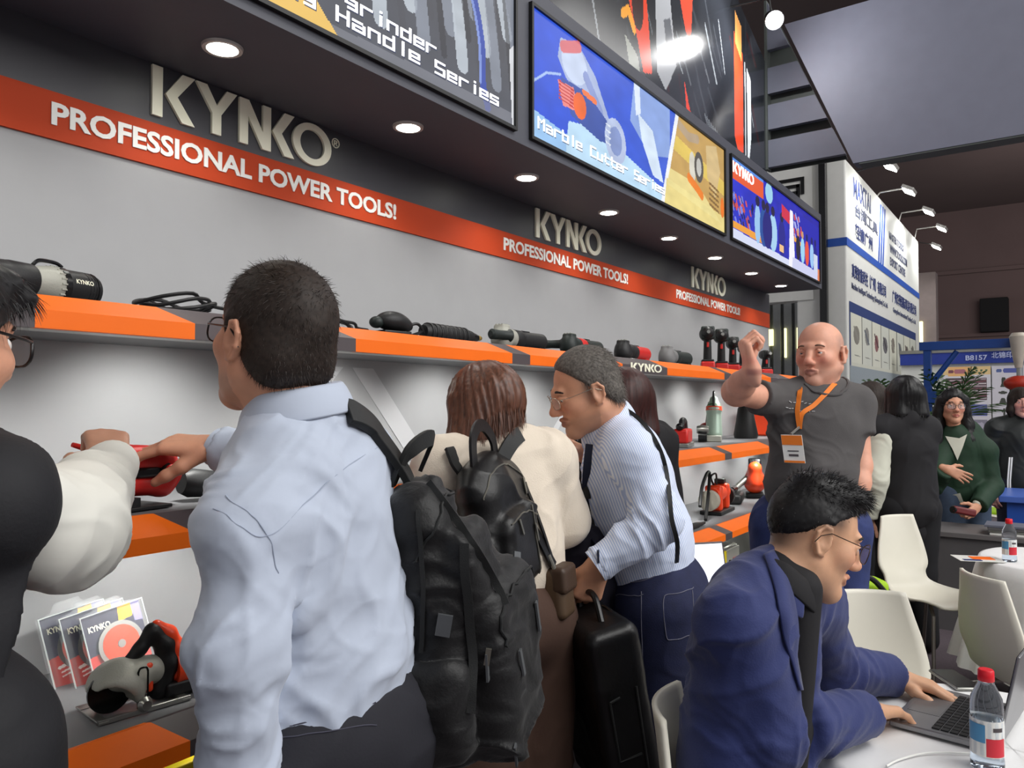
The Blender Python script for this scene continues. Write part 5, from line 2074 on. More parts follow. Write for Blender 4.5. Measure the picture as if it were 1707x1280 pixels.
body_obj(B, HF, t, (0.86, 0.63, 0.53), (0.66, 0.40, 0.36), (0.80, 0.45, 0.39), (0.62, 0.48, 0.43), balding)
eyes(HF, t, iris=(0.30, 0.36, 0.42), look=(-0.1, 0))
brows(HF, t, mat('brow_fair', (0.42, 0.31, 0.25), 0.7))
S = Solid(0.0055)
torso(S, k, 0.008, 0.045, w=1.0, d=1.05, belly=1.12, low=False, lift=0.3)
S.ell(k.waist - UZ * 0.05, (0.128, 0.165, 0.19), R3(k.f, k.l, UZ), 0.05)
S.half(k.pel + UZ * 0.045, -UZ, k.pel - 0.35, k.pel + np.array([0.35, 0.35, 0.2]), 0.006)
for s, q in (('L', 0.36), ('R', 0.42)):
    S_, E_ = getattr(k, 'S' + s), getattr(k, 'E' + s)
    d = unit(E_ - S_)
    e = S_ + (E_ - S_) * q * 1.35
    S.ell(S_, 0.054, None, 0.03)
    S.rc(S_, e, 0.060, 0.064, 0.035, cut=(e, d))
V, Fc = mesh_cloth('t_shirt', S, M_TEE, t, [folds(np.array([0, 0.5, 0.8]), 0.010, 8, 2, k.waist, 0.28, 0.2, 2.0), folds(np.array([0, 1, -0.6]), 0.009, 9, 2, k.SR - UZ * 0.1, 0.2, 0.1, 5.0)])
N_ = vnormals(V, Fc)
MB().tube(snap(V, [k.neck + k.tf * (0.074 * math.cos(g)) + k.l * (0.082 * math.sin(g)) + UZ * (-0.01 - 0.03 * math.cos(g)) for g in np.linspace(0, 2 * math.pi, 33)], N_, 0.002), 0.006, 6).build('neckband', M_TEE, t, True)
M_CHALK = mat('faded_print', (0.78, 0.78, 0.78), 0.8, vary=0)
mb = MB()
r_ = random.Random(5)
for row, (y, x0, x1) in enumerate(((669, 1318, 1362), (681, 1312, 1358))):
    x = x0
    while x < x1:
        wd = r_.uniform(2.0, 5.0)
        a, b = on_surface(V, N_, [(x, y + 0.06 * (x - x0)), (x + wd, y + 0.06 * (x + wd - x0))], 0.002)
        mb.tube([a, b], 0.0015, 4)
        x += wd + r_.uniform(1.5, 3)
mb.build('chest_print', M_CHALK, t, True)
M_LANY = mat('orange_lanyard', (0.93, 0.50, 0.14), 0.6)
pa = on_surface(V, N_, [(1336, 648), (1333, 668), (1331, 690), (1330, 712)], 0.004)
pb = on_surface(V, N_, [(1393, 640), (1378, 655), (1358, 674), (1340, 692), (1331, 712)], 0.004)
back = [k.neck + k.tf * (-0.070) + k.l * 0.03 + UZ * 0.02, k.neck + k.l * 0.068 + UZ * 0.015]
mb = MB()
mb.tube(spline([k.neck - k.l * 0.066 + UZ * 0.02 + k.tf * 0.01] + pa, 6), 0, 4, flat=(0.017, 0.003), up=k.tf)
mb.tube(spline([k.neck + k.l * 0.066 + UZ * 0.022 + k.tf * 0.005] + pb, 6), 0, 4, flat=(0.017, 0.003), up=k.tf)
lan = mb.build('lanyard', M_LANY, t, True, smooth=30)
bt = pa[-1] + k.tf * 0.006
b0 = pt(1322, 748, np.dot(bt - CAM, CFWD) - 0.03)
u_, v_ = unit(np.cross(k.tf, UZ)), unit(UZ - 0.06 * k.l)
u_ = unit(-k.l + 0.25 * k.f)
u_ = -k.l
w_ = k.tf
MB().box(b0, (0.004, 0.075, 0.105), Matrix(np.stack([k.tf, k.l, unit(UZ + 0.12 * -k.l)], 1).tolist())).build('badge_card', M_WHITE, lan, True, smooth=0)
Rb = np.stack([k.tf, k.l, unit(UZ + 0.12 * -k.l)], 1)
MB().box(b0 + Rb @ np.array([0.0025, 0, 0.032]), (0.002, 0.073, 0.036), Matrix(Rb.tolist())).build('badge_band', M_LANY, lan, True, smooth=0)
MB().box(b0 + Rb @ np.array([0.0025, 0, -0.048]), (0.002, 0.073, 0.008), Matrix(Rb.tolist())).build('badge_strip', M_LANY, lan, True, smooth=0)
mb = MB().box(b0 + Rb @ np.array([0.0025, 0.0, -0.008]), (0.002, 0.04, 0.004), Matrix(Rb.tolist()))
mb.box(b0 + Rb @ np.array([0.0025, 0.0, -0.024]), (0.002, 0.034, 0.008), Matrix(Rb.tolist()))
mb.build('badge_lines', M_PLATE, lan, True, smooth=0)
MB().tube([bt, b0 + Rb @ np.array([0.002, 0, 0.055])], 0.005, 6).build('clip', M_STEEL, lan, True)
S = Solid(0.008)
legs(S, k, 0.014, r=(0.062, 0.046, 0.045, 0.038), w=1.06, d=1.1)
mesh_cloth('jeans', S, M_BJEANS, t, [folds(np.array([0.2, 0.1, 1]), 0.006, 8, 3, None)])
for s in 'LR':
    shoe(t, getattr(k, 'A' + s), k.f, 1.8, M_SHOE)
# ================================================================== seated man in the navy blazer
M_BLAZER = mat('navy_blazer', (0.145, 0.185, 0.385), 0.8, bump=0.15, bscale=240, vary=0.05, sheen=0.15)
M_BKSHIRT = mat('black_shirt', (0.075, 0.07, 0.085), 0.8, vary=0.08)
P11H = -74
k = skeleton(1.60, 0.56, P11H, 1.76)
k.pel = np.array([1.60, 0.545, 0.575])
k.neck = pt(1298, 975, 1.66)
k.chest = pt(1256, 1095, 1.65)
k.waist = pt(1240, 1240, 1.63)
k.SR = pt(1226, 1042, 1.55)
k.SL = pt(1350, 1008, 1.84)
k.ER = pt(1284, 1226, 1.54)
k.WR = pt(1444, 1186, 1.745)
k.EL = pt(1392, 1120, 1.93)
k.WL = pt(1490, 1126, 2.02)
k.HL, k.HR = k.pel + k.l * 0.09 - UZ * 0.02, k.pel - k.l * 0.09 - UZ * 0.02
for s, q in (('L', 1), ('R', -1)):
    h = getattr(k, 'H' + s)
    setattr(k, 'K' + s, h + k.f * 0.42 + k.l * 0.04 * q - UZ * 0.03)
    kn = getattr(k, 'K' + s)
    setattr(k, 'A' + s, np.array([kn[0], kn[1], 0.08]) + k.f * 0.02)
P11 = k
t = thing('person', 'seated young man in navy blazer and glasses typing on a laptop at the front table', 'person', (1.60, 0.55, 0))
HF = Frame(pt(1352, 896, 1.69), -52, -20, -4, 1.0)
B = Solid(0.0032)
head(B, HF, k.neck, wide=0.98, neck_r=0.056, nose=0.95, lids=0.9)
B.rc(k.SL, k.SR, 0.03, None, 0.03)
B.rc(k.neck, k.chest, 0.055, 0.07, 0.04)
for s in 'LR':
    S_, E_, W_ = getattr(k, 'S' + s), getattr(k, 'E' + s), getattr(k, 'W' + s)
    B.rc(S_, E_, 0.033, 0.03, 0.02)
    B.rc(E_, W_, 0.030, 0.0245, 0.02)
hd = unit(pt(1520, 1182, 1.85) - k.WR)
hand(B, k.WR, hd, np.array([0.05, -0.25, -0.97]), 'R', curl=(0.28, 0.30, 0.34, 0.42), spread=0.07, S=1.0, thumb=(0.35, 0.25), thumb_out=0.6)
hd = unit(pt(1592, 1156, 1.945) - k.WL)
hand(B, k.WL, hd, np.array([-0.1, -0.2, -0.97]), 'L', curl=(0.36, 0.34, 0.36, 0.40), spread=0.08, S=1.0, thumb=(0.35, 0.3), thumb_out=0.6)


def faded(Q, col):      # clipped sides over the ear
    g = np.clip((Q[:, 2] - 0.012) / 0.03, 0, 1) * np.clip((0.052 - Q[:, 0]) / 0.03, 0, 1) * (np.abs(Q[:, 1]) > 0.03)
    col += (np.array(lin((0.22, 0.18, 0.165))) - col) * (g * 0.8)[:, None]
    g = np.clip((-Q[:, 0] - 0.035) / 0.04, 0, 1) * np.clip((Q[:, 2] + 0.065) / 0.03, 0, 1)
    col += (np.array(lin((0.24, 0.195, 0.175))) - col) * (g * 0.8)[:, None]


body_obj(B, HF, t, (0.83, 0.64, 0.51), (0.72, 0.42, 0.38), (0.86, 0.56, 0.46), None, faded)
eyes(HF, t, look=(0, -0.6))
brows(HF, t, M_HAIRBK)


def quiff(S):
    S.ell(HF(0.008, 0, 0.108), np.array([0.085, 0.062, 0.034]), HF.R, 0.03)
    S.rc(HF(0.062, -0.03, 0.110), HF(0.064, 0.03, 0.110), 0.020, None, 0.02)


short_hair(HF, t, M_HAIRBK, wide=0.98, thick=0.004, front=(0.082, 0.086), nape=(-0.098, -0.040), n=6000, L=0.007, w=0.0008, comb=(0.5, 0.05, 0.2), lift=0.45, seed=9, nape_r=0.0, top_z=(0.07, 0.05),
           extra=quiff, top_boost=2.6, jit=0.28, side_thin=0.15, side=(-0.1, 0, -0.9), side_z=0.055)
glasses(HF, t, M_GOLDF, M_LENS, rim=0.0011, w=0.026, h=0.022, shape=2.2, x=0.113)
S = Solid(0.005)
torso(S, k, 0.010, 0.04, w=0.95, d=0.92, belly=1.1, low=False, lift=0.4)
S.ell(k.waist - UZ * 0.06, (0.115, 0.165, 0.18), R3(k.f, k.l, UZ), 0.05)
S.ell(k.pel + UZ * 0.05, (0.15, 0.19, 0.12), R3(k.f, k.l, UZ), 0.05)
for s in 'LR':
    S_, E_, W_ = getattr(k, 'S' + s), getattr(k, 'E' + s), getattr(k, 'W' + s)
    S.ell(S_, 0.060, None, 0.035)
    S.rc(S_, E_, 0.060, 0.060, 0.035)
    S.rc(E_, W_, 0.060, 0.048, 0.03, cut=(W_ - unit(W_ - E_) * 0.012, unit(W_ - E_)))
FV = np.array([math.cos(math.radians(-104)), math.sin(math.radians(-104)), 0])
c1 = k.neck + FV * 0.085 + UZ * 0.0
c2 = k.waist + FV * 0.150 - UZ * 0.04
S.rc(k.neck + FV * 0.05 + UZ * 0.07, k.neck + FV * 0.10 - UZ * 0.02, 0.048, 0.050, 0.02, mode='-')
S.rc(c1, c2, 0.062, 0.034, 0.015, mode='-')
ax = unit(k.WR - k.ER)
V, Fc = mesh_cloth('blazer', S, M_BLAZER, t, [folds(k.f * 0.5 + UZ, 0.008, 8, 2, k.waist, 0.25, 0.2, 2.0), folds(k.ER - k.SR, 0.017, 13, 3.5, k.SR * 0.4 + k.ER * 0.6, 0.14, 0.25, 4.0, 1.8),
                                              folds(ax, 0.015, 14, 4, k.ER + ax * 0.05, 0.13, 0.25, 7.0, 1.8), folds(k.WL - k.EL, 0.010, 13, 4, k.EL, 0.14, 0.1, 9.0)])
BV, BN = V, vnormals(V, Fc)


def lapel(name, pts, inner, m, lift=0.006):
    """a folded cloth band lying on the blazer: outer edge points, inner edge points"""
    A = smooth_path(snap(BV, spline(pts, 6), BN, lift), 6)
    C = smooth_path(snap(BV, spline(inner, 6), BN, lift * 0.6), 6)
    n = min(len(A), len(C))
    V = A[:n] + C[:n]
    F = [[i, i + 1, n + i + 1, n + i] for i in range(n - 1)]
    o = make_obj(name, np.array(V), F, m, t, True, 180)
    s = o.modifiers.new('cloth', 'SOLIDIFY')
    s.thickness = 0.004
    s.offset = 0
    return o


lapel('lapel', on_surface(BV, BN, [(1270, 922), (1286, 955), (1298, 995), (1304, 1032), (1318, 1085), (1336, 1150)]),
      on_surface(BV, BN, [(1288, 912), (1308, 948), (1324, 990), (1332, 1035), (1338, 1090), (1342, 1150)]), M_BLAZER)
S = Solid(0.006)
torso(S, k, -0.010, 0.03, w=0.84, d=0.78, low=False, lift=0.5)
S.rc(k.neck - UZ * 0.02, k.neck + unit(HF.c - k.neck) * 0.015, 0.062, 0.060, 0.03)
S.rc(c1 - FV * 0.036, c2 - FV * 0.036, 0.046, 0.024, 0.02)
for s in 'LR':
    S_, E_, W_ = getattr(k, 'S' + s), getattr(k, 'E' + s), getattr(k, 'W' + s)
    S.rc(S_, E_, 0.036, 0.036, 0.02)
    S.rc(E_, W_, 0.036, 0.032, 0.02, cut=(W_ + unit(W_ - E_) * 0.012, unit(W_ - E_)))
mesh_cloth('shirt', S, M_BKSHIRT, t, [])
collar(t, k.neck + unit(HF.c - k.neck) * 0.0 + k.f * 0.006, unit(HF.c - k.neck) * 0.6 + UZ * 0.5, k.f, 0.068, 0.084, 0.044, M_BKSHIRT, tilt=0.3)
collar(t, k.neck - UZ * 0.022 - k.f * 0.012, unit(k.neck - k.chest) * 0.6 + UZ * 0.4, k.f, 0.088, 0.098, 0.032, M_BLAZER, name='blazer_collar', open_front=0.9, tilt=0.3)
S = Solid(0.008)
legs(S, k, 0.016, r=(0.072, 0.055, 0.050, 0.040))
mesh_cloth('trousers', S, M_NAVYT, t, [folds(np.array([0.2, 0, 1]), 0.007, 9, 3, None)])
for s in 'LR':
    shoe(t, getattr(k, 'A' + s), k.f, 1.75, M_SHOE)


# ================================================================== background visitors
def visitor(label, x, y, heading, H, head_px, head_d, head_yaw, top, bottom, hair_m, hair='bob', skin=(0.80, 0.60, 0.50), edit=None, res=0.008, scale=1.0, pitch=0,
            sleeve=None, vest=False, face=False, extra=None, hands=None, top_name='jacket', fem=True):
    k = skeleton(x, y, heading, H)
    if edit:
        edit(k)
    t = thing('person', label, 'person', (x, y, 0))
    HF = Frame(pt(head_px[0], head_px[1], head_d), head_yaw, pitch, 0, scale)
    dk = HF.c - k.head
    k.neck = k.neck + np.array([dk[0], dk[1], dk[2]]) * 0.7
    B = Solid(0.0045 if face else 0.006)
    head(B, HF, k.neck, wide=0.97, neck_r=0.047, fine=face)
    B.rc(k.SL, k.SR, 0.03, None, 0.03)
    B.rc(k.neck, k.chest, 0.05, 0.07, 0.04)
    for s in 'LR':
        S_, E_, W_ = getattr(k, 'S' + s), getattr(k, 'E' + s), getattr(k, 'W' + s)
        B.rc(S_, E_, 0.032, 0.028, 0.02)
        B.rc(E_, W_, 0.028, 0.022, 0.02)
        d, n, kw = (hands or {}).get(s, (W_ - E_, np.array([0, 0, -1.0]) + 0.3 * k.l, {}))
        hand(B, W_, d, n, s, S=0.95, **kw)
    body_obj(B, HF, t, skin, (0.70, 0.38, 0.36), (0.84, 0.52, 0.46))
    S = Solid(0.006)
    if hair == 'bob':
        S.ell(HF(-0.012, 0, 0.036), np.array([0.112, 0.098, 0.100]), HF.R, 0.02)
        S.rc(HF(-0.045, 0.045, 0.0), HF(-0.055, 0.055, -0.10), 0.060, 0.062, 0.04)
        S.rc(HF(-0.045, -0.045, 0.0), HF(-0.055, -0.055, -0.10), 0.060, 0.062, 0.04)
        for s in (1, -1):
            S.rc(HF(0.02, s * 0.075, 0.03), HF(0.015, s * 0.085, -0.10), 0.030, 0.030, 0.03)
        S.half(HF(0, 0, -0.125), -UZ, HF.c - 0.4, HF.c + 0.4, 0.02)
        straight_hair(t, HF, hair_m, S, amp=0.004, n=500, L=0.03, seed=21, w=0.0012)
    elif hair == 'long':
        S.ell(HF(-0.012, 0, 0.042), np.array([0.106, 0.084, 0.096]), HF.R, 0.02)
        S.half(HF(0.074, 0, 0.060), HF.R @ np.array([0.85, 0, -0.5]), HF.c - 0.25, HF.c + 0.25, 0.012)
        for s in (1, -1):
            S.chain([HF(0.0, s * 0.078, 0.05), HF(-0.02, s * 0.088, -0.03), HF(-0.03, s * 0.100, -0.13), HF(0.0, s * 0.105, -0.24), HF(0.03, s * 0.10, -0.32)], [0.030, 0.032, 0.042, 0.036, 0.015], 0.03)
        S.rc(HF(-0.06, 0, 0.0), HF(-0.085, 0, -0.22), 0.065, 0.06, 0.04)
        straight_hair(t, HF, hair_m, S, amp=0.006, n=500, L=0.05, seed=22, w=0.0012)
    elif hair == 'fringe':
        S.ell(HF(-0.012, 0, 0.040), np.array([0.110, 0.094, 0.098]), HF.R, 0.02)
        for s in (1, -1):
            S.chain([HF(0.03, s * 0.075, 0.04), HF(0.03, s * 0.085, -0.06), HF(0.02, s * 0.08, -0.11)], [0.03, 0.026, 0.016], 0.03)
        S.rc(HF(-0.04, 0, 0.0), HF(-0.045, 0, -0.09), 0.075, 0.07, 0.04)
        S.ell(HF(0.10, 0, -0.055), (0.07, 0.062, 0.10), HF.R, 0.01, mode='-')
        straight_hair(t, HF, hair_m, S, amp=0.004, n=0, seed=23)
    if face:
        eyes(HF, t)
        brows(HF, t, hair_m)
    S = Solid(res)
    off = 0.02
    torso(S, k, off, 0.05, w=0.98, d=1.1, low=True)
    S.ell(k.waist - UZ * 0.02, (0.12, 0.155, 0.17), R3(k.f, k.l, UZ), 0.05)
    arms = Solid(res) if sleeve is not None else S
    for s in 'LR':
        arm(arms, k, s, r=(0.040, 0.036, 0.036, 0.027), off=0.014, upto=0.96)
    V, Fc = mesh_cloth(top_name, S, top, t, [folds(k.l + UZ * 0.5, 0.007, 8, 2, None, seed=H * 3)])
    if sleeve is not None:
        arms.rc(k.SL, k.SR, 0.045, None, 0.03)
        arms.rc(k.neck - UZ * 0.02, k.neck + UZ * 0.015, 0.062, 0.058, 0.02)
        mesh_cloth('blouse', arms, sleeve, t, [folds(UZ, 0.007, 12, 4, None, seed=2.2)])
    S = Solid(res + 0.002)
    legs(S, k, 0.016, r=(0.060, 0.046, 0.044, 0.036))
    mesh_cloth('trousers', S, bottom, t, [])
    for s in 'LR':
        shoe(t, getattr(k, 'A' + s), k.f, H, M_SHOE)
    if extra:
        extra(k, t, HF, V, vnormals(V, Fc))
    return k, t, HF


def xy(px, d):
    p = pt(px, 675, d)
    return p[0], p[1]


M_BLOUSE = mat('off_white_blouse', (0.80, 0.80, 0.74), 0.8)
M_BVEST = mat('black_long_vest', (0.085, 0.08, 0.095), 0.8, vary=0.1)
M_GREEN = mat('dark_green_jacket', (0.075, 0.19, 0.115), 0.7, vary=0.12, vscale=20)
M_DKJ = mat('black_windbreaker', (0.13, 0.145, 0.145), 0.55, vary=0.12)
M_TRACK = mat('navy_track_trousers', (0.10, 0.11, 0.185), 0.7)
M_DENIM = mat('mid_denim', (0.235, 0.29, 0.37), 0.85, vary=0.15, vscale=25)
M_BKT = mat('black_trousers', (0.07, 0.07, 0.085), 0.8)


def bob_pose(k):
    k.SR = k.SR + k.l * 0.06
    k.ER = k.SR + k.f * 0.17 + k.l * 0.06 - UZ * 0.22
    k.WR = k.ER + k.f * 0.14 + k.l * 0.15 + UZ * 0.08


def long_vest(k, t, HF, V, N):
    S = Solid(0.01)
    S.rc(k.waist, k.pel - UZ * 0.14, 0.145, 0.135, 0.05, squash=(k.f, 0.78))
    mesh_cloth('vest_skirt', S, M_BVEST, t, [folds(k.l, 0.008, 7, 1.5, None)])


x, y = xy(1510, 4.7)
visitor('woman from behind with black bob hair, long black vest over white sleeves', x, y, 42, 1.66, (1508, 662), 4.7, 30, M_BVEST, M_BKT, M_HAIRST, 'bob', sleeve=M_BLOUSE,
        extra=long_vest, top_name='vest', edit=bob_pose)


def green_pose(k):
    k.SL = pt(1640, 752, 5.62)
    k.SR = pt(1570, 752, 5.66)
    k.EL = pt(1652, 810, 5.60)
    k.WL = pt(1628, 846, 5.40)
    k.ER = pt(1556, 806, 5.5)
    k.WR = pt(1578, 782, 5.36)
    k.neck = pt(1602, 724, 5.66)


def green_extra(k, t, HF, V, N):
    glasses(HF, t, M_GOLDF, M_LENS, rim=0.0016, w=0.026, h=0.02, x=0.113)
    for nm, px in (('blouse_front', [(1577, 727), (1600, 731), (1612, 724), (1604, 745), (1596, 768), (1588, 748)]), ('blouse_hem', [(1566, 828), (1584, 826), (1602, 822), (1606, 838), (1586, 841), (1567, 842)])):
        P = on_surface(V, N, px, 0.012)
        P.append(np.mean(P, axis=0) - CFWD * 0.014)
        make_obj(nm, np.array(P), [[i, (i + 1) % 6, 6] for i in range(6)], M_BLOUSE, t, True, 180)
    MB().ell(pt(1629, 838, 5.42), (0.03, 0.03, 0.028)).build('knit_cuff', M_BLOUSE, t, True)


x, y = xy(1600, 5.7)
gd = {'R': (pt(1600, 792, 5.33) - pt(1578, 782, 5.36), np.array([0.7, 0.5, 0.0]), dict(curl=(0.25, 0.3, 0.3, 0.35))),
      'L': (pt(1612, 862, 5.32) - pt(1628, 846, 5.40), np.array([0.2, 0.9, -0.2]), dict(curl=(0.8, 0.9, 0.9, 0.9)))}
visitor('woman with glasses in a dark green jacket standing behind the grey counter', x, y, 205, 1.64, (1588, 678), 5.62, 200, M_GREEN, M_DENIM, M_HAIRBK, 'long',
        edit=green_pose, face=True, extra=green_extra, hands=gd, skin=(0.78, 0.57, 0.46))


def track(k, t, HF, V, N):
    M_STR = M_WHITE
    for s in (0.0, 0.02):
        MB().tube([pt(1687 - s * 200, 762, 6.36), pt(1684 - s * 200, 800, 6.36), pt(1684 - s * 200, 835, 6.40)], 0, 4, flat=(0.012, 0.004), up=-CFWD).build('side_stripe', M_STR, t, True)


x, y = xy(1700, 6.5)
visitor('girl with fringe in black windbreaker and striped track trousers at the right edge', x, y, 190, 1.60, (1702, 672), 6.5, 195, M_DKJ, M_TRACK, M_HAIRD, 'fringe', face=True, extra=track,
        skin=(0.90, 0.68, 0.62))
x, y = xy(1040, 2.86)
visitor('person with auburn hair mostly hidden behind the bending man', x, y, 80, 1.66, (1036, 672), 2.86, 70, M_BKSHIRT, M_BKT, M_HAIRRD, 'bob')
x, y = xy(1452, 5.3)
visitor('dark-haired visitor mostly hidden between the bald man and the bob-haired woman', x, y, 60, 1.60, (1450, 668), 5.3, 60, M_BLOUSE, M_BKT, M_HAIRD, 'bob', top_name='blouse')

# ================================================================== bags
M_NYLON = mat('black_nylon', (0.035, 0.035, 0.042), 0.55, bump=0.25, bscale=140, vary=0.12, sheen=0.1)
M_LEATHER = mat('black_leather', (0.07, 0.068, 0.072), 0.38, bump=0.12, bscale=120, vary=0.1)
M_STRAP = mat('dark_webbing', (0.115, 0.12, 0.12), 0.6, bump=0.2, bscale=500)
M_ZIP = mat('zip_metal', (0.55, 0.54, 0.50), 0.35, metal=0.8)
M_TAGM = mat('grey_tag', (0.36, 0.37, 0.38), 0.45, metal=0.3)

# big backpack on the blue-shirted man's right shoulder
BA = unit(np.array([0.93, 0.36, 0]))
BO = unit(np.array([0.36, -0.93, 0.06]))
BU = unit(np.cross(BA, BO) * -1 if np.cross(BA, BO)[2] < 0 else np.cross(BA, BO))
BU = unit(BU - 0.26 * BA)
BA = unit(np.cross(BO, BU) * (1 if np.cross(BO, BU) @ BA > 0 else -1))
bc = pt(752, 1015, 1.475)
bp = lambda a, o, u: bc + BA * a + BO * o + BU * u
RB_ = np.stack([BA, BO, BU], 1)
t = thing('backpack', 'big black nylon backpack hanging from the right shoulder of the blue-shirted man', 'backpack', (bc[0], bc[1], bc[2] - 0.28))
S = Solid(0.006)
S.box(bp(0.01, 0, -0.08), (0.135, 0.080, 0.195), RB_, 0.07, 0.03)
S.box(bp(-0.055, -0.01, 0.12), (0.075, 0.062, 0.155), RB_, 0.055, 0.06)
S.box(bp(0.005, 0.085, -0.10), (0.115, 0.050, 0.165), RB_, 0.045, 0.018)
S.box(bp(-0.04, 0.062, 0.11), (0.070, 0.036, 0.085), RB_, 0.034, 0.02)
S.box(bp(0.135, 0.0, -0.13), (0.03, 0.055, 0.10), RB_, 0.028, 0.015)
S.box(bp(-0.135, 0.0, -0.13), (0.03, 0.055, 0.10), RB_, 0.028, 0.015)
V, Fc = mesh_cloth('pack_body', S, M_NYLON, t, [folds(BA * 0.6 + BU * 0.6, 0.017, 8, 2.5, None, seed=3.0, sharp=1.8), folds(BU + BO * 0.3, 0.009, 15, 4, None, seed=8.0, sharp=2.0)])
NV, NN = V, vnormals(V, Fc)
for nm, pts in (('zip', [(-0.10, 0.14, -0.02), (-0.10, 0.15, 0.04), (0, 0.16, 0.07), (0.10, 0.15, 0.04), (0.11, 0.14, -0.03)]), ('zip', [(-0.09, 0.12, 0.10), (-0.08, 0.12, 0.17), (0, 0.12, 0.20), (0.09, 0.12, 0.17)]),
                ('zip', [(-0.15, 0.0, 0.16), (-0.10, 0.05, 0.24), (0, 0.06, 0.27), (0.1, 0.05, 0.24), (0.14, 0, 0.15)])):
    MB().tube(snap(NV, spline([bp(*q) for q in pts], 6), NN, 0.002), 0.0028, 6).build(nm, M_STRAP, t, True)
for a, o, u, l in ((-0.12, 0.10, -0.02, 0.05), (-0.06, 0.16, -0.05, 0.05), (0.06, 0.16, -0.02, 0.06), (0.1, 0.13, 0.12, 0.045), (-0.1, 0.12, -0.22, 0.06)):
    q = snap(NV, [bp(a, o, u), bp(a, o, u - l)], NN, 0.004)
    MB().tube(q, 0, 4, flat=(0.012, 0.004), up=BO).build('zip_pull', M_TAGM, t, True)
for (x0, y0), (x1, y1) in (((672, 1068), (706, 1092)), ((652, 1150), (672, 1162)), ((706, 1190), (712, 1160))):
    q = snap(NV, [pt(x0, y0, 1.40), pt((x0 + x1) / 2, (y0 + y1) / 2, 1.40), pt(x1, y1, 1.40)], NN, 0.004)
    MB().tube(q, 0, 4, flat=(0.022, 0.005), up=BO).build('webbing_loop', M_STRAP, t, True)
MB().tube([bp(-0.13, -0.02, -0.20), pt(668, 1200, 1.36), pt(664, 1245, 1.34), pt(672, 1300, 1.36)], 0, 4, flat=(0.026, 0.004), up=BO).build('hanging_strap', M_STRAP, t, True)
MB().box(pt(664, 1215, 1.345), (0.034, 0.012, 0.06), Matrix(RB_.tolist())).build('buckle', M_TAGM, t, True, smooth=0, bevel=0.004)
for nm, px_, w in (('flap_edge', [(716, 802), (752, 848), (786, 900), (818, 950), (846, 1004)], 0.014), ('pocket_seam', [(690, 850), (700, 930), (704, 1010), (700, 1090)], 0.008),
                   ('compression_strap', [(768, 905), (778, 970), (786, 1050), (790, 1130), (784, 1190)], 0.016)):
    MB().tube(smooth_path(on_surface(NV, NN, spline([np.array(q) for q in px_], 6), 0.004), 4), 0, 4, flat=(w, 0.004), up=lambda i: -CFWD).build(nm, M_STRAP, t, True, smooth=30)
MB().tube(on_surface(NV, NN, [(748, 1026), (742, 1062)], 0.006), 0, 4, flat=(0.026, 0.005), up=-CFWD).build('logo_tab', M_TAGM, t, True, smooth=0)
MB().tube(on_surface(NV, NN, [(812, 1080), (806, 1110)], 0.006), 0, 4, flat=(0.010, 0.005), up=-CFWD).build('zip_pull', M_ZIP, t, True, smooth=0)
# shoulder strap over the right shoulder
sp = on_surface(SV1, SN1, [(578, 682), (598, 690), (620, 705), (638, 730)], 0.006) + [pt(668, 775, 1.39), pt(688, 815, 1.42), pt(700, 870, 1.46)]
sp = spline(sp, 6)
MB().tube(sp, 0, 4, flat=(0.052, 0.014), up=lambda i: unit(np.array([0.35, -0.75, 0.55]))).build('shoulder_strap', M_STRAP, t, True, smooth=30, bevel=0.004)
MB().tube(spline([bp(-0.05, -0.06, 0.27), bp(-0.04, -0.02, 0.33), bp(0.03, 0.0, 0.335), bp(0.06, -0.04, 0.27)], 6), 0, 4, flat=(0.03, 0.008), up=BO).build('top_handle', M_STRAP, t, True, smooth=30)

# small backpack of the brown-haired woman
CA = unit(np.array([0.97, 0.22, 0]))
CO = unit(np.array([0.22, -0.97, 0.10]))
CU = np.cross(CA, CO)
CU = CU if CU[2] > 0 else -CU
CU = unit(CU - 0.16 * CA)
cc = pt(826, 880, 1.93)
cp = lambda a, o, u: cc + CA * a + CO * o + CU * u
RC_ = np.stack([CA, CO, CU], 1)
t = thing('backpack', 'small black leather backpack with loop handle on the brown-haired woman\'s back', 'backpack', (cc[0], cc[1], cc[2] - 0.2))
S = Solid(0.005)
S.box(cp(0, 0, -0.02), (0.125, 0.058, 0.165), RC_, 0.055, 0.03)
S.ell(cp(0, -0.005, 0.13), (0.115, 0.05, 0.06), RC_, 0.04)
S.box(cp(-0.01, 0.055, -0.05), (0.095, 0.032, 0.10), RC_, 0.03, 0.014)
S.box(cp(0.13, 0.0, -0.09), (0.025, 0.045, 0.075), RC_, 0.024, 0.014)
S.box(cp(-0.13, 0.0, -0.09), (0.025, 0.045, 0.075), RC_, 0.024, 0.014)
V, Fc = mesh_cloth('pack_body', S, M_LEATHER, t, [folds(CA * 0.5 + CU, 0.008, 9, 2.5, None, seed=5.0)])
NV, NN = V, vnormals(V, Fc)
for pts in ([(-0.12, 0.04, 0.08), (-0.06, 0.05, 0.15), (0.04, 0.05, 0.16), (0.11, 0.04, 0.10), (0.125, 0.03, 0.0)], [(-0.09, 0.09, 0.02), (0.0, 0.1, 0.045), (0.08, 0.09, 0.02)], [(0.05, 0.09, 0.05), (0.05, 0.095, -0.05), (0.05, 0.09, -0.14)]):
    MB().tube(snap(NV, spline([cp(*q) for q in pts], 6), NN, 0.0015), 0.0022, 6).build('zip', M_ZIP, t, True)
for q in ((0.05, 0.095, 0.0), (0.09, 0.06, 0.12), (-0.04, 0.10, 0.03)):
    MB().tube(snap(NV, [cp(*q), cp(q[0] + 0.005, q[1], q[2] - 0.045)], NN, 0.004), 0, 4, flat=(0.008, 0.003), up=CO).build('zip_pull', M_ZIP, t, True)
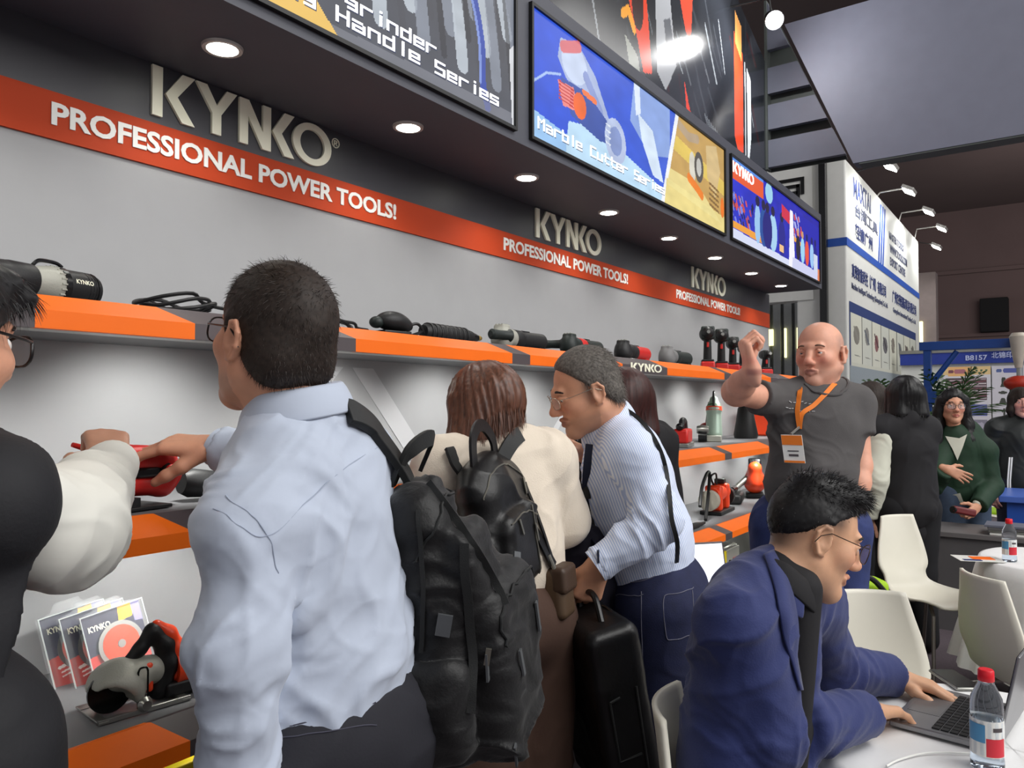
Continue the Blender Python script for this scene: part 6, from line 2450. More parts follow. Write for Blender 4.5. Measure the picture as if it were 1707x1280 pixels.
MB().tube(spline([cp(-0.065, 0.0, 0.165), cp(-0.055, 0.005, 0.235), cp(0.0, 0.005, 0.265), cp(0.055, 0.005, 0.225), cp(0.06, 0.0, 0.16)], 6), 0, 4, flat=(0.030, 0.007), up=lambda i: CO).build('loop_handle', M_LEATHER, t, True, smooth=30)
S3 = lambda x, y, d: pt(x, y, d)
MB().tube(smooth_path(on_surface(SV3, SN3, spline([(868, 722), (856, 736), (842, 756), (832, 780)], 6), 0.007) + [cp(0.02, 0.0, 0.16)]), 0, 4, flat=(0.042, 0.008), up=np.array([0.1, -0.8, 0.5])).build('shoulder_strap', M_STRAP, t, True, smooth=30)
MB().tube(smooth_path(on_surface(SV3, SN3, spline([(750, 745), (756, 758), (766, 778), (776, 800)], 6), 0.006)), 0, 4, flat=(0.042, 0.008), up=np.array([0.1, -0.8, 0.5])).build('shoulder_strap', M_STRAP, t, True, smooth=30)
MB().tube(smooth_path(on_surface(SV3, SN3, spline([(872, 850), (888, 872), (905, 905), (925, 945)], 6), 0.006)), 0, 4, flat=(0.032, 0.006), up=CO).build('lower_strap', M_LEATHER, t, True, smooth=30)

# brown shoulder bag
bb = pt(930, 985, 2.03)
t = thing('shoulder_bag', 'small brown shoulder bag at the hip of the brown-haired woman', 'bag', tuple(bb - UZ * 0.07))
S = Solid(0.005)
S.box(bb, (0.05, 0.032, 0.068), R3(CA, CO, UZ), 0.02, 0.01)
mesh_cloth('bag_body', S, mat('brown_leather', (0.33, 0.255, 0.185), 0.5, bump=0.1, bscale=150), t, [])
S = Solid(0.005)
S.box(bb + UZ * 0.035 + CO * 0.016, (0.051, 0.022, 0.035), R3(CA, CO, UZ), 0.012, 0.01)
mesh_cloth('flap', S, mat('brown_flap', (0.27, 0.20, 0.15), 0.5), t, [])
MB().tube(smooth_path([bb + UZ * 0.06 - CA * 0.02] + on_surface(SV3, SN3, spline([(922, 930), (908, 888), (892, 845), (876, 800)], 6), 0.004)), 0, 4, flat=(0.012, 0.004), up=CO).build('bag_strap', M_LEATHER, t, True, smooth=30)
MB().tube([pt(914, 925, 1.99), pt(924, 948, 1.99)], 0.006, 8).build('clasp', M_ZIP, t, True)

# leather case carried by the striped-shirt man
ca, cb = pt(984, 1022, 2.10), pt(1032, 1300, 2.14)
ax = unit(cb - ca)
DU = -ax
DA = unit(CRIGHT - (CRIGHT @ DU) * DU + 0.35 * CFWD)
DA = unit(DA - (DA @ DU) * DU)
DO = np.cross(DA, DU)
dc = (ca + cb) / 2
dp = lambda a, o, u: dc + DA * a + DO * o + DU * u
L2 = np.linalg.norm(cb - ca) / 2
RD = np.stack([DA, DO, DU], 1)
t = thing('briefcase', 'black leather case hanging from the hand of the striped-shirt man', 'bag', tuple(dc - UZ * L2))
S = Solid(0.006)
S.box(dp(0, 0, 0), (0.078, 0.14, L2), RD, 0.035, 0.02)
mesh_cloth('case_body', S, M_LEATHER, t, [folds(DU, 0.004, 6, 3, None)])
for a in (-0.05, 0.05):
    MB().tube(spline([dp(a, 0.10 * q, L2 * (1.0 - 0.06 * abs(q))) for q in (-1, -0.5, 0, 0.5, 1)], 4), 0.004, 6).build('piping', M_LEATHER, t, True)
sgn = -1 if DO @ CFWD > 0 else 1
for pts in ([(-0.045, 0.142, 0.06), (-0.045, 0.142, -0.10), (0.02, 0.142, -0.10)], [(-0.045, 0.142, 0.06), (-0.015, 0.142, 0.065)], [(0.035, 0.142, 0.08), (0.03, 0.142, -0.16)]):
    MB().tube([dp(a, o * sgn, u) for a, o, u in pts], 0.0035, 6).build('seam', M_STRAP, t, True)
hw = pt(979, 985, 2.13)
MB().tube(spline([dp(0.0, -0.07, L2 * 0.98), hw - DO * 0.05 - UZ * 0.005, hw, hw + DO * 0.05 - UZ * 0.005, dp(0.0, 0.07, L2 * 0.98)], 6), 0.009, 8).build('handle', M_LEATHER, t, True)
# strap across the striped-shirt man's back and the jacket at his front
t = thing('crossbody_bag', 'thin black crossbody strap and pouch worn over the striped shirt', 'bag', tuple(KP4.waist))
path = on_surface(SV4, SN4, [(1020, 675), (1046, 684), (1072, 706), (1094, 738), (1108, 776), (1116, 820), (1121, 865), (1125, 905), (1128, 938)], 0.008)
MB().tube(spline(path, 5), 0, 4, flat=(0.012, 0.004), up=lambda i: -CFWD).build('strap', M_STRAP, t, True, smooth=30)
path = on_surface(SV4, SN4, [(984, 742), (978, 790), (978, 840), (986, 890), (996, 925)], 0.005)
MB().tube(spline(path, 5), 0, 4, flat=(0.032, 0.005), up=lambda i: -CFWD).build('front_strap', mat('navy_strap', (0.10, 0.12, 0.20), 0.7), t, True, smooth=30)
MB().box(path[1] * 0.45 + path[2] * 0.55, (0.028, 0.028, 0.05)).build('slider', M_STRAP, t, True, smooth=0, bevel=0.005)
MB().box(KP4.waist + KP4.f * 0.17 - UZ * 0.02, (0.16, 0.10, 0.16), Euler((0, 0, math.radians(128))).to_matrix()).build('pouch', M_NYLON, t, True, smooth=0, bevel=0.03)
jb = pt(978, 945, 2.32)
t = thing('jacket', 'folded dark navy jacket held between the brown-haired woman and the striped-shirt man', 'jacket', tuple(jb - UZ * 0.15))
S = Solid(0.007)
S.rc(jb + np.array([0, 0, 0.05]), jb - UZ * 0.12, 0.075, 0.06, 0.04)
S.rc(jb + np.array([0.08, -0.03, 0.02]), jb + np.array([0.06, -0.02, -0.16]), 0.06, 0.05, 0.04)
S.rc(jb + np.array([-0.07, 0.06, 0.03]), jb + np.array([-0.05, 0.05, -0.10]), 0.05, 0.045, 0.04)
mesh_cloth('folded_cloth', S, mat('navy_cloth', (0.11, 0.10, 0.16), 0.8), t, [folds(np.array([1, 0.5, 0.3]), 0.014, 11, 2.5, None, seed=2.0)])
# ------------------------------------------------------------------ tools on the shelves
M_GRN = mat('dark_green_rubber', (0.10, 0.135, 0.125), 0.5, bump=0.1, bscale=300)
M_CORD = mat('cord_rubber', (0.075, 0.075, 0.08), 0.45)
M_BRASS = mat('brass', (0.80, 0.66, 0.36), 0.3, metal=0.9)
M_GREYP = mat('grey_plastic', (0.45, 0.45, 0.45), 0.5)
M_YELLOW = mat('carton_yellow', (0.93, 0.83, 0.10), 0.55)
M_SILVERG = mat('pale_green_silver', (0.62, 0.70, 0.64), 0.35, metal=0.3)
Z1, Z2, Z3 = SHELF_Z


def local(name, label, cat, x, y, z, deg=0, group=None):
    return thing(name, label, cat, (x, y, z), (0, 0, math.radians(deg)), group)


def slots(mb, x0, x1, n, r, w=0.004, g0=0.3, g1=2.8, rows=5):
    """raised ribs round a motor body lying along local x"""
    for i in range(n):
        x = x0 + (x1 - x0) * (i + 0.5) / n
        mb.lathe([(0, r * 0.97), (0.2, r), (0.8, r), (1, r * 0.97)], (x - w / 2, 0, 0), (x + w / 2, 0, 0), 20)


# --- large rotary drill, chuck to the left (local +x = chuck end)
t = local('power_drill', 'large black power drill with cast grey gearbox lying at the left of the top shelf', 'drill', 0.755, 1.655, Z1 + 0.0385, 198)
MB().lathe([(0, 0.020), (0.08, 0.033), (0.3, 0.037), (1, 0.036)], (-0.045, 0, 0), (0.055, 0, 0), 28).build('motor_housing', M_BLACK, t)
mb = MB()
slots(mb, -0.03, 0.0, 4, 0.0372, 0.003)
mb.lathe([(0, 0.039), (1, 0.039)], (0.042, 0, 0), (0.055, 0, 0), 28)
mb.build('housing_ribs', M_BLACKG, t)
mb = MB().lathe([(0, 0.037), (0.15, 0.038), (0.6, 0.034), (1, 0.031)], (0.055, 0, 0), (0.108, 0, 0), 28)
for i in range(22):
    g = 2 * math.pi * i / 22
    mb.box((0.060, 0.0375 * math.cos(g), 0.0375 * math.sin(g)), (0.012, 0.003, 0.003))
mb.build('gearbox', M_CAST, t)
mb = MB().lathe([(0, 0.033), (0.04, 0.034), (0.5, 0.034), (0.56, 0.032), (0.60, 0.033), (0.85, 0.030), (1, 0.014)], (0.108, 0, 0), (0.205, 0, 0), 28)
ch = mb.build('chuck', M_BLACK, t)
MB().lathe([(0, 0.012), (0.5, 0.010), (1, 0.005)], (0.204, 0, 0), (0.216, 0, 0), 14).build('chuck_jaws', M_STEEL, ch)
MB().tube(spline([(0.10, 0.0, 0.034), (0.085, 0.0, 0.045), (0.05, 0, 0.046), (0.035, 0, 0.04)], 5), 0.004, 6).build('cable_guard', M_BLACKG, t)
V, F = text_mesh('KYNKO', 0.02)
V = V / V[:, 0].max()
make_obj('side_logo', np.array([[0.032 - 0.042 * v[0], 0.0372 - 0.008 * abs(v[1]), 0.006 + 0.042 * v[1]] for v in V]), [f[::-1] for f in F], M_LETTER, t, False, 0)

# --- coiled cords
def hang(o, owner):
    """make a mesh built in hall coordinates part of a turned tool"""
    o.parent = owner
    o.matrix_parent_inverse = (Matrix.Translation(owner.location) @ owner.rotation_euler.to_matrix().to_4x4()).inverted()
    return o


def coil(name, label, cx, cy, z, w, d, n, seed, r=0.0045, tail=None):
    rr = random.Random(seed)
    P = []
    for i in range(n * 8):
        g = 2 * math.pi * i / 8
        q = 1 + 0.25 * math.sin(i * 0.9 + seed)
        P.append((cx + w / 2 * math.cos(g) * q, cy + d / 2 * math.sin(g) * q, z + r + 0.012 * (1 + math.sin(i * 1.7 + seed)) + 0.012 * i / (n * 8) * 2))
    if tail:
        P += tail
    return hang(MB().tube(spline(P, 4), r, 7).build(name, M_CORD), label)


coil('power_cord', t, 0.975, 1.66, Z1, 0.15, 0.14, 3, 2, tail=[(1.08, 1.63, Z1 + 0.03), (1.12, 1.64, Z1 + 0.035), (1.17, 1.66, Z1 + 0.02)])
t = local('palm_sander', 'small rounded black sander with its cord, on the top shelf right of the blue-shirted man', 'sander', 1.66, 1.64, Z1, 170)
coil('looped_cord', t, 1.44, 1.66, Z1, 0.16, 0.12, 2, 5, tail=[(1.52, 1.64, Z1 + 0.02), (1.58, 1.66, Z1 + 0.02)])
MB().box((0, 0, 0.012), (0.10, 0.07, 0.02)).build('sanding_pad', M_BLACKG, t, bevel=0.004)
S = Solid(0.004)
S.ell((0.0, 0, 0.052), (0.055, 0.036, 0.030), None, 0.02)
S.ell((-0.045, 0, 0.040), (0.03, 0.024, 0.02), None, 0.02)
V, F = S.mesh()
make_obj('housing', V, F, M_BLACK, t, False, 180)
MB().ell((0.055, 0, 0.045), (0.022, 0.022, 0.018)).build('front_knob', M_GRN, t)
MB().tube(spline([(-0.07, 0, 0.045), (-0.10, 0, 0.05), (-0.13, 0.0, 0.02), (-0.15, 0.01, 0.006)], 6), 0.005, 7).build('cord', M_CORD, t)

# --- straight grinder with ribbed body and brass nut
t = local('straight_grinder', 'ribbed black straight grinder with brass collet lying on the top shelf', 'grinder', 1.93, 1.63, Z1 + 0.030, 3)
mb = MB().lathe([(0, 0.020), (0.06, 0.026), (0.45, 0.029), (0.8, 0.027), (1, 0.021)], (-0.15, 0, 0), (0.10, 0, 0), 24)
slots(mb, -0.14, 0.07, 9, 0.0298, 0.010)
mb.build('housing', M_BLACK, t)
MB().lathe([(0, 0.020), (1, 0.012)], (0.10, 0, 0), (0.14, 0, 0), 18).build('nose', M_BLACKG, t)
MB().lathe([(0, 0.008), (0.5, 0.010), (1, 0.006)], (0.14, 0, 0), (0.165, 0, 0), 14).build('collet', M_BRASS, t)
MB().tube(spline([(-0.15, 0, 0), (-0.18, 0, -0.01), (-0.22, 0.02, -0.024), (-0.27, 0.03, -0.025)], 6), 0.005, 7).build('cord', M_CORD, t)


# --- angle grinders; local +x = head end, body lies along x
def angle_grinder(label, x, y, z, deg, m_head, m_mid, m_body, handle=None, scale=1.0, guard=True):
    t = local('angle_grinder', label, 'angle grinder', x, y, z, deg, 'angle grinders on the top shelf')
    s = scale
    c = 0.040 * s
    mb = MB().lathe([(0, 0.022 * s), (0.06, 0.030 * s), (1, 0.028 * s)], (-0.14 * s, 0, c), (0.0, 0, c), 22)
    slots(mb, -0.13 * s, -0.09 * s, 3, 0.0305 * s, 0.004)
    for v in mb.V:
        pass
    mb.build('body', m_body, t)
    MB().lathe([(0, 0.0285 * s), (0.1, 0.031 * s), (0.9, 0.032 * s), (1, 0.030 * s)], (0.0, 0, c), (0.055 * s, 0, c), 22).build('motor_sleeve', m_mid, t)
    S = Solid(0.004)
    S.rc((0.055 * s, 0, c), (0.115 * s, 0, c), 0.031 * s, 0.030 * s, 0.01)
    S.rc((0.108 * s, 0, c - 0.012 * s), (0.108 * s, 0, c + 0.012 * s), 0.034 * s, 0.030 * s, 0.012)
    S.box((0.105 * s, 0, c + 0.036 * s), (0.022 * s, 0.020 * s, 0.006 * s), None, 0.005, 0.006)
    V, F = S.mesh()
    hd = make_obj('gear_head', V, F, m_head, t, False, 60)
    mb = MB()
    for q in (-0.012, 0.0, 0.012):
        mb.box((0.105 * s, q * s, c + 0.043 * s), (0.036 * s, 0.004, 0.003))
    mb.build('cooling_fins', M_CAST, hd)
    if guard:
        mb = MB().lathe([(0, 0.058 * s), (0.3, 0.062 * s), (1, 0.062 * s)], (0.108 * s, 0, c - 0.030 * s), (0.108 * s, 0, c - 0.040 * s), 28)
        mb.build('guard', M_BLACKG, t)
    MB().box((-0.03 * s, 0.0, c + 0.029 * s), (0.05 * s, 0.014, 0.006)).build('switch', M_BLACKG, t, bevel=0.002)
    if handle is not None:
        MB().lathe([(0, 0.012), (0.08, 0.019), (0.5, 0.0165), (0.9, 0.018), (1, 0.024)], (0.108 * s + handle[0], handle[1], c + 0.005), (0.108 * s, 0.03 * np.sign(handle[1]) * s, c + 0.005), 18).build('side_handle', M_GRN, t)
    V, F = text_mesh('KYNKO', 0.02)
    V = V / V[:, 0].max()
    sg = 1 if math.cos(math.radians(deg)) > 0 else -1
    make_obj('side_logo', np.array([[sg * (-0.075 + 0.035 * v[0]) * s, -sg * (0.0292 * s + 0.0008), c - 0.004 + 0.035 * v[1]] for v in V]), F if sg > 0 else F, M_LETTER, t, False, 0)
    return t


angle_grinder('black angle grinder with cast gear head and side handle pointing left', 2.36, 1.66, Z1, 182, M_CAST, M_BLACK, M_BLACK, (0.10, 0.02), 1.12)
angle_grinder('black and red angle grinder left of the shelf logo plate, dark green head', 2.79, 1.64, Z1, 184, M_GRN, M_TOOLR, M_GRN, (0.03, -0.12), 1.1)
angle_grinder('angle grinder with red motor end lying above the shelf logo plate', 3.30, 1.66, Z1, 186, M_BLACK, M_BLACK, M_TOOLR, None, 1.2)
angle_grinder('dark green long-bodied angle grinder just left of the standing impact wrenches', 3.80, 1.66, Z1, 184, M_GREYP, M_GRN, M_GRN, None, 1.25)


# --- cordless impact wrenches standing on red battery packs
def impact_driver(label, x, y, deg, hr, h, m_head=M_BLACK, m_grip=M_BLACK):
    t = local('impact_driver', label, 'impact wrench', x, y, Z1, deg, 'cordless impact wrenches on the top shelf')
    MB().box((0.0, 0, 0.028), (0.12, 0.078, 0.052)).build('battery', M_TOOLR, t, bevel=0.008)
    MB().box((0.0, 0, 0.060), (0.10, 0.070, 0.014)).build('battery_shoe', M_BLACK, t, bevel=0.004)
    S = Solid(0.005)
    S.rc((-0.005, 0, 0.06), (0.012, 0, h - hr), 0.025, 0.022, 0.015)
    V, F = S.mesh()
    make_obj('grip', V, F, m_grip, t, False, 180)
    MB().lathe([(0, hr * 0.75), (0.1, hr * 0.98), (0.45, hr), (0.55, hr * 0.92), (0.8, hr * 0.8), (0.95, hr * 0.5), (1, hr * 0.35)], (-0.065, 0, h), (0.095, 0, h), 24).build('motor_head', m_head, t)
    MB().box((0.052, 0, h + 0.0), (0.03, hr * 1.7, hr * 1.7)).build('nose_block', M_GRN, t, bevel=0.01)
    MB().cyl((0.095, 0, h), (0.125, 0, h), 0.010, n=12).build('anvil', M_STEEL, t)
    MB().box((0.034, 0, h - hr - 0.022), (0.014, 0.014, 0.03)).build('trigger', M_TOOLR, t, bevel=0.003)
    return t


for i, (px, h, hr) in enumerate(((1180, 0.222, 0.046), (1203, 0.225, 0.046), (1222, 0.195, 0.040), (1239, 0.175, 0.032), (1254, 0.175, 0.030))):
    Y = 1.70
    impact_driver('black cordless impact wrench standing on a red battery, ' + ['leftmost and largest headed of the row', 'second from the left in the row', 'middle one of the row', 'fourth from the left, slim headed', 'fifth from the left, slim headed'][i],
                  sx_at(px, Y), Y, 205, hr, h)
impact_driver('small black cordless driver standing apart at the right, behind the raised fist', sx_at(1276, 1.72), 1.72, 215, 0.032, 0.16)

# --- middle shelf: the red saw being shown
t = local('jigsaw', 'red and black saw held down on the middle shelf by the two men\'s hands', 'saw', 0.885, 1.64, Z2, 8)
S = Solid(0.004)
S.rc((-0.085, 0, 0.115), (0.06, 0, 0.105), 0.030, 0.028, 0.02)
S.rc((-0.09, 0, 0.055), (0.06, 0, 0.045), 0.024, 0.022, 0.02)
S.rc((0.055, 0, 0.105), (0.075, 0, 0.07), 0.024, 0.024, 0.02)
S.rc((0.075, 0, 0.07), (0.055, 0, 0.045), 0.024, 0.022, 0.02)
V, F = S.mesh()
make_obj('body_shell', V, F, M_TOOLR, t, False, 180)
MB().box((-0.02, -0.002, 0.078), (0.13, 0.044, 0.026)).build('motor_core', M_BLACKG, t, bevel=0.008)
MB().lathe([(0, 0.020), (0.2, 0.022), (1, 0.022)], (0.058, -0.030, 0.078), (0.058, 0.02, 0.078), 20).build('lock_ring', M_BLACK, t)
mb = MB()
mb.lathe([(0, 0.013), (0.4, 0.015), (1, 0.015)], (0.058, -0.036, 0.078), (0.058, -0.028, 0.078), 18)
mb.build('lock_knob', M_TOOLR, t)
mb = MB().box((-0.035, -0.01, 0.006), (0.15, 0.10, 0.008))
mb.box((-0.06, -0.03, 0.018), (0.06, 0.04, 0.022))
mb.build('base_shoe', M_BLACK, t, bevel=0.002)
MB().box((-0.07, 0, 0.03), (0.022, 0.02, 0.05)).build('blade_guide', M_STEEL, t)
MB().tube([(-0.12, 0.0, 0.135), (-0.15, 0.0, 0.145)], [0.007, 0.005], 8).build('lever', M_TOOLR, t)
t = local('extension_tube', 'black plastic attachment lying right of the red saw on the middle shelf', 'tool attachment', 1.10, 1.66, Z2, -4)
MB().lathe([(0, 0.026), (0.1, 0.034), (0.55, 0.030), (0.75, 0.022), (1, 0.018)], (-0.10, 0, 0.045), (0.09, 0, 0.022), 20).build('tube_body', M_BLACK, t)
MB().lathe([(0, 0.018), (0.5, 0.02), (1, 0.014)], (0.085, 0, 0.022), (0.15, 0, 0.022), 16).build('nozzle', M_BLACKG, t)
MB().cyl((0.06, -0.03, 0.018), (0.06, 0.03, 0.018), 0.018, n=16).build('foot_wheel', M_BLACKG, t)

# --- middle shelf, right part
t = local('planer', 'red and dark planer with black side handle near the striped-shirt man\'s back, middle shelf', 'planer', sx_at(1138, 1.66), 1.66, Z2, 195)
MB().box((0, 0, 0.012), (0.24, 0.09, 0.022)).build('sole', M_STEEL, t, bevel=0.003)
MB().box((0.02, 0, 0.06), (0.18, 0.085, 0.075)).build('body_block', M_TOOLR, t, bevel=0.012)
MB().box((0.02, -0.045, 0.06), (0.12, 0.012, 0.05)).build('side_cover', M_GRN, t, bevel=0.004)
MB().tube(spline([(-0.08, 0, 0.09), (-0.06, 0, 0.135), (0.02, 0, 0.14), (0.05, 0, 0.10)], 6), 0.016, 10).build('top_handle', M_BLACK, t)
MB().lathe([(0, 0.014), (0.2, 0.018), (1, 0.016)], (0.10, -0.05, 0.05), (0.03, -0.17, 0.05), 14).build('side_handle', M_BLACK, t)
MB().ell((0.105, 0, 0.11), (0.022, 0.022, 0.02)).build('depth_knob', M_BLACKG, t)
t = local('magnetic_drill', 'upright pale silver drill stand with red round motor on the middle shelf', 'magnetic drill', sx_at(1190, 1.74), 1.74, Z2, 200)
MB().box((0, 0, 0.02), (0.16, 0.09, 0.04)).build('magnet_base', M_CAST, t, bevel=0.006)
S = Solid(0.005)
S.rc((0.0, 0, 0.05), (-0.02, 0, 0.20), 0.050, 0.043, 0.02)
S.rc((-0.02, 0, 0.20), (-0.03, 0, 0.255), 0.042, 0.026, 0.02)
V, F = S.mesh()
make_obj('motor_column', V, F, M_SILVERG, t, False, 180)
MB().lathe([(0, 0.050), (1, 0.048)], (-0.021, 0, 0.19), (-0.024, 0, 0.215), 24).build('red_ring', M_TOOLO, t)
MB().lathe([(0, 0.044), (1, 0.040)], (-0.024, 0, 0.218), (-0.026, 0, 0.226), 24).build('green_ring', mat('ring_green', (0.25, 0.42, 0.22), 0.4), t)
MB().tube(spline([(-0.06, 0, 0.20), (-0.075, 0, 0.29), (-0.0, 0, 0.30), (0.03, 0, 0.22)], 6), 0.008, 8).build('carry_handle', M_BLACK, t)
MB().ell((-0.08, -0.05, 0.06), (0.055, 0.05, 0.055)).build('red_motor', mat('deep_red', (0.50, 0.12, 0.11), 0.35), t)
MB().lathe([(0, 0.022), (0.5, 0.03), (1, 0.022)], (0.08, -0.03, 0.075), (0.08, -0.10, 0.075), 18).build('feed_hub', M_STEEL, t)
MB().lathe([(0, 0.03), (1, 0.035)], (0.11, -0.04, 0.035), (0.11, -0.09, 0.035), 18).build('drive_wheel', M_BLACKG, t)
MB().tube(spline([(-0.05, -0.03, 0.24), (-0.10, -0.04, 0.17), (-0.14, -0.05, 0.08), (-0.2, -0.04, 0.05), (-0.24, -0.02, 0.012)], 6), 0.007, 8).build('cord', M_CORD, t)
t = local('core_drill', 'tall tapering black cordless tool standing on the middle shelf beside the bald man', 'drill', sx_at(1243, 1.74), 1.74, Z2, 0)
MB().lathe([(0, 0.075), (0.1, 0.08), (0.45, 0.062), (0.75, 0.05), (0.82, 0.035), (1, 0.03)], (0, 0, 0), (-0.01, 0, 0.27), 24).build('housing', M_BLACK, t)
MB().lathe([(0, 0.050), (1, 0.046)], (0, 0, 0.195), (0, 0, 0.215), 20).build('orange_collar', M_TOOLO, t)
MB().box((0.075, 0, 0.10), (0.04, 0.05, 0.19)).build('battery_rail', M_BLACKG, t, bevel=0.008)
t = local('charger_box', 'orange and black boxy charger on the middle shelf touching the bald man\'s shirt', 'charger', sx_at(1278, 1.78), 1.78, Z2, 0)
MB().box((0, 0, 0.125), (0.26, 0.14, 0.25)).build('case', M_TOOLO, t, bevel=0.014)
MB().box((0, -0.068, 0.13), (0.20, 0.012, 0.19)).build('front_panel', M_BLACKG, t, bevel=0.004)
for q in ((-0.06, 0.19), (0.06, 0.19), (0.0, 0.10), (0.07, 0.07)):
    MB().cyl((q[0], -0.072, q[1]), (q[0], -0.082, q[1]), 0.022, n=18).build('dial', M_TOOLR, t)

# --- lowest shelf: blade packs
M_BLISTER = mat('blister_plastic', (0.95, 0.97, 0.98), 0.08, alpha=0.09, vary=0, spec=0.8)
for i in range(3):
    x, y = 0.960 - 0.030 * i, 1.815 + 0.034 * i
    t = thing('blade_pack', 'clear blister pack with a diamond saw blade, ' + ['frontmost of the three leaning packs', 'middle one of the three leaning packs', 'rearmost of the three leaning packs'][i], 'blade pack',
              (x, y, Z3), (math.radians(-16), math.radians(-7), math.radians(2)), 'blade packs on the lowest shelf')
    W, H = 0.142, 0.165
    p = Pic(60, 70, '#2b2b44')
    p.poly([(0, 0.42), (1, 0.52), (1, 0), (0, 0)], '#c93a33')
    p.poly([(0.62, 0.98), (0.9, 1.0), (0.84, 0.80), (0.60, 0.78)], '#e6b41e')
    p.poly([(0.85, 1), (1, 1), (1, 0.7), (0.86, 0.72)], '#8c86b8')
    p.line([(0.14, 0.27), (0.86, 0.36)], 0.022, '#f0e6e0')
    p.line([(0.16, 0.20), (0.55, 0.25)], 0.012, '#f0d6d0')
    p.line([(0.16, 0.14), (0.45, 0.18)], 0.010, '#f0d6d0')
    p.build('printed_card', (-W / 2, 0.004, 0.004), UX, UZ, W, H, M_PRINT, t, world=False)
    lettering('card_logo', 'KYNKO', (-W / 2 + 0.012, 0.0032, H - 0.036), UX, UZ, 0.052, 0.014, M_LETTER, t, bold=0.03, depth=0.0006, world=False)
    bc_ = np.array([0.005, -0.001, 0.082])
    MB().lathe([(0, 0.054), (1, 0.054)], bc_ + UY * 0.001, bc_ - UY * 0.001, 36).build('blade_rim', M_STEEL, t)
    MB().lathe([(0, 0.044), (1, 0.044)], bc_ - UY * 0.0008, bc_ - UY * 0.0018, 32).build('blade_disc', M_TOOLO, t)
    MB().lathe([(0, 0.010), (1, 0.009)], bc_ - UY * 0.0016, bc_ - UY * 0.003, 20).build('blade_hub', M_STEEL, t)
    S_ = [(-W / 2 - 0.006, 0.0), (W / 2 + 0.006, 0.0), (W / 2 + 0.006, H + 0.006), (0.035, H + 0.012), (0.022, H + 0.03), (-0.03, H + 0.03), (-0.04, H + 0.012), (-W / 2 - 0.006, H + 0.006)]
    mb = MB()
    mb.prism(S_, (0, 0.010, 0.0), UX, UZ, 0.016)
    mb.build('blister_shell', M_BLISTER, t, smooth=0, bevel=0.003)
    mb = MB().tube([(-W / 2 - 0.004, -0.006, 0.004), (-W / 2 - 0.004, -0.006, H + 0.004), (W / 2 + 0.004, -0.006, H + 0.004), (W / 2 + 0.004, -0.006, 0.004)], 0.0022, 6)
    mb.build('shell_edge', mat('shell_edge_clear', (0.9, 0.92, 0.92), 0.1, alpha=0.55, vary=0) if i == 0 else bpy.data.materials['shell_edge_clear'], t)

# --- marble cutter
t = local('marble_cutter', 'orange and black marble cutter with cast blade guard in front of the blade packs', 'saw', 0.91, 1.63, Z3, -6)
S = Solid(0.0035)
S.rc((-0.07, -0.018, 0.050), (-0.07, 0.018, 0.050), 0.052, None, 0.01)
S.rc((-0.085, -0.036, 0.036), (-0.085, 0.010, 0.036), 0.036, None, 0.015, mode='-')
S.box((-0.085, 0, -0.02), (0.10, 0.06, 0.045), None, 0.003, 0.004, '-')
S.rc((-0.06, 0.0, 0.075), (0.0, 0.0, 0.070), 0.034, 0.032, 0.02)
V, F = S.mesh()
make_obj('blade_guard', V, F, M_CAST, t, False, 50)
MB().lathe([(0, 0.045), (1, 0.045)], (-0.082, 0.004, 0.046), (-0.082, -0.002, 0.046), 30).build('blade', M_BLACKG, t)
mb = MB().box((-0.03, -0.055, 0.007), (0.19, 0.008, 0.010))
mb.box((-0.03, 0.055, 0.007), (0.19, 0.03, 0.004))
mb.box((-0.115, 0.0, 0.006), (0.02, 0.12, 0.004))
mb.box((0.055, 0.0, 0.006), (0.02, 0.12, 0.004))
mb.build('base_plate', M_STEEL, t, smooth=0, bevel=0.001)
mb = MB()
for q in (-0.010, 0.010):
    mb.tube([(-0.035 + q, -0.050, 0.012), (-0.035 + q, -0.050, 0.088)], 0.0022, 6)
mb.tube(spline([(-0.045, -0.050, 0.086), (-0.041, -0.050, 0.094), (-0.029, -0.050, 0.094), (-0.025, -0.050, 0.086)], 4), 0.0022, 6)
mb.build('depth_slide', M_BLACKG, t)
MB().lathe([(0, 0.012), (0.6, 0.016), (1, 0.010)], (-0.034, -0.045, 0.020), (-0.034, -0.07, 0.020), 14).build('wing_screw', M_STEEL, t)
S = Solid(0.0035)
S.chain([(0.02, 0, 0.025), (0.040, 0, 0.075), (0.032, 0, 0.120), (0.005, 0, 0.152), (-0.022, 0, 0.120), (-0.05, 0, 0.095)], [0.024, 0.026, 0.022, 0.017, 0.014, 0.012], 0.01)
V, F = S.mesh()
make_obj('rear_handle', V, F, M_BLACK, t, False, 180)
S = Solid(0.0035)
S.chain([(0.060, 0, 0.055), (0.058, 0, 0.10), (0.040, 0, 0.140), (0.014, 0, 0.164)], [0.026, 0.022, 0.017, 0.012], 0.01)
S.box((-0.012, -0.0, 0.062), (0.010, 0.030, 0.032), None, 0.008, 0.01)
V, F = S.mesh()
make_obj('handle_shell', V, F, M_TOOLO, t, False, 180)
mb = MB().lathe([(0, 0.038), (0.7, 0.036), (0.9, 0.034), (1, 0.022)], (0.05, 0, 0.062), (0.19, 0, 0.062), 26)
mb.build('motor_housing', M_TOOLO, t)
mb = MB()
for q in range(5):
    mb.box((0.09 + 0.016 * q, -0.036, 0.052), (0.006, 0.008, 0.026))
mb.build('vents', M_BLACK, t)
MB().box((0.10, -0.0, 0.022), (0.15, 0.06, 0.03)).build('motor_foot', M_BLACK, t, bevel=0.006)

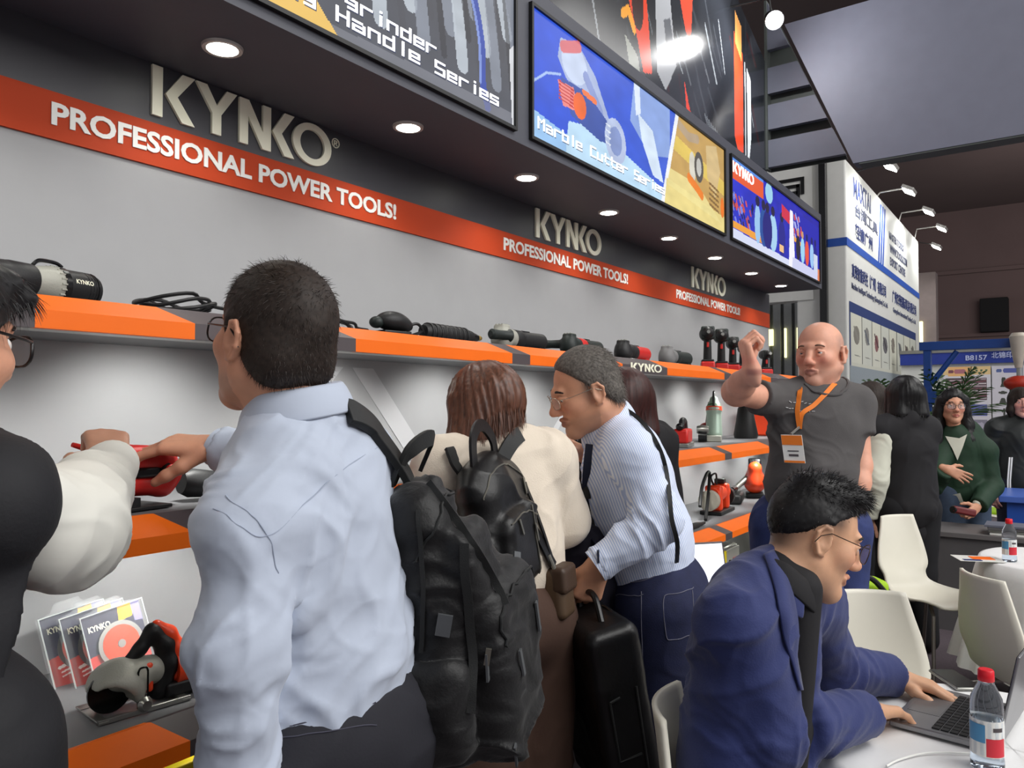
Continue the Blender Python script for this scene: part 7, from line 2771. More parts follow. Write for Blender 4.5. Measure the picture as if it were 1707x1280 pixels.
# --- lowest shelf, further right
t = local('multi_tool', 'red and black tool on the lowest shelf glimpsed between the woman and the striped shirt', 'tool', sx_at(935, 1.72), 1.72, Z3, 10)
MB().lathe([(0, 0.028), (0.5, 0.032), (1, 0.03)], (-0.12, 0, 0.035), (0.0, 0, 0.04), 18).build('grip_end', M_BLACK, t)
MB().box((0.06, 0, 0.045), (0.12, 0.07, 0.085)).build('red_body', M_TOOLR, t, bevel=0.012)
MB().box((0.15, 0, 0.035), (0.06, 0.06, 0.06)).build('battery', M_BLACKG, t, bevel=0.008)
t = local('bench_grinder', 'orange twin-wheel tool with black fittings left of the second shelf joint, lowest shelf', 'grinder', sx_at(1195, 1.70), 1.70, Z3, 185)
MB().box((0, 0, 0.012), (0.30, 0.13, 0.022)).build('base', M_BLACK, t, bevel=0.004)
for q in (-0.075, 0.075):
    MB().box((q, 0, 0.095), (0.055, 0.10, 0.15)).build('column', M_TOOLO, t, bevel=0.014)
MB().lathe([(0, 0.045), (0.5, 0.05), (1, 0.045)], (-0.13, 0, 0.115), (0.13, 0, 0.115), 24).build('motor_barrel', M_TOOLO, t)
MB().lathe([(0, 0.06), (0.9, 0.06), (1, 0.05)], (0.15, 0, 0.09), (0.20, 0, 0.09), 24).build('pale_disc', mat('pale_disc', (0.62, 0.60, 0.55), 0.6), t)
MB().lathe([(0, 0.06), (1, 0.055)], (-0.15, 0, 0.085), (-0.21, 0, 0.085), 24).build('black_wheel', M_BLACK, t)
MB().tube(spline([(0.06, 0, 0.16), (0.10, -0.01, 0.22), (0.03, 0.0, 0.235), (0.02, 0, 0.17)], 6), 0.006, 7).build('cable_loop', M_CORD, t)
MB().box((-0.06, 0, 0.185), (0.05, 0.06, 0.03)).build('switch_box', M_BLACK, t, bevel=0.006)
hang(MB().tube(spline([(4.12, 1.66, Z3 + 0.08), (4.25, 1.70, Z3 + 0.17), (4.38, 1.72, Z3 + 0.24), (4.42, 1.72, Z3 + 0.235), (4.30, 1.68, Z3 + 0.14), (4.10, 1.62, Z3 + 0.01)], 6), 0.010, 8).build('power_cord', M_CORD), t)
t = local('black_sander', 'flat black tool between the two orange tools on the lowest shelf', 'sander', sx_at(1222, 1.78), 1.78, Z3, 15)
MB().box((0, 0, 0.035), (0.24, 0.12, 0.07)).build('body', M_BLACK, t, bevel=0.018)
MB().lathe([(0, 0.024), (1, 0.02)], (0.06, 0, 0.085), (-0.16, 0, 0.10), 16).build('handle', M_BLACKG, t)
t = local('leaf_blower', 'orange blower with silver tube pointing forward, right end of the lowest shelf', 'blower', sx_at(1257, 1.76), 1.76, Z3, 200)
S = Solid(0.005)
S.ell((0, 0, 0.11), (0.10, 0.075, 0.08), None, 0.02)
S.rc((-0.07, 0, 0.16), (0.05, 0, 0.21), 0.05, 0.045, 0.03)
S.rc((0.05, 0, 0.20), (0.07, 0, 0.10), 0.04, 0.04, 0.02)
V, F = S.mesh()
make_obj('housing', V, F, M_TOOLO, t, False, 180)
MB().box((-0.01, 0, 0.235), (0.13, 0.085, 0.05), Euler((0, -0.35, 0)).to_matrix()).build('battery', M_BLACKG, t, bevel=0.01)
MB().tube([(0.04, -0.05, 0.14), (0.13, -0.17, 0.04)], [0.020, 0.018], 14).build('silver_tube', M_STEEL, t)
MB().tube([(0.13, -0.17, 0.04), (0.145, -0.19, 0.025)], [0.022, 0.020], 14).build('tube_tip', M_BLACK, t)
MB().box((-0.01, 0.0, 0.018), (0.14, 0.12, 0.034)).build('foot', M_BLACK, t, bevel=0.006)
t = local('torch_rod', 'black rod-shaped tool lying at the front of the lowest shelf by the striped shirt', 'tool', sx_at(1152, 1.57), 1.575, Z3, 2)
MB().lathe([(0, 0.014), (0.1, 0.018), (0.7, 0.016), (0.8, 0.010), (1, 0.008)], (-0.16, 0, 0.018), (0.2, 0, 0.012), 14).build('rod', M_BLACK, t)
MB().lathe([(0, 0.019), (1, 0.019)], (-0.10, 0, 0.018), (-0.07, 0, 0.018), 14).build('collar', M_BLACKG, t)

# --- plinth below the shelves with boxes and welders
t = thing('display_plinth', 'dark low plinth under the shelves carrying welders and a yellow carton', 'plinth', (2.7, 1.75, 0))
MB().box((2.7, 1.76, 0.19), (7.2, 0.45, 0.38)).build('carcass', M_PLATE, t, True, smooth=0)
MB().box((2.7, 1.76, 0.39), (7.24, 0.47, 0.02)).build('plinth_top', M_BOARD, t, True, smooth=0)
t = thing('carton', 'yellow carton with printed symbols under the lowest shelf at the left', 'box', (0.98, 1.68, 0.40))
MB().box((0.98, 1.68, 0.555), (0.34, 0.20, 0.31)).build('box_body', M_YELLOW, t, True, smooth=0, bevel=0.003)
mb = MB()
for q in range(3):
    x = 0.93 + 0.055 * q
    for a, b, c, d in ((0, 0, 0.04, 0.005), (0, 0.035, 0.04, 0.005), (0, 0.0, 0.005, 0.04), (0.035, 0, 0.005, 0.04)):
        mb.box((x + a + c / 2, 1.64 + b + d / 2, 0.7108), (c, d, 0.001))
    mb.box((x + 0.02, 1.66, 0.7108), (0.016, 0.012, 0.001))
mb.build('printed_symbols', M_BLACKG, t, True, smooth=0)


def welder(label, px, Y, w, h, m_front, group='welders on the plinth'):
    X = sx_at(px, Y)
    t = thing('welding_machine', label, 'welder', (X, Y + 0.12, 0.40), (0, 0, 0), group)
    MB().box((0, 0, h / 2 + 0.01), (w, 0.24, h - 0.02)).build('case', M_STEEL, t, bevel=0.02)
    MB().box((0, -0.122, h / 2), (w * 0.92, 0.012, h * 0.9)).build('front_panel', m_front, t, bevel=0.004)
    MB().box((-w / 2 + 0.012, -0.124, h / 2), (0.03, 0.016, h * 0.9)).build('corner_guard', M_YELLOW, t, bevel=0.004)
    for q in ((-0.05, 0.35), (-0.05, 0.65), (0.03, 0.35)):
        MB().cyl((q[0], -0.126, h * q[1]), (q[0], -0.146, h * q[1]), 0.020, n=18).build('socket', M_BLACKG, t)
    MB().box((0.04, -0.13, h * 0.68), (0.07, 0.008, 0.03)).build('red_switch', M_CAPR if 'M_CAPR' in globals() else M_TOOLR, t)
    MB().tube(spline([(-w * 0.35, 0, h), (-w * 0.3, 0, h + 0.04), (w * 0.3, 0, h + 0.04), (w * 0.35, 0, h)], 5), 0.010, 8).build('carry_handle', M_BLACK, t)


welder('grey welder with yellow corner and red switch under the lowest shelf', 1217, 1.60, 0.26, 0.27, mat('panel_grey', (0.60, 0.60, 0.57), 0.5))
welder('dark-fronted silver welder half hidden behind the seated man\'s head', 1268, 1.62, 0.32, 0.30, mat('panel_dark', (0.10, 0.115, 0.12), 0.4))

# --- white leaning notice board on a stand
a = pt(1172, 975, 2.75)
t = thing('display_tablet', 'bright white leaning display panel beside the jeans of the striped-shirt man', 'screen', (a[0], a[1], 0))
w_ = unit(np.array([-0.62, -0.78, 0.25]))
u_ = unit(np.cross(UZ, w_))
v_ = np.cross(w_, u_)
Rm = Matrix(np.stack([u_, v_, w_], 1).tolist())
MB().box(a, (0.20, 0.30, 0.012), Rm).build('panel', M_PLATE, t, True, smooth=0, bevel=0.003)
MB().box(a + w_ * 0.007, (0.185, 0.285, 0.002), Rm).build('lit_face', mat('panel_glow', (0.95, 0.96, 1.0), 0.3, emit=0.5, vary=0), t, True, smooth=0)
MB().tube([a - w_ * 0.01 - v_ * 0.10, np.array([a[0] + 0.05, a[1] + 0.06, 0.02])], 0.014, 8).build('stand', M_BLACK, t, True)
MB().cyl((a[0] + 0.05, a[1] + 0.06, 0), (a[0] + 0.05, a[1] + 0.06, 0.02), 0.12, n=24).build('stand_foot', M_BLACK, t, True)
# ------------------------------------------------------------------ chairs and tables
M_SHELL = mat('white_shell', (0.88, 0.865, 0.81), 0.4, vary=0.02)
M_LEG = mat('chair_leg', (0.55, 0.53, 0.50), 0.3, metal=0.8)
M_CLOTH = mat('white_tablecloth', (0.88, 0.88, 0.88), 0.8, bump=0.15, bscale=60, vary=0.02)


def make_chair(label, x, y, heading, cushion=None, group='white shell chairs'):
    t = thing('shell_chair', label, 'chair', (x, y, 0), (0, 0, math.radians(heading)), group)
    prof = [(-0.225, 0.865, 0.118), (-0.212, 0.78, 0.142), (-0.20, 0.69, 0.168), (-0.185, 0.60, 0.180), (-0.165, 0.535, 0.152), (-0.12, 0.475, 0.160), (-0.04, 0.447, 0.200), (0.07, 0.445, 0.215),
            (0.16, 0.452, 0.205), (0.215, 0.440, 0.180), (0.23, 0.425, 0.165)]
    P = spline([np.array(q) for q in prof], 4)
    n = 13
    V, F = [], []
    for px_, pz, hw in P:
        for j in range(n):
            q = -1 + 2 * j / (n - 1)
            back = np.clip((pz - 0.47) / 0.1, 0, 1)
            cx = px_ + back * 0.035 * q * q
            cz = pz + (1 - back) * 0.022 * q * q
            V.append((cx, q * hw, cz))
    for i in range(len(P) - 1):
        for j in range(n - 1):
            F.append([i * n + j, i * n + j + 1, (i + 1) * n + j + 1, (i + 1) * n + j])
    o = make_obj('seat_shell', np.array(V), F, M_SHELL, t, False, 180)
    s = o.modifiers.new('thick', 'SOLIDIFY')
    s.thickness = 0.012
    s.offset = 0
    for sx in (1, -1):
        for sy in (1, -1):
            MB().tube([(0.06 + sx * 0.05, sy * 0.10, 0.435), (0.02 + sx * 0.17, sy * 0.17, 0.40), (0.0 + sx * 0.22, sy * 0.21, 0.0)], 0.010, 8).build('leg', M_LEG, t, False)
    if cushion:
        S = Solid(0.006)
        S.box((0.03, 0, 0.468), (0.18, 0.17, 0.02), None, 0.018, 0.01)
        V, Fc = S.mesh()
        make_obj('cushion', V, Fc, cushion, t, False, 180)
    return t


P11 = P11
h = math.radians(P11H)
make_chair('white shell chair under the seated man, its back edge beside the jeans', P11.pel[0] + 0.035 * math.cos(h), P11.pel[1] + 0.035 * math.sin(h), P11H)
x, y = xy(1540, 4.25)
make_chair('white shell chair turned to the right, standing before the bob-haired woman', x, y, -124)
make_chair('white shell chair facing the laptop table, its back right of the seated man\'s face', 2.672, 0.458, 207)
x, y = xy(1712, 2.90)
make_chair('white shell chair cut by the right edge of the photo, by the smaller table', x, y, -50)
M_LIME = mat('lime_fabric', (0.62, 0.78, 0.10), 0.7)
x, y = xy(1660, 7.5)
make_chair('white shell chair with lime green seat cushion far behind the counter', x, y, 200, M_LIME)


def cloth_table(label, clabel, x, y, r, z=0.74, drop=0.5, seed=0, n=150, amp=0.03, square=2.4):
    t = thing('round_table', label, 'table', (x, y, 0))
    MB().cyl((x, y, z - 0.03), (x, y, z - 0.006), r - 0.01, n=40).build('tabletop', M_SHELL, t, True)
    MB().cyl((x, y, 0.02), (x, y, z - 0.03), 0.035, n=16).build('pedestal', M_LEG, t, True)
    MB().lathe([(0, 0.24), (0.5, 0.22), (1, 0.05)], (x, y, 0), (x, y, 0.035), 32).build('base_plate', M_LEG, t, True)
    V, F = [], []
    rings = [(0.0, 0), (r * 0.5, 0), (r * 0.85, 0), (r * 0.97, 0), (r + 0.006, 0.006)] + [(r + 0.010 + 0.01 * q, 0.012 + drop * q / 9) for q in range(1, 10)]
    for j, (rr, dz) in enumerate(rings):
        for i in range(n):
            g = 2 * math.pi * i / n
            f = max(0, j - 4) / 9
            e = (abs(math.cos(g)) ** square + abs(math.sin(g)) ** square) ** (-1 / square)
            w = math.sin(g * 11 + seed) + 0.6 * math.sin(g * 19 + 2.1 * seed + 1.3 * f) + 0.4 * math.sin(g * 31 + seed)
            q = rr * (e if square < 50 else 1) + amp * f * w + 0.02 * f
            V.append((x + q * math.cos(g), y + q * math.sin(g), z - dz + (0.0008 * math.sin(7 * g + rr * 40) if j < 4 else 0)))
    for j in range(len(rings) - 1):
        for i in range(n):
            F.append([j * n + i, j * n + (i + 1) % n, (j + 1) * n + (i + 1) % n, (j + 1) * n + i])
    o = make_obj('tablecloth', np.array(V), F, M_CLOTH, None, False, 180)
    tag(o, clabel, 'tablecloth')
    return t


TX, TY, TR = 2.035, 0.10, 0.40
cloth_table('round front table under the white cloth with the laptop on it', 'white cloth draped over the laptop table, ruffled at its edge', TX, TY, TR, seed=1.0)
x2, y2 = xy(1772, 3.75)
cloth_table('small round table under a white cloth at the right edge of the photo', 'white cloth on the smaller table at the right edge, hanging in folds', x2, y2, 0.36, seed=2.3)

# ---- laptop
tz = 0.745
M_ALU = mat('laptop_aluminium', (0.55, 0.55, 0.56), 0.35, metal=0.7)
M_KEYS = mat('key_black', (0.07, 0.07, 0.08), 0.5)
p0 = pt(1482, 1204, 1.80)
lx, ly = p0[0], p0[1]
lang = math.radians(-97)
t = thing('laptop', 'open silver laptop with dark screen that the seated man types on', 'laptop', (lx, ly, tz), (0, 0, lang))
# local x runs away from the typist, local y to his left (away from the camera)
LW, LD = 0.305, 0.215
MB().box((LD / 2, LW / 2, 0.008), (LD, LW, 0.014)).build('base', M_ALU, t, bevel=0.003)
kb = MB()
for r_i in range(6):
    for c_i in range(13):
        kb.box((0.095 + r_i * 0.0185, 0.022 + c_i * 0.0202, 0.0165), (0.0155, 0.0165, 0.003))
kb.build('keyboard', M_KEYS, t, smooth=0)
MB().box((0.048, LW / 2, 0.0152), (0.07, 0.11, 0.0008)).build('touchpad', mat('pad_grey', (0.47, 0.47, 0.48), 0.3, metal=0.5), t, smooth=0)
a = math.radians(112)
su = np.array([-math.cos(a) * 1.0, 0, math.sin(a)])
su = np.array([0.20, 0, 0.98])
su = unit(su)
sn = np.array([su[2], 0, -su[0]])
c = np.array([LD + 0.004, LW / 2, 0.012]) + su * 0.105
Rm = Matrix(np.stack([sn, np.array([0, 1.0, 0]), su], 1).tolist())
MB().box(c, (0.006, LW, 0.21), Rm).build('lid', M_ALU, t, bevel=0.002)
MB().box(c - sn * 0.0036, (0.001, LW - 0.004, 0.206), Rm).build('bezel', M_BLACKG, t, smooth=0)
MB().box(c - sn * 0.0042 + su * 0.004, (0.001, LW - 0.016, 0.186), Rm).build('display', mat('display_grey', (0.40, 0.41, 0.43), 0.25, emit=0.18, ecolor=(0.7, 0.72, 0.78)), t, smooth=0)

# ---- bottles
M_PET = mat('clear_plastic', (0.95, 0.97, 1.0), 0.05, trans=0.95, ior=1.12, vary=0)
M_WATER = mat('water', (0.93, 0.97, 1.0), 0.02, trans=1.0, ior=1.2, vary=0)
M_CAPR = mat('red_cap', (0.85, 0.10, 0.16), 0.4)
M_LABELR = mat('label_red', (0.80, 0.16, 0.22), 0.45)
M_LABELB = mat('label_blue', (0.30, 0.55, 0.72), 0.45)


def bottle(label, x, y, z, s=1.0, rot=0):
    t = thing('water_bottle', label, 'bottle', (x, y, z), (0, 0, rot), 'red capped water bottles')
    H = 0.205 * s
    r = 0.0315 * s
    MB().lathe([(0, r * 0.85), (0.02, r), (0.10, r), (0.14, r * 0.96), (0.18, r), (0.50, r), (0.55, r * 0.97), (0.60, r), (0.72, r * 0.92), (0.85, r * 0.52), (0.89, r * 0.42), (0.93, r * 0.42)], (0, 0, 0), (0, 0, H), 28).build('bottle_body', M_PET, t, smooth=50)
    MB().lathe([(0, r * 0.80), (0.03, r * 0.94), (1, r * 0.94)], (0, 0, 0.002), (0, 0, H * 0.50), 24).build('water', M_WATER, t, smooth=50)
    MB().lathe([(0, r * 0.47), (0.05, r * 0.50), (0.9, r * 0.48), (1, r * 0.42)], (0, 0, H * 0.885), (0, 0, H), 24).build('cap', M_CAPR, t, smooth=50)
    # wrap-around label in three bands: picture, white with marks, red
    def wrap(name, g0, g1, z0, z1, m, rr):
        V, F = [], []
        n = 14
        for i in range(n + 1):
            g = g0 + (g1 - g0) * i / n
            for zz in (z0, z1):
                V.append((rr * math.cos(g), rr * math.sin(g), zz * H))
        for i in range(n):
            F.append([2 * i, 2 * i + 2, 2 * i + 3, 2 * i + 1])
        return make_obj(name, np.array(V), F, m, t, False, 180)
    wrap('label', 0, 2 * math.pi, 0.16, 0.52, M_WHITE, r * 1.012)
    g = math.atan2(-y, -x) - rot
    wrap('label_picture', g - 1.3, g - 0.1, 0.30, 0.48, M_LABELB, r * 1.018)
    wrap('label_red', g - 0.05, g + 1.2, 0.17, 0.35, M_LABELR, r * 1.018)
    wrap('label_marks', g + 0.35, g + 1.0, 0.42, 0.46, M_PLATE, r * 1.018)
    return t


b = pt(1646, 1270, 1.60)
bottle('clear water bottle with red cap beside the laptop on the front table', b[0], b[1], 0.741)
b = pt(1683, 934, 3.72)
bottle('clear water bottle with red cap on the smaller table at the right edge', b[0], b[1], 0.741)

# ---- small things on the tables
b = pt(1592, 1136, 2.10)
t = thing('phone', 'dark phone lying behind the typing hand on the white cloth', 'phone', (b[0], b[1], 0.741), (0, 0, 0.6))
MB().box((0, 0, 0.005), (0.145, 0.07, 0.008)).build('case', M_STEEL, t, bevel=0.003)
MB().box((0, 0, 0.0093), (0.138, 0.065, 0.001)).build('glass', M_BLACKG, t, smooth=0)
b = pt(1418, 1150, 1.99)
tag(MB().box((b[0], b[1], 0.7425), (0.20, 0.14, 0.001), Euler((0, 0, 0.4)).to_matrix()).build('paper_sheet', M_WHITE, smooth=0), 'sheet of white paper under the seated man\'s left sleeve', 'paper')
cab = [pt(1478, 1290, 1.60), pt(1500, 1268, 1.63), pt(1545, 1252, 1.66), pt(1605, 1250, 1.66), pt(1640, 1256, 1.65)]
for q in cab:
    q[2] = 0.745
tag(MB().tube(spline(cab, 8), 0.0022, 6).build('charging_cable', M_WHITE), 'thin white cable curving over the front table cloth', 'cable')
b = pt(1630, 930, 3.76)
t = thing('brochure', 'open leaflet with orange picture on the smaller table', 'brochure', (b[0], b[1], 0.743), (0, 0, 0.4))
MB().box((0, 0, 0.002), (0.15, 0.20, 0.002)).build('pages', M_WHITE, t, smooth=0)
MB().box((0.01, -0.02, 0.004), (0.07, 0.10, 0.002)).build('picture', M_ORANGE, t, smooth=0)
MB().box((-0.05, 0.04, 0.004), (0.03, 0.08, 0.002)).build('text_block', M_INK, t, smooth=0)

# ---- lime tote behind the facing chair
b = pt(1425, 965, 3.45)
t = thing('tote_bag', 'lime green tote bag with black strap glimpsed past the seated man\'s chin', 'bag', (b[0], b[1], 0))
S = Solid(0.008)
S.box((b[0], b[1], 0.36), (0.07, 0.13, 0.36), R3((0.8, 0.58, 0), (-0.58, 0.8, 0), UZ), 0.03, 0.01)
mesh_cloth('bag_body', S, M_LIME, t, [])
MB().tube(spline([pt(1408, 965, 3.36), pt(1430, 958, 3.34), pt(1455, 966, 3.34), pt(1476, 988, 3.36)], 6), 0.012, 8).build('strap', M_BLACK, t, True)

# ---- grey counter with its stack, phone and the blue table
M_CTR = mat('counter_grey', (0.335, 0.325, 0.33), 0.6, vary=0.05)
t = thing('counter', 'low dark grey display counter behind the white chair', 'counter', (6.15, -0.6, 0))
MB().box((6.10, -0.70, 0.31), (0.46, 2.84, 0.62)).build('carcass', M_CTR, t, True, smooth=0)
MB().box((6.10, -0.70, 0.637), (0.50, 2.90, 0.035)).build('counter_top', mat('counter_top_grey', (0.40, 0.385, 0.385), 0.5), t, True, smooth=0, bevel=0.004)
MB().box((6.10, -0.70, 0.02), (0.43, 2.80, 0.04)).build('plinth', M_BLACK, t, True, smooth=0)
b = pt(1690, 888, 4.55)
t = thing('magazine_pile', 'pile of grey folders and magazines on the dark counter at the right edge', 'pile of magazines', (5.98, b[1], 0.655))
for i in range(4):
    MB().box((0.01 * (i % 2), 0.01 * i, 0.008 + 0.016 * i), (0.22, 0.30, 0.013), Euler((0, 0, 0.05 * (i % 3))).to_matrix()).build('folder', [M_WHITE, M_STEEL, M_CTR, M_HEADER][i], t, smooth=0)
b = pt(1606, 852, 5.28)
t = thing('radio_phone', 'dark red handset held by the woman in the green jacket on the counter', 'handset', tuple(b))
MB().box((0, 0, 0), (0.06, 0.15, 0.05), Euler((0.2, 0.1, 0.5)).to_matrix()).build('body', mat('dark_red_case', (0.40, 0.10, 0.11), 0.4), t, bevel=0.012)
MB().cyl((-0.035, 0.05, 0.01), (-0.05, 0.06, 0.012), 0.024, n=20).build('lens', M_BLACKG, t)
MB().lathe([(0, 0.028), (1, 0.028)], (-0.025, 0.05, 0.01), (-0.037, 0.054, 0.01), 20).build('lens_ring', M_STEEL, t)
t = thing('machine_table', 'blue steel work table behind the woman in the green jacket', 'table', (7.22, -0.6, 0))
MB().box((7.22, -0.55, 0.79), (0.7, 1.9, 0.05)).build('table_top', mat('blue_enamel', (0.30, 0.42, 0.74), 0.35), t, True, smooth=0, bevel=0.006)
MB().box((7.22, -0.55, 0.40), (0.62, 1.8, 0.74)).build('cabinet', M_NBLUE, t, True, smooth=0)
MB().cyl((7.25, 0.10, 0.815), (7.25, 0.10, 0.835), 0.03, n=16).build('red_button', M_CAPR, t, True)

# ---- blue gantry crane with its hoist
M_GAN = mat('gantry_blue', (0.10, 0.27, 0.56), 0.4, vary=0.05)
t = thing('gantry_crane', 'blue steel gantry crane with post and long beam behind the palms', 'crane', (9.0, 1.129, 0))
MB().box((9.0, 1.129, 1.035), (0.09, 0.07, 2.07)).build('post', M_GAN, t, True, smooth=0, bevel=0.004)
MB().box((9.0, -0.6, 2.11), (0.11, 3.6, 0.09)).build('beam', M_GAN, t, True, smooth=0, bevel=0.004)
MB().tube([(9.0, 1.10, 1.72), (9.0, 0.86, 2.05)], 0.028, 8).build('brace', M_GAN, t, True)
MB().box((9.0, 1.129, 1.58), (0.14, 0.15, 0.12)).build('post_bracket', M_GAN, t, True, smooth=0, bevel=0.004)
MB().box((9.0, 1.129, 0.03), (0.7, 0.12, 0.06)).build('foot', M_GAN, t, True, smooth=0)
MB().box((9.0, -2.3, 1.035), (0.09, 0.07, 2.07)).build('post', M_GAN, t, True, smooth=0)
def gy(px, X):
    xi = (px - 853.5) / FPX
    return X * (_s - xi * _c) / (_c + xi * _s)
Yh = gy(1699, 8.9)
t = thing('chain_hoist', 'pale chain hoist with red hook block hanging from the blue beam', 'hoist', (8.9, Yh, 1.6))
MB().lathe([(0, 0.05), (0.1, 0.075), (0.6, 0.055), (1, 0.03)], (8.88, Yh, 2.20), (8.88, Yh, 1.86), 16).build('hoist_body', mat('hoist_cream', (0.78, 0.74, 0.68), 0.4), t, True)
MB().tube([(8.88, Yh, 1.88), (8.88, Yh, 1.78)], 0.02, 8).build('neck', M_STEEL, t, True)
MB().ell((8.88, Yh, 1.71), (0.10, 0.13, 0.075)).build('hook_block', mat('block_red', (0.72, 0.20, 0.12), 0.4), t, True)
for q in (-0.06, -0.02, 0.03, 0.07):
    MB().tube([(8.88, Yh + q, 1.68), (8.88, Yh + q, 1.05)], 0.009, 6).build('chain', mat('chain_green', (0.25, 0.36, 0.28), 0.4, metal=0.4), t, True)

# ---- palms
def palm(label, x, y, z0, n, L, seed, stem_h):
    t = thing('potted_palm', label, 'plant', (x, y, 0))
    MB().lathe([(0, 0.13), (0.9, 0.17), (0.9, 0.185), (1, 0.185)], (x, y, 0), (x, y, 0.32), 24).build('pot', M_WHITE, t, True)
    MB().tube([(x, y, 0.3), (x + 0.02, y, stem_h)], 0.03, 8).build('trunk', M_BROWN, t, True)
    r = random.Random(seed)
    mb = MB()
    for i in range(n):
        g = 2 * math.pi * i / n + r.uniform(-0.3, 0.3)
        el = r.uniform(0.5, 1.35)
        d = np.array([math.cos(g) * math.cos(el), math.sin(g) * math.cos(el), math.sin(el)])
        o = np.array([x, y, stem_h - 0.05])
        P = [o + d * L * q - UZ * 0.35 * L * q * q * (1.4 - el * 0.6) for q in np.linspace(0, 1, 9)]
        mb.tube(P, 0.004, 4)
        for j in range(2, 9):
            T = unit(P[j] - P[j - 1])
            sd = unit(np.cross(T, UZ))
            for s in (1, -1):
                e = P[j] + (sd * s * 0.8 + T * 0.7 - UZ * 0.25) * L * 0.36 * (1.15 - j / 10)
                w = T * 0.016
                mid = (P[j] + e) / 2 + UZ * 0.01
                mb.add([P[j] - w * 0.5, P[j] + w * 0.5, mid + w, e, mid - w], [[0, 1, 2, 3, 4]])
    o = mb.build('foliage', mat('palm_leaf', (0.22, 0.33, 0.17), 0.5, vary=0.25, vscale=6), t, True, smooth=0)
    return t


x, y = xy(1583, 8.0)
palm('dark green potted palm beside the blue gantry post', x, y, 0, 22, 0.75, 3, 1.35)
x, y = xy(1466, 8.2)
palm('potted palm whose leaf tips show above the bob-haired woman', x, y, 0, 16, 0.6, 5, 1.35)

# ---- booth row far behind: fascia with its number, posters
t = thing('exhibition_booth', 'white booth row with blue fascia number and product posters at the far right', 'booth', (13.0, 0.0, 0))
Y1 = 2.0
MB().box((13.1, -1.4, 1.15), (0.1, 6.8, 2.3)).build('back_panel', M_WHITE, t, True, smooth=0)
MB().box((13.0, -1.4, 2.30), (0.08, 6.8, 0.05)).build('fascia_trim', M_STEEL, t, True, smooth=0)
MB().box((13.0, -1.4, 2.19), (0.06, 6.8, 0.17)).build('fascia', mat('fascia_blue', (0.14, 0.22, 0.56), 0.45), t, True, smooth=0)
M_SIGNW = mat('sign_white', (0.75, 0.78, 0.92), 0.5, vary=0)
lettering('booth_number', 'B8157', (12.965, gy(1611, 13.0), 2.15), -UY, UZ, 0.27, 0.075, M_SIGNW, t, bold=0.02, depth=0.004)
lettering('company_name', '\u5317\u9526\u5370\u521b\u4e39\u673a\u7535', (12.965, gy(1654, 13.0), 2.17), -UY, UZ, 0.62, 0.09, M_SIGNW, t, bold=0.02, depth=0.004)


def poster(label, px0, px1, pic, z0, z1, X=12.96):
    ya, yb = gy(px0, X), gy(px1, X)
    t2 = thing('wall_poster', label, 'poster', (X, (ya + yb) / 2, z0), group='posters in the far booth')
    MB().box((X + 0.03, (ya + yb) / 2, (z0 + z1) / 2), (0.05, ya - yb, z1 - z0)).build('board', M_WHITE, t2, True, smooth=0)
    pic.build('print', (X, ya, z0), -UY, UZ, ya - yb, z1 - z0, M_PRINT, t2)


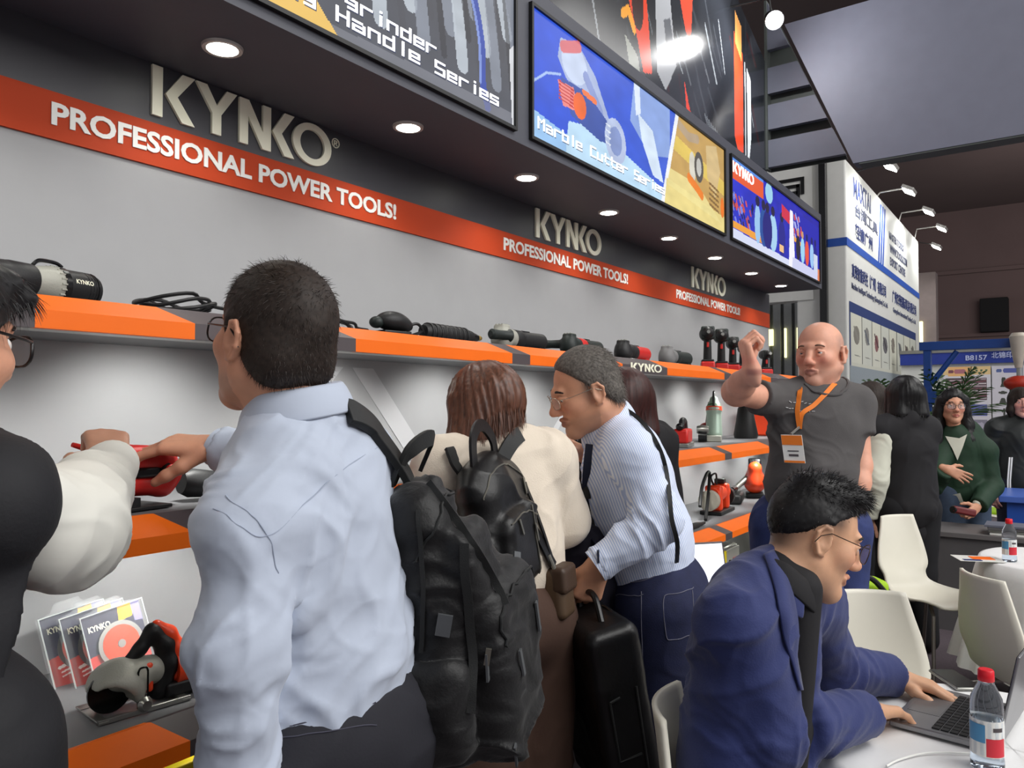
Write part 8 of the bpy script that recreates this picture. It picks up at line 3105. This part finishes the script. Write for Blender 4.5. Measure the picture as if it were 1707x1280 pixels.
p = Pic(60, 70, '#d9d5dc')
p.poly([(0, 1), (1, 1), (1, 0.9), (0, 0.9)], '#e3c48e')
p.poly([(0.1, 1), (0.6, 1), (0.6, 0.88), (0.1, 0.88)], '#e9b57a')
p.line([(0.13, 0.94), (0.2, 0.94)], 0.02, '#7a4a55')
p.line([(0.26, 0.94), (0.45, 0.94)], 0.025, '#b0707a')
for q in range(5):
    p.line([(0.7 + 0.05 * q, 0.95 - 0.03 * (q % 2)), (0.72 + 0.05 * q, 0.95 - 0.03 * (q % 2))], 0.012, '#4f6a52')
p.poly([(0.05, 0.86), (0.92, 0.86), (0.92, 0.58), (0.05, 0.58)], '#5b4a50')
for q in range(9):
    p.line([(0.1, 0.82 - 0.026 * q), (0.9, 0.845 - 0.03 * q)], 0.008, ['#b9a7ad', '#7a4f57', '#cbbfc4'][q % 3])
p.poly([(0.05, 0.52), (0.92, 0.52), (0.92, 0.38), (0.05, 0.38)], '#6a6fb0')
p.line([(0.1, 0.42), (0.9, 0.44)], 0.03, '#46507e')
p.poly([(0.05, 0.33), (0.92, 0.33), (0.92, 0.16), (0.05, 0.16)], '#8f8a9a')
p.line([(0.2, 0.2), (0.8, 0.26)], 0.04, '#b9b3c4')
poster('poster of steel parts and blue pictures beside the palm leaves', 1573, 1652, p, 0.9, 2.06)
p = Pic(60, 70, '#d6d2da')
p.line([(0.12, 0.94), (0.2, 0.94)], 0.02, '#5a6aa0')
p.line([(0.28, 0.94), (0.55, 0.94)], 0.025, '#5a63a8')
p.poly([(0.22, 0.86), (0.30, 0.86), (0.31, 0.78), (0.34, 0.74), (0.18, 0.74), (0.21, 0.78)], '#3c4038')
for cx in (0.24, 0.52):
    p.ell(cx, 0.67, 0.10, 0.018, '#4a4c46')
    p.poly([(cx - 0.09, 0.53), (cx + 0.09, 0.53), (cx + 0.04, 0.60), (cx - 0.04, 0.60)], '#4b4d48')
p.poly([(0.24, 0.48), (0.29, 0.48), (0.29, 0.36), (0.24, 0.36)], '#4a4c48')
p.line([(0.26, 0.33), (0.26, 0.22)], 0.014, '#3c3e3a')
p.poly([(0.05, 0.16), (0.4, 0.16), (0.4, 0.02), (0.05, 0.02)], '#8d8a94')
p.put((p.x > 0.66) & (p.x < 0.69), '#9a9aa0')
poster('white poster of dark machine parts left of the hoist chains', 1654, 1730, p, 0.9, 2.06)
tag(MB().box((12.9, gy(1657, 12.9), 2.36), (0.12, 0.24, 0.06)).build('fascia_lamp', M_WHITE, smooth=0, bevel=0.01), 'small white lamp box on top of the blue fascia', 'lamp')
tag(MB().box((33.6, gy(1660, 33.6), 4.85), (0.5, 0.9, 1.25)).build('loudspeaker', mat('speaker_black', (0.03, 0.03, 0.04), 0.9), smooth=0, bevel=0.03), 'black loudspeaker high on the brown hall wall', 'loudspeaker')
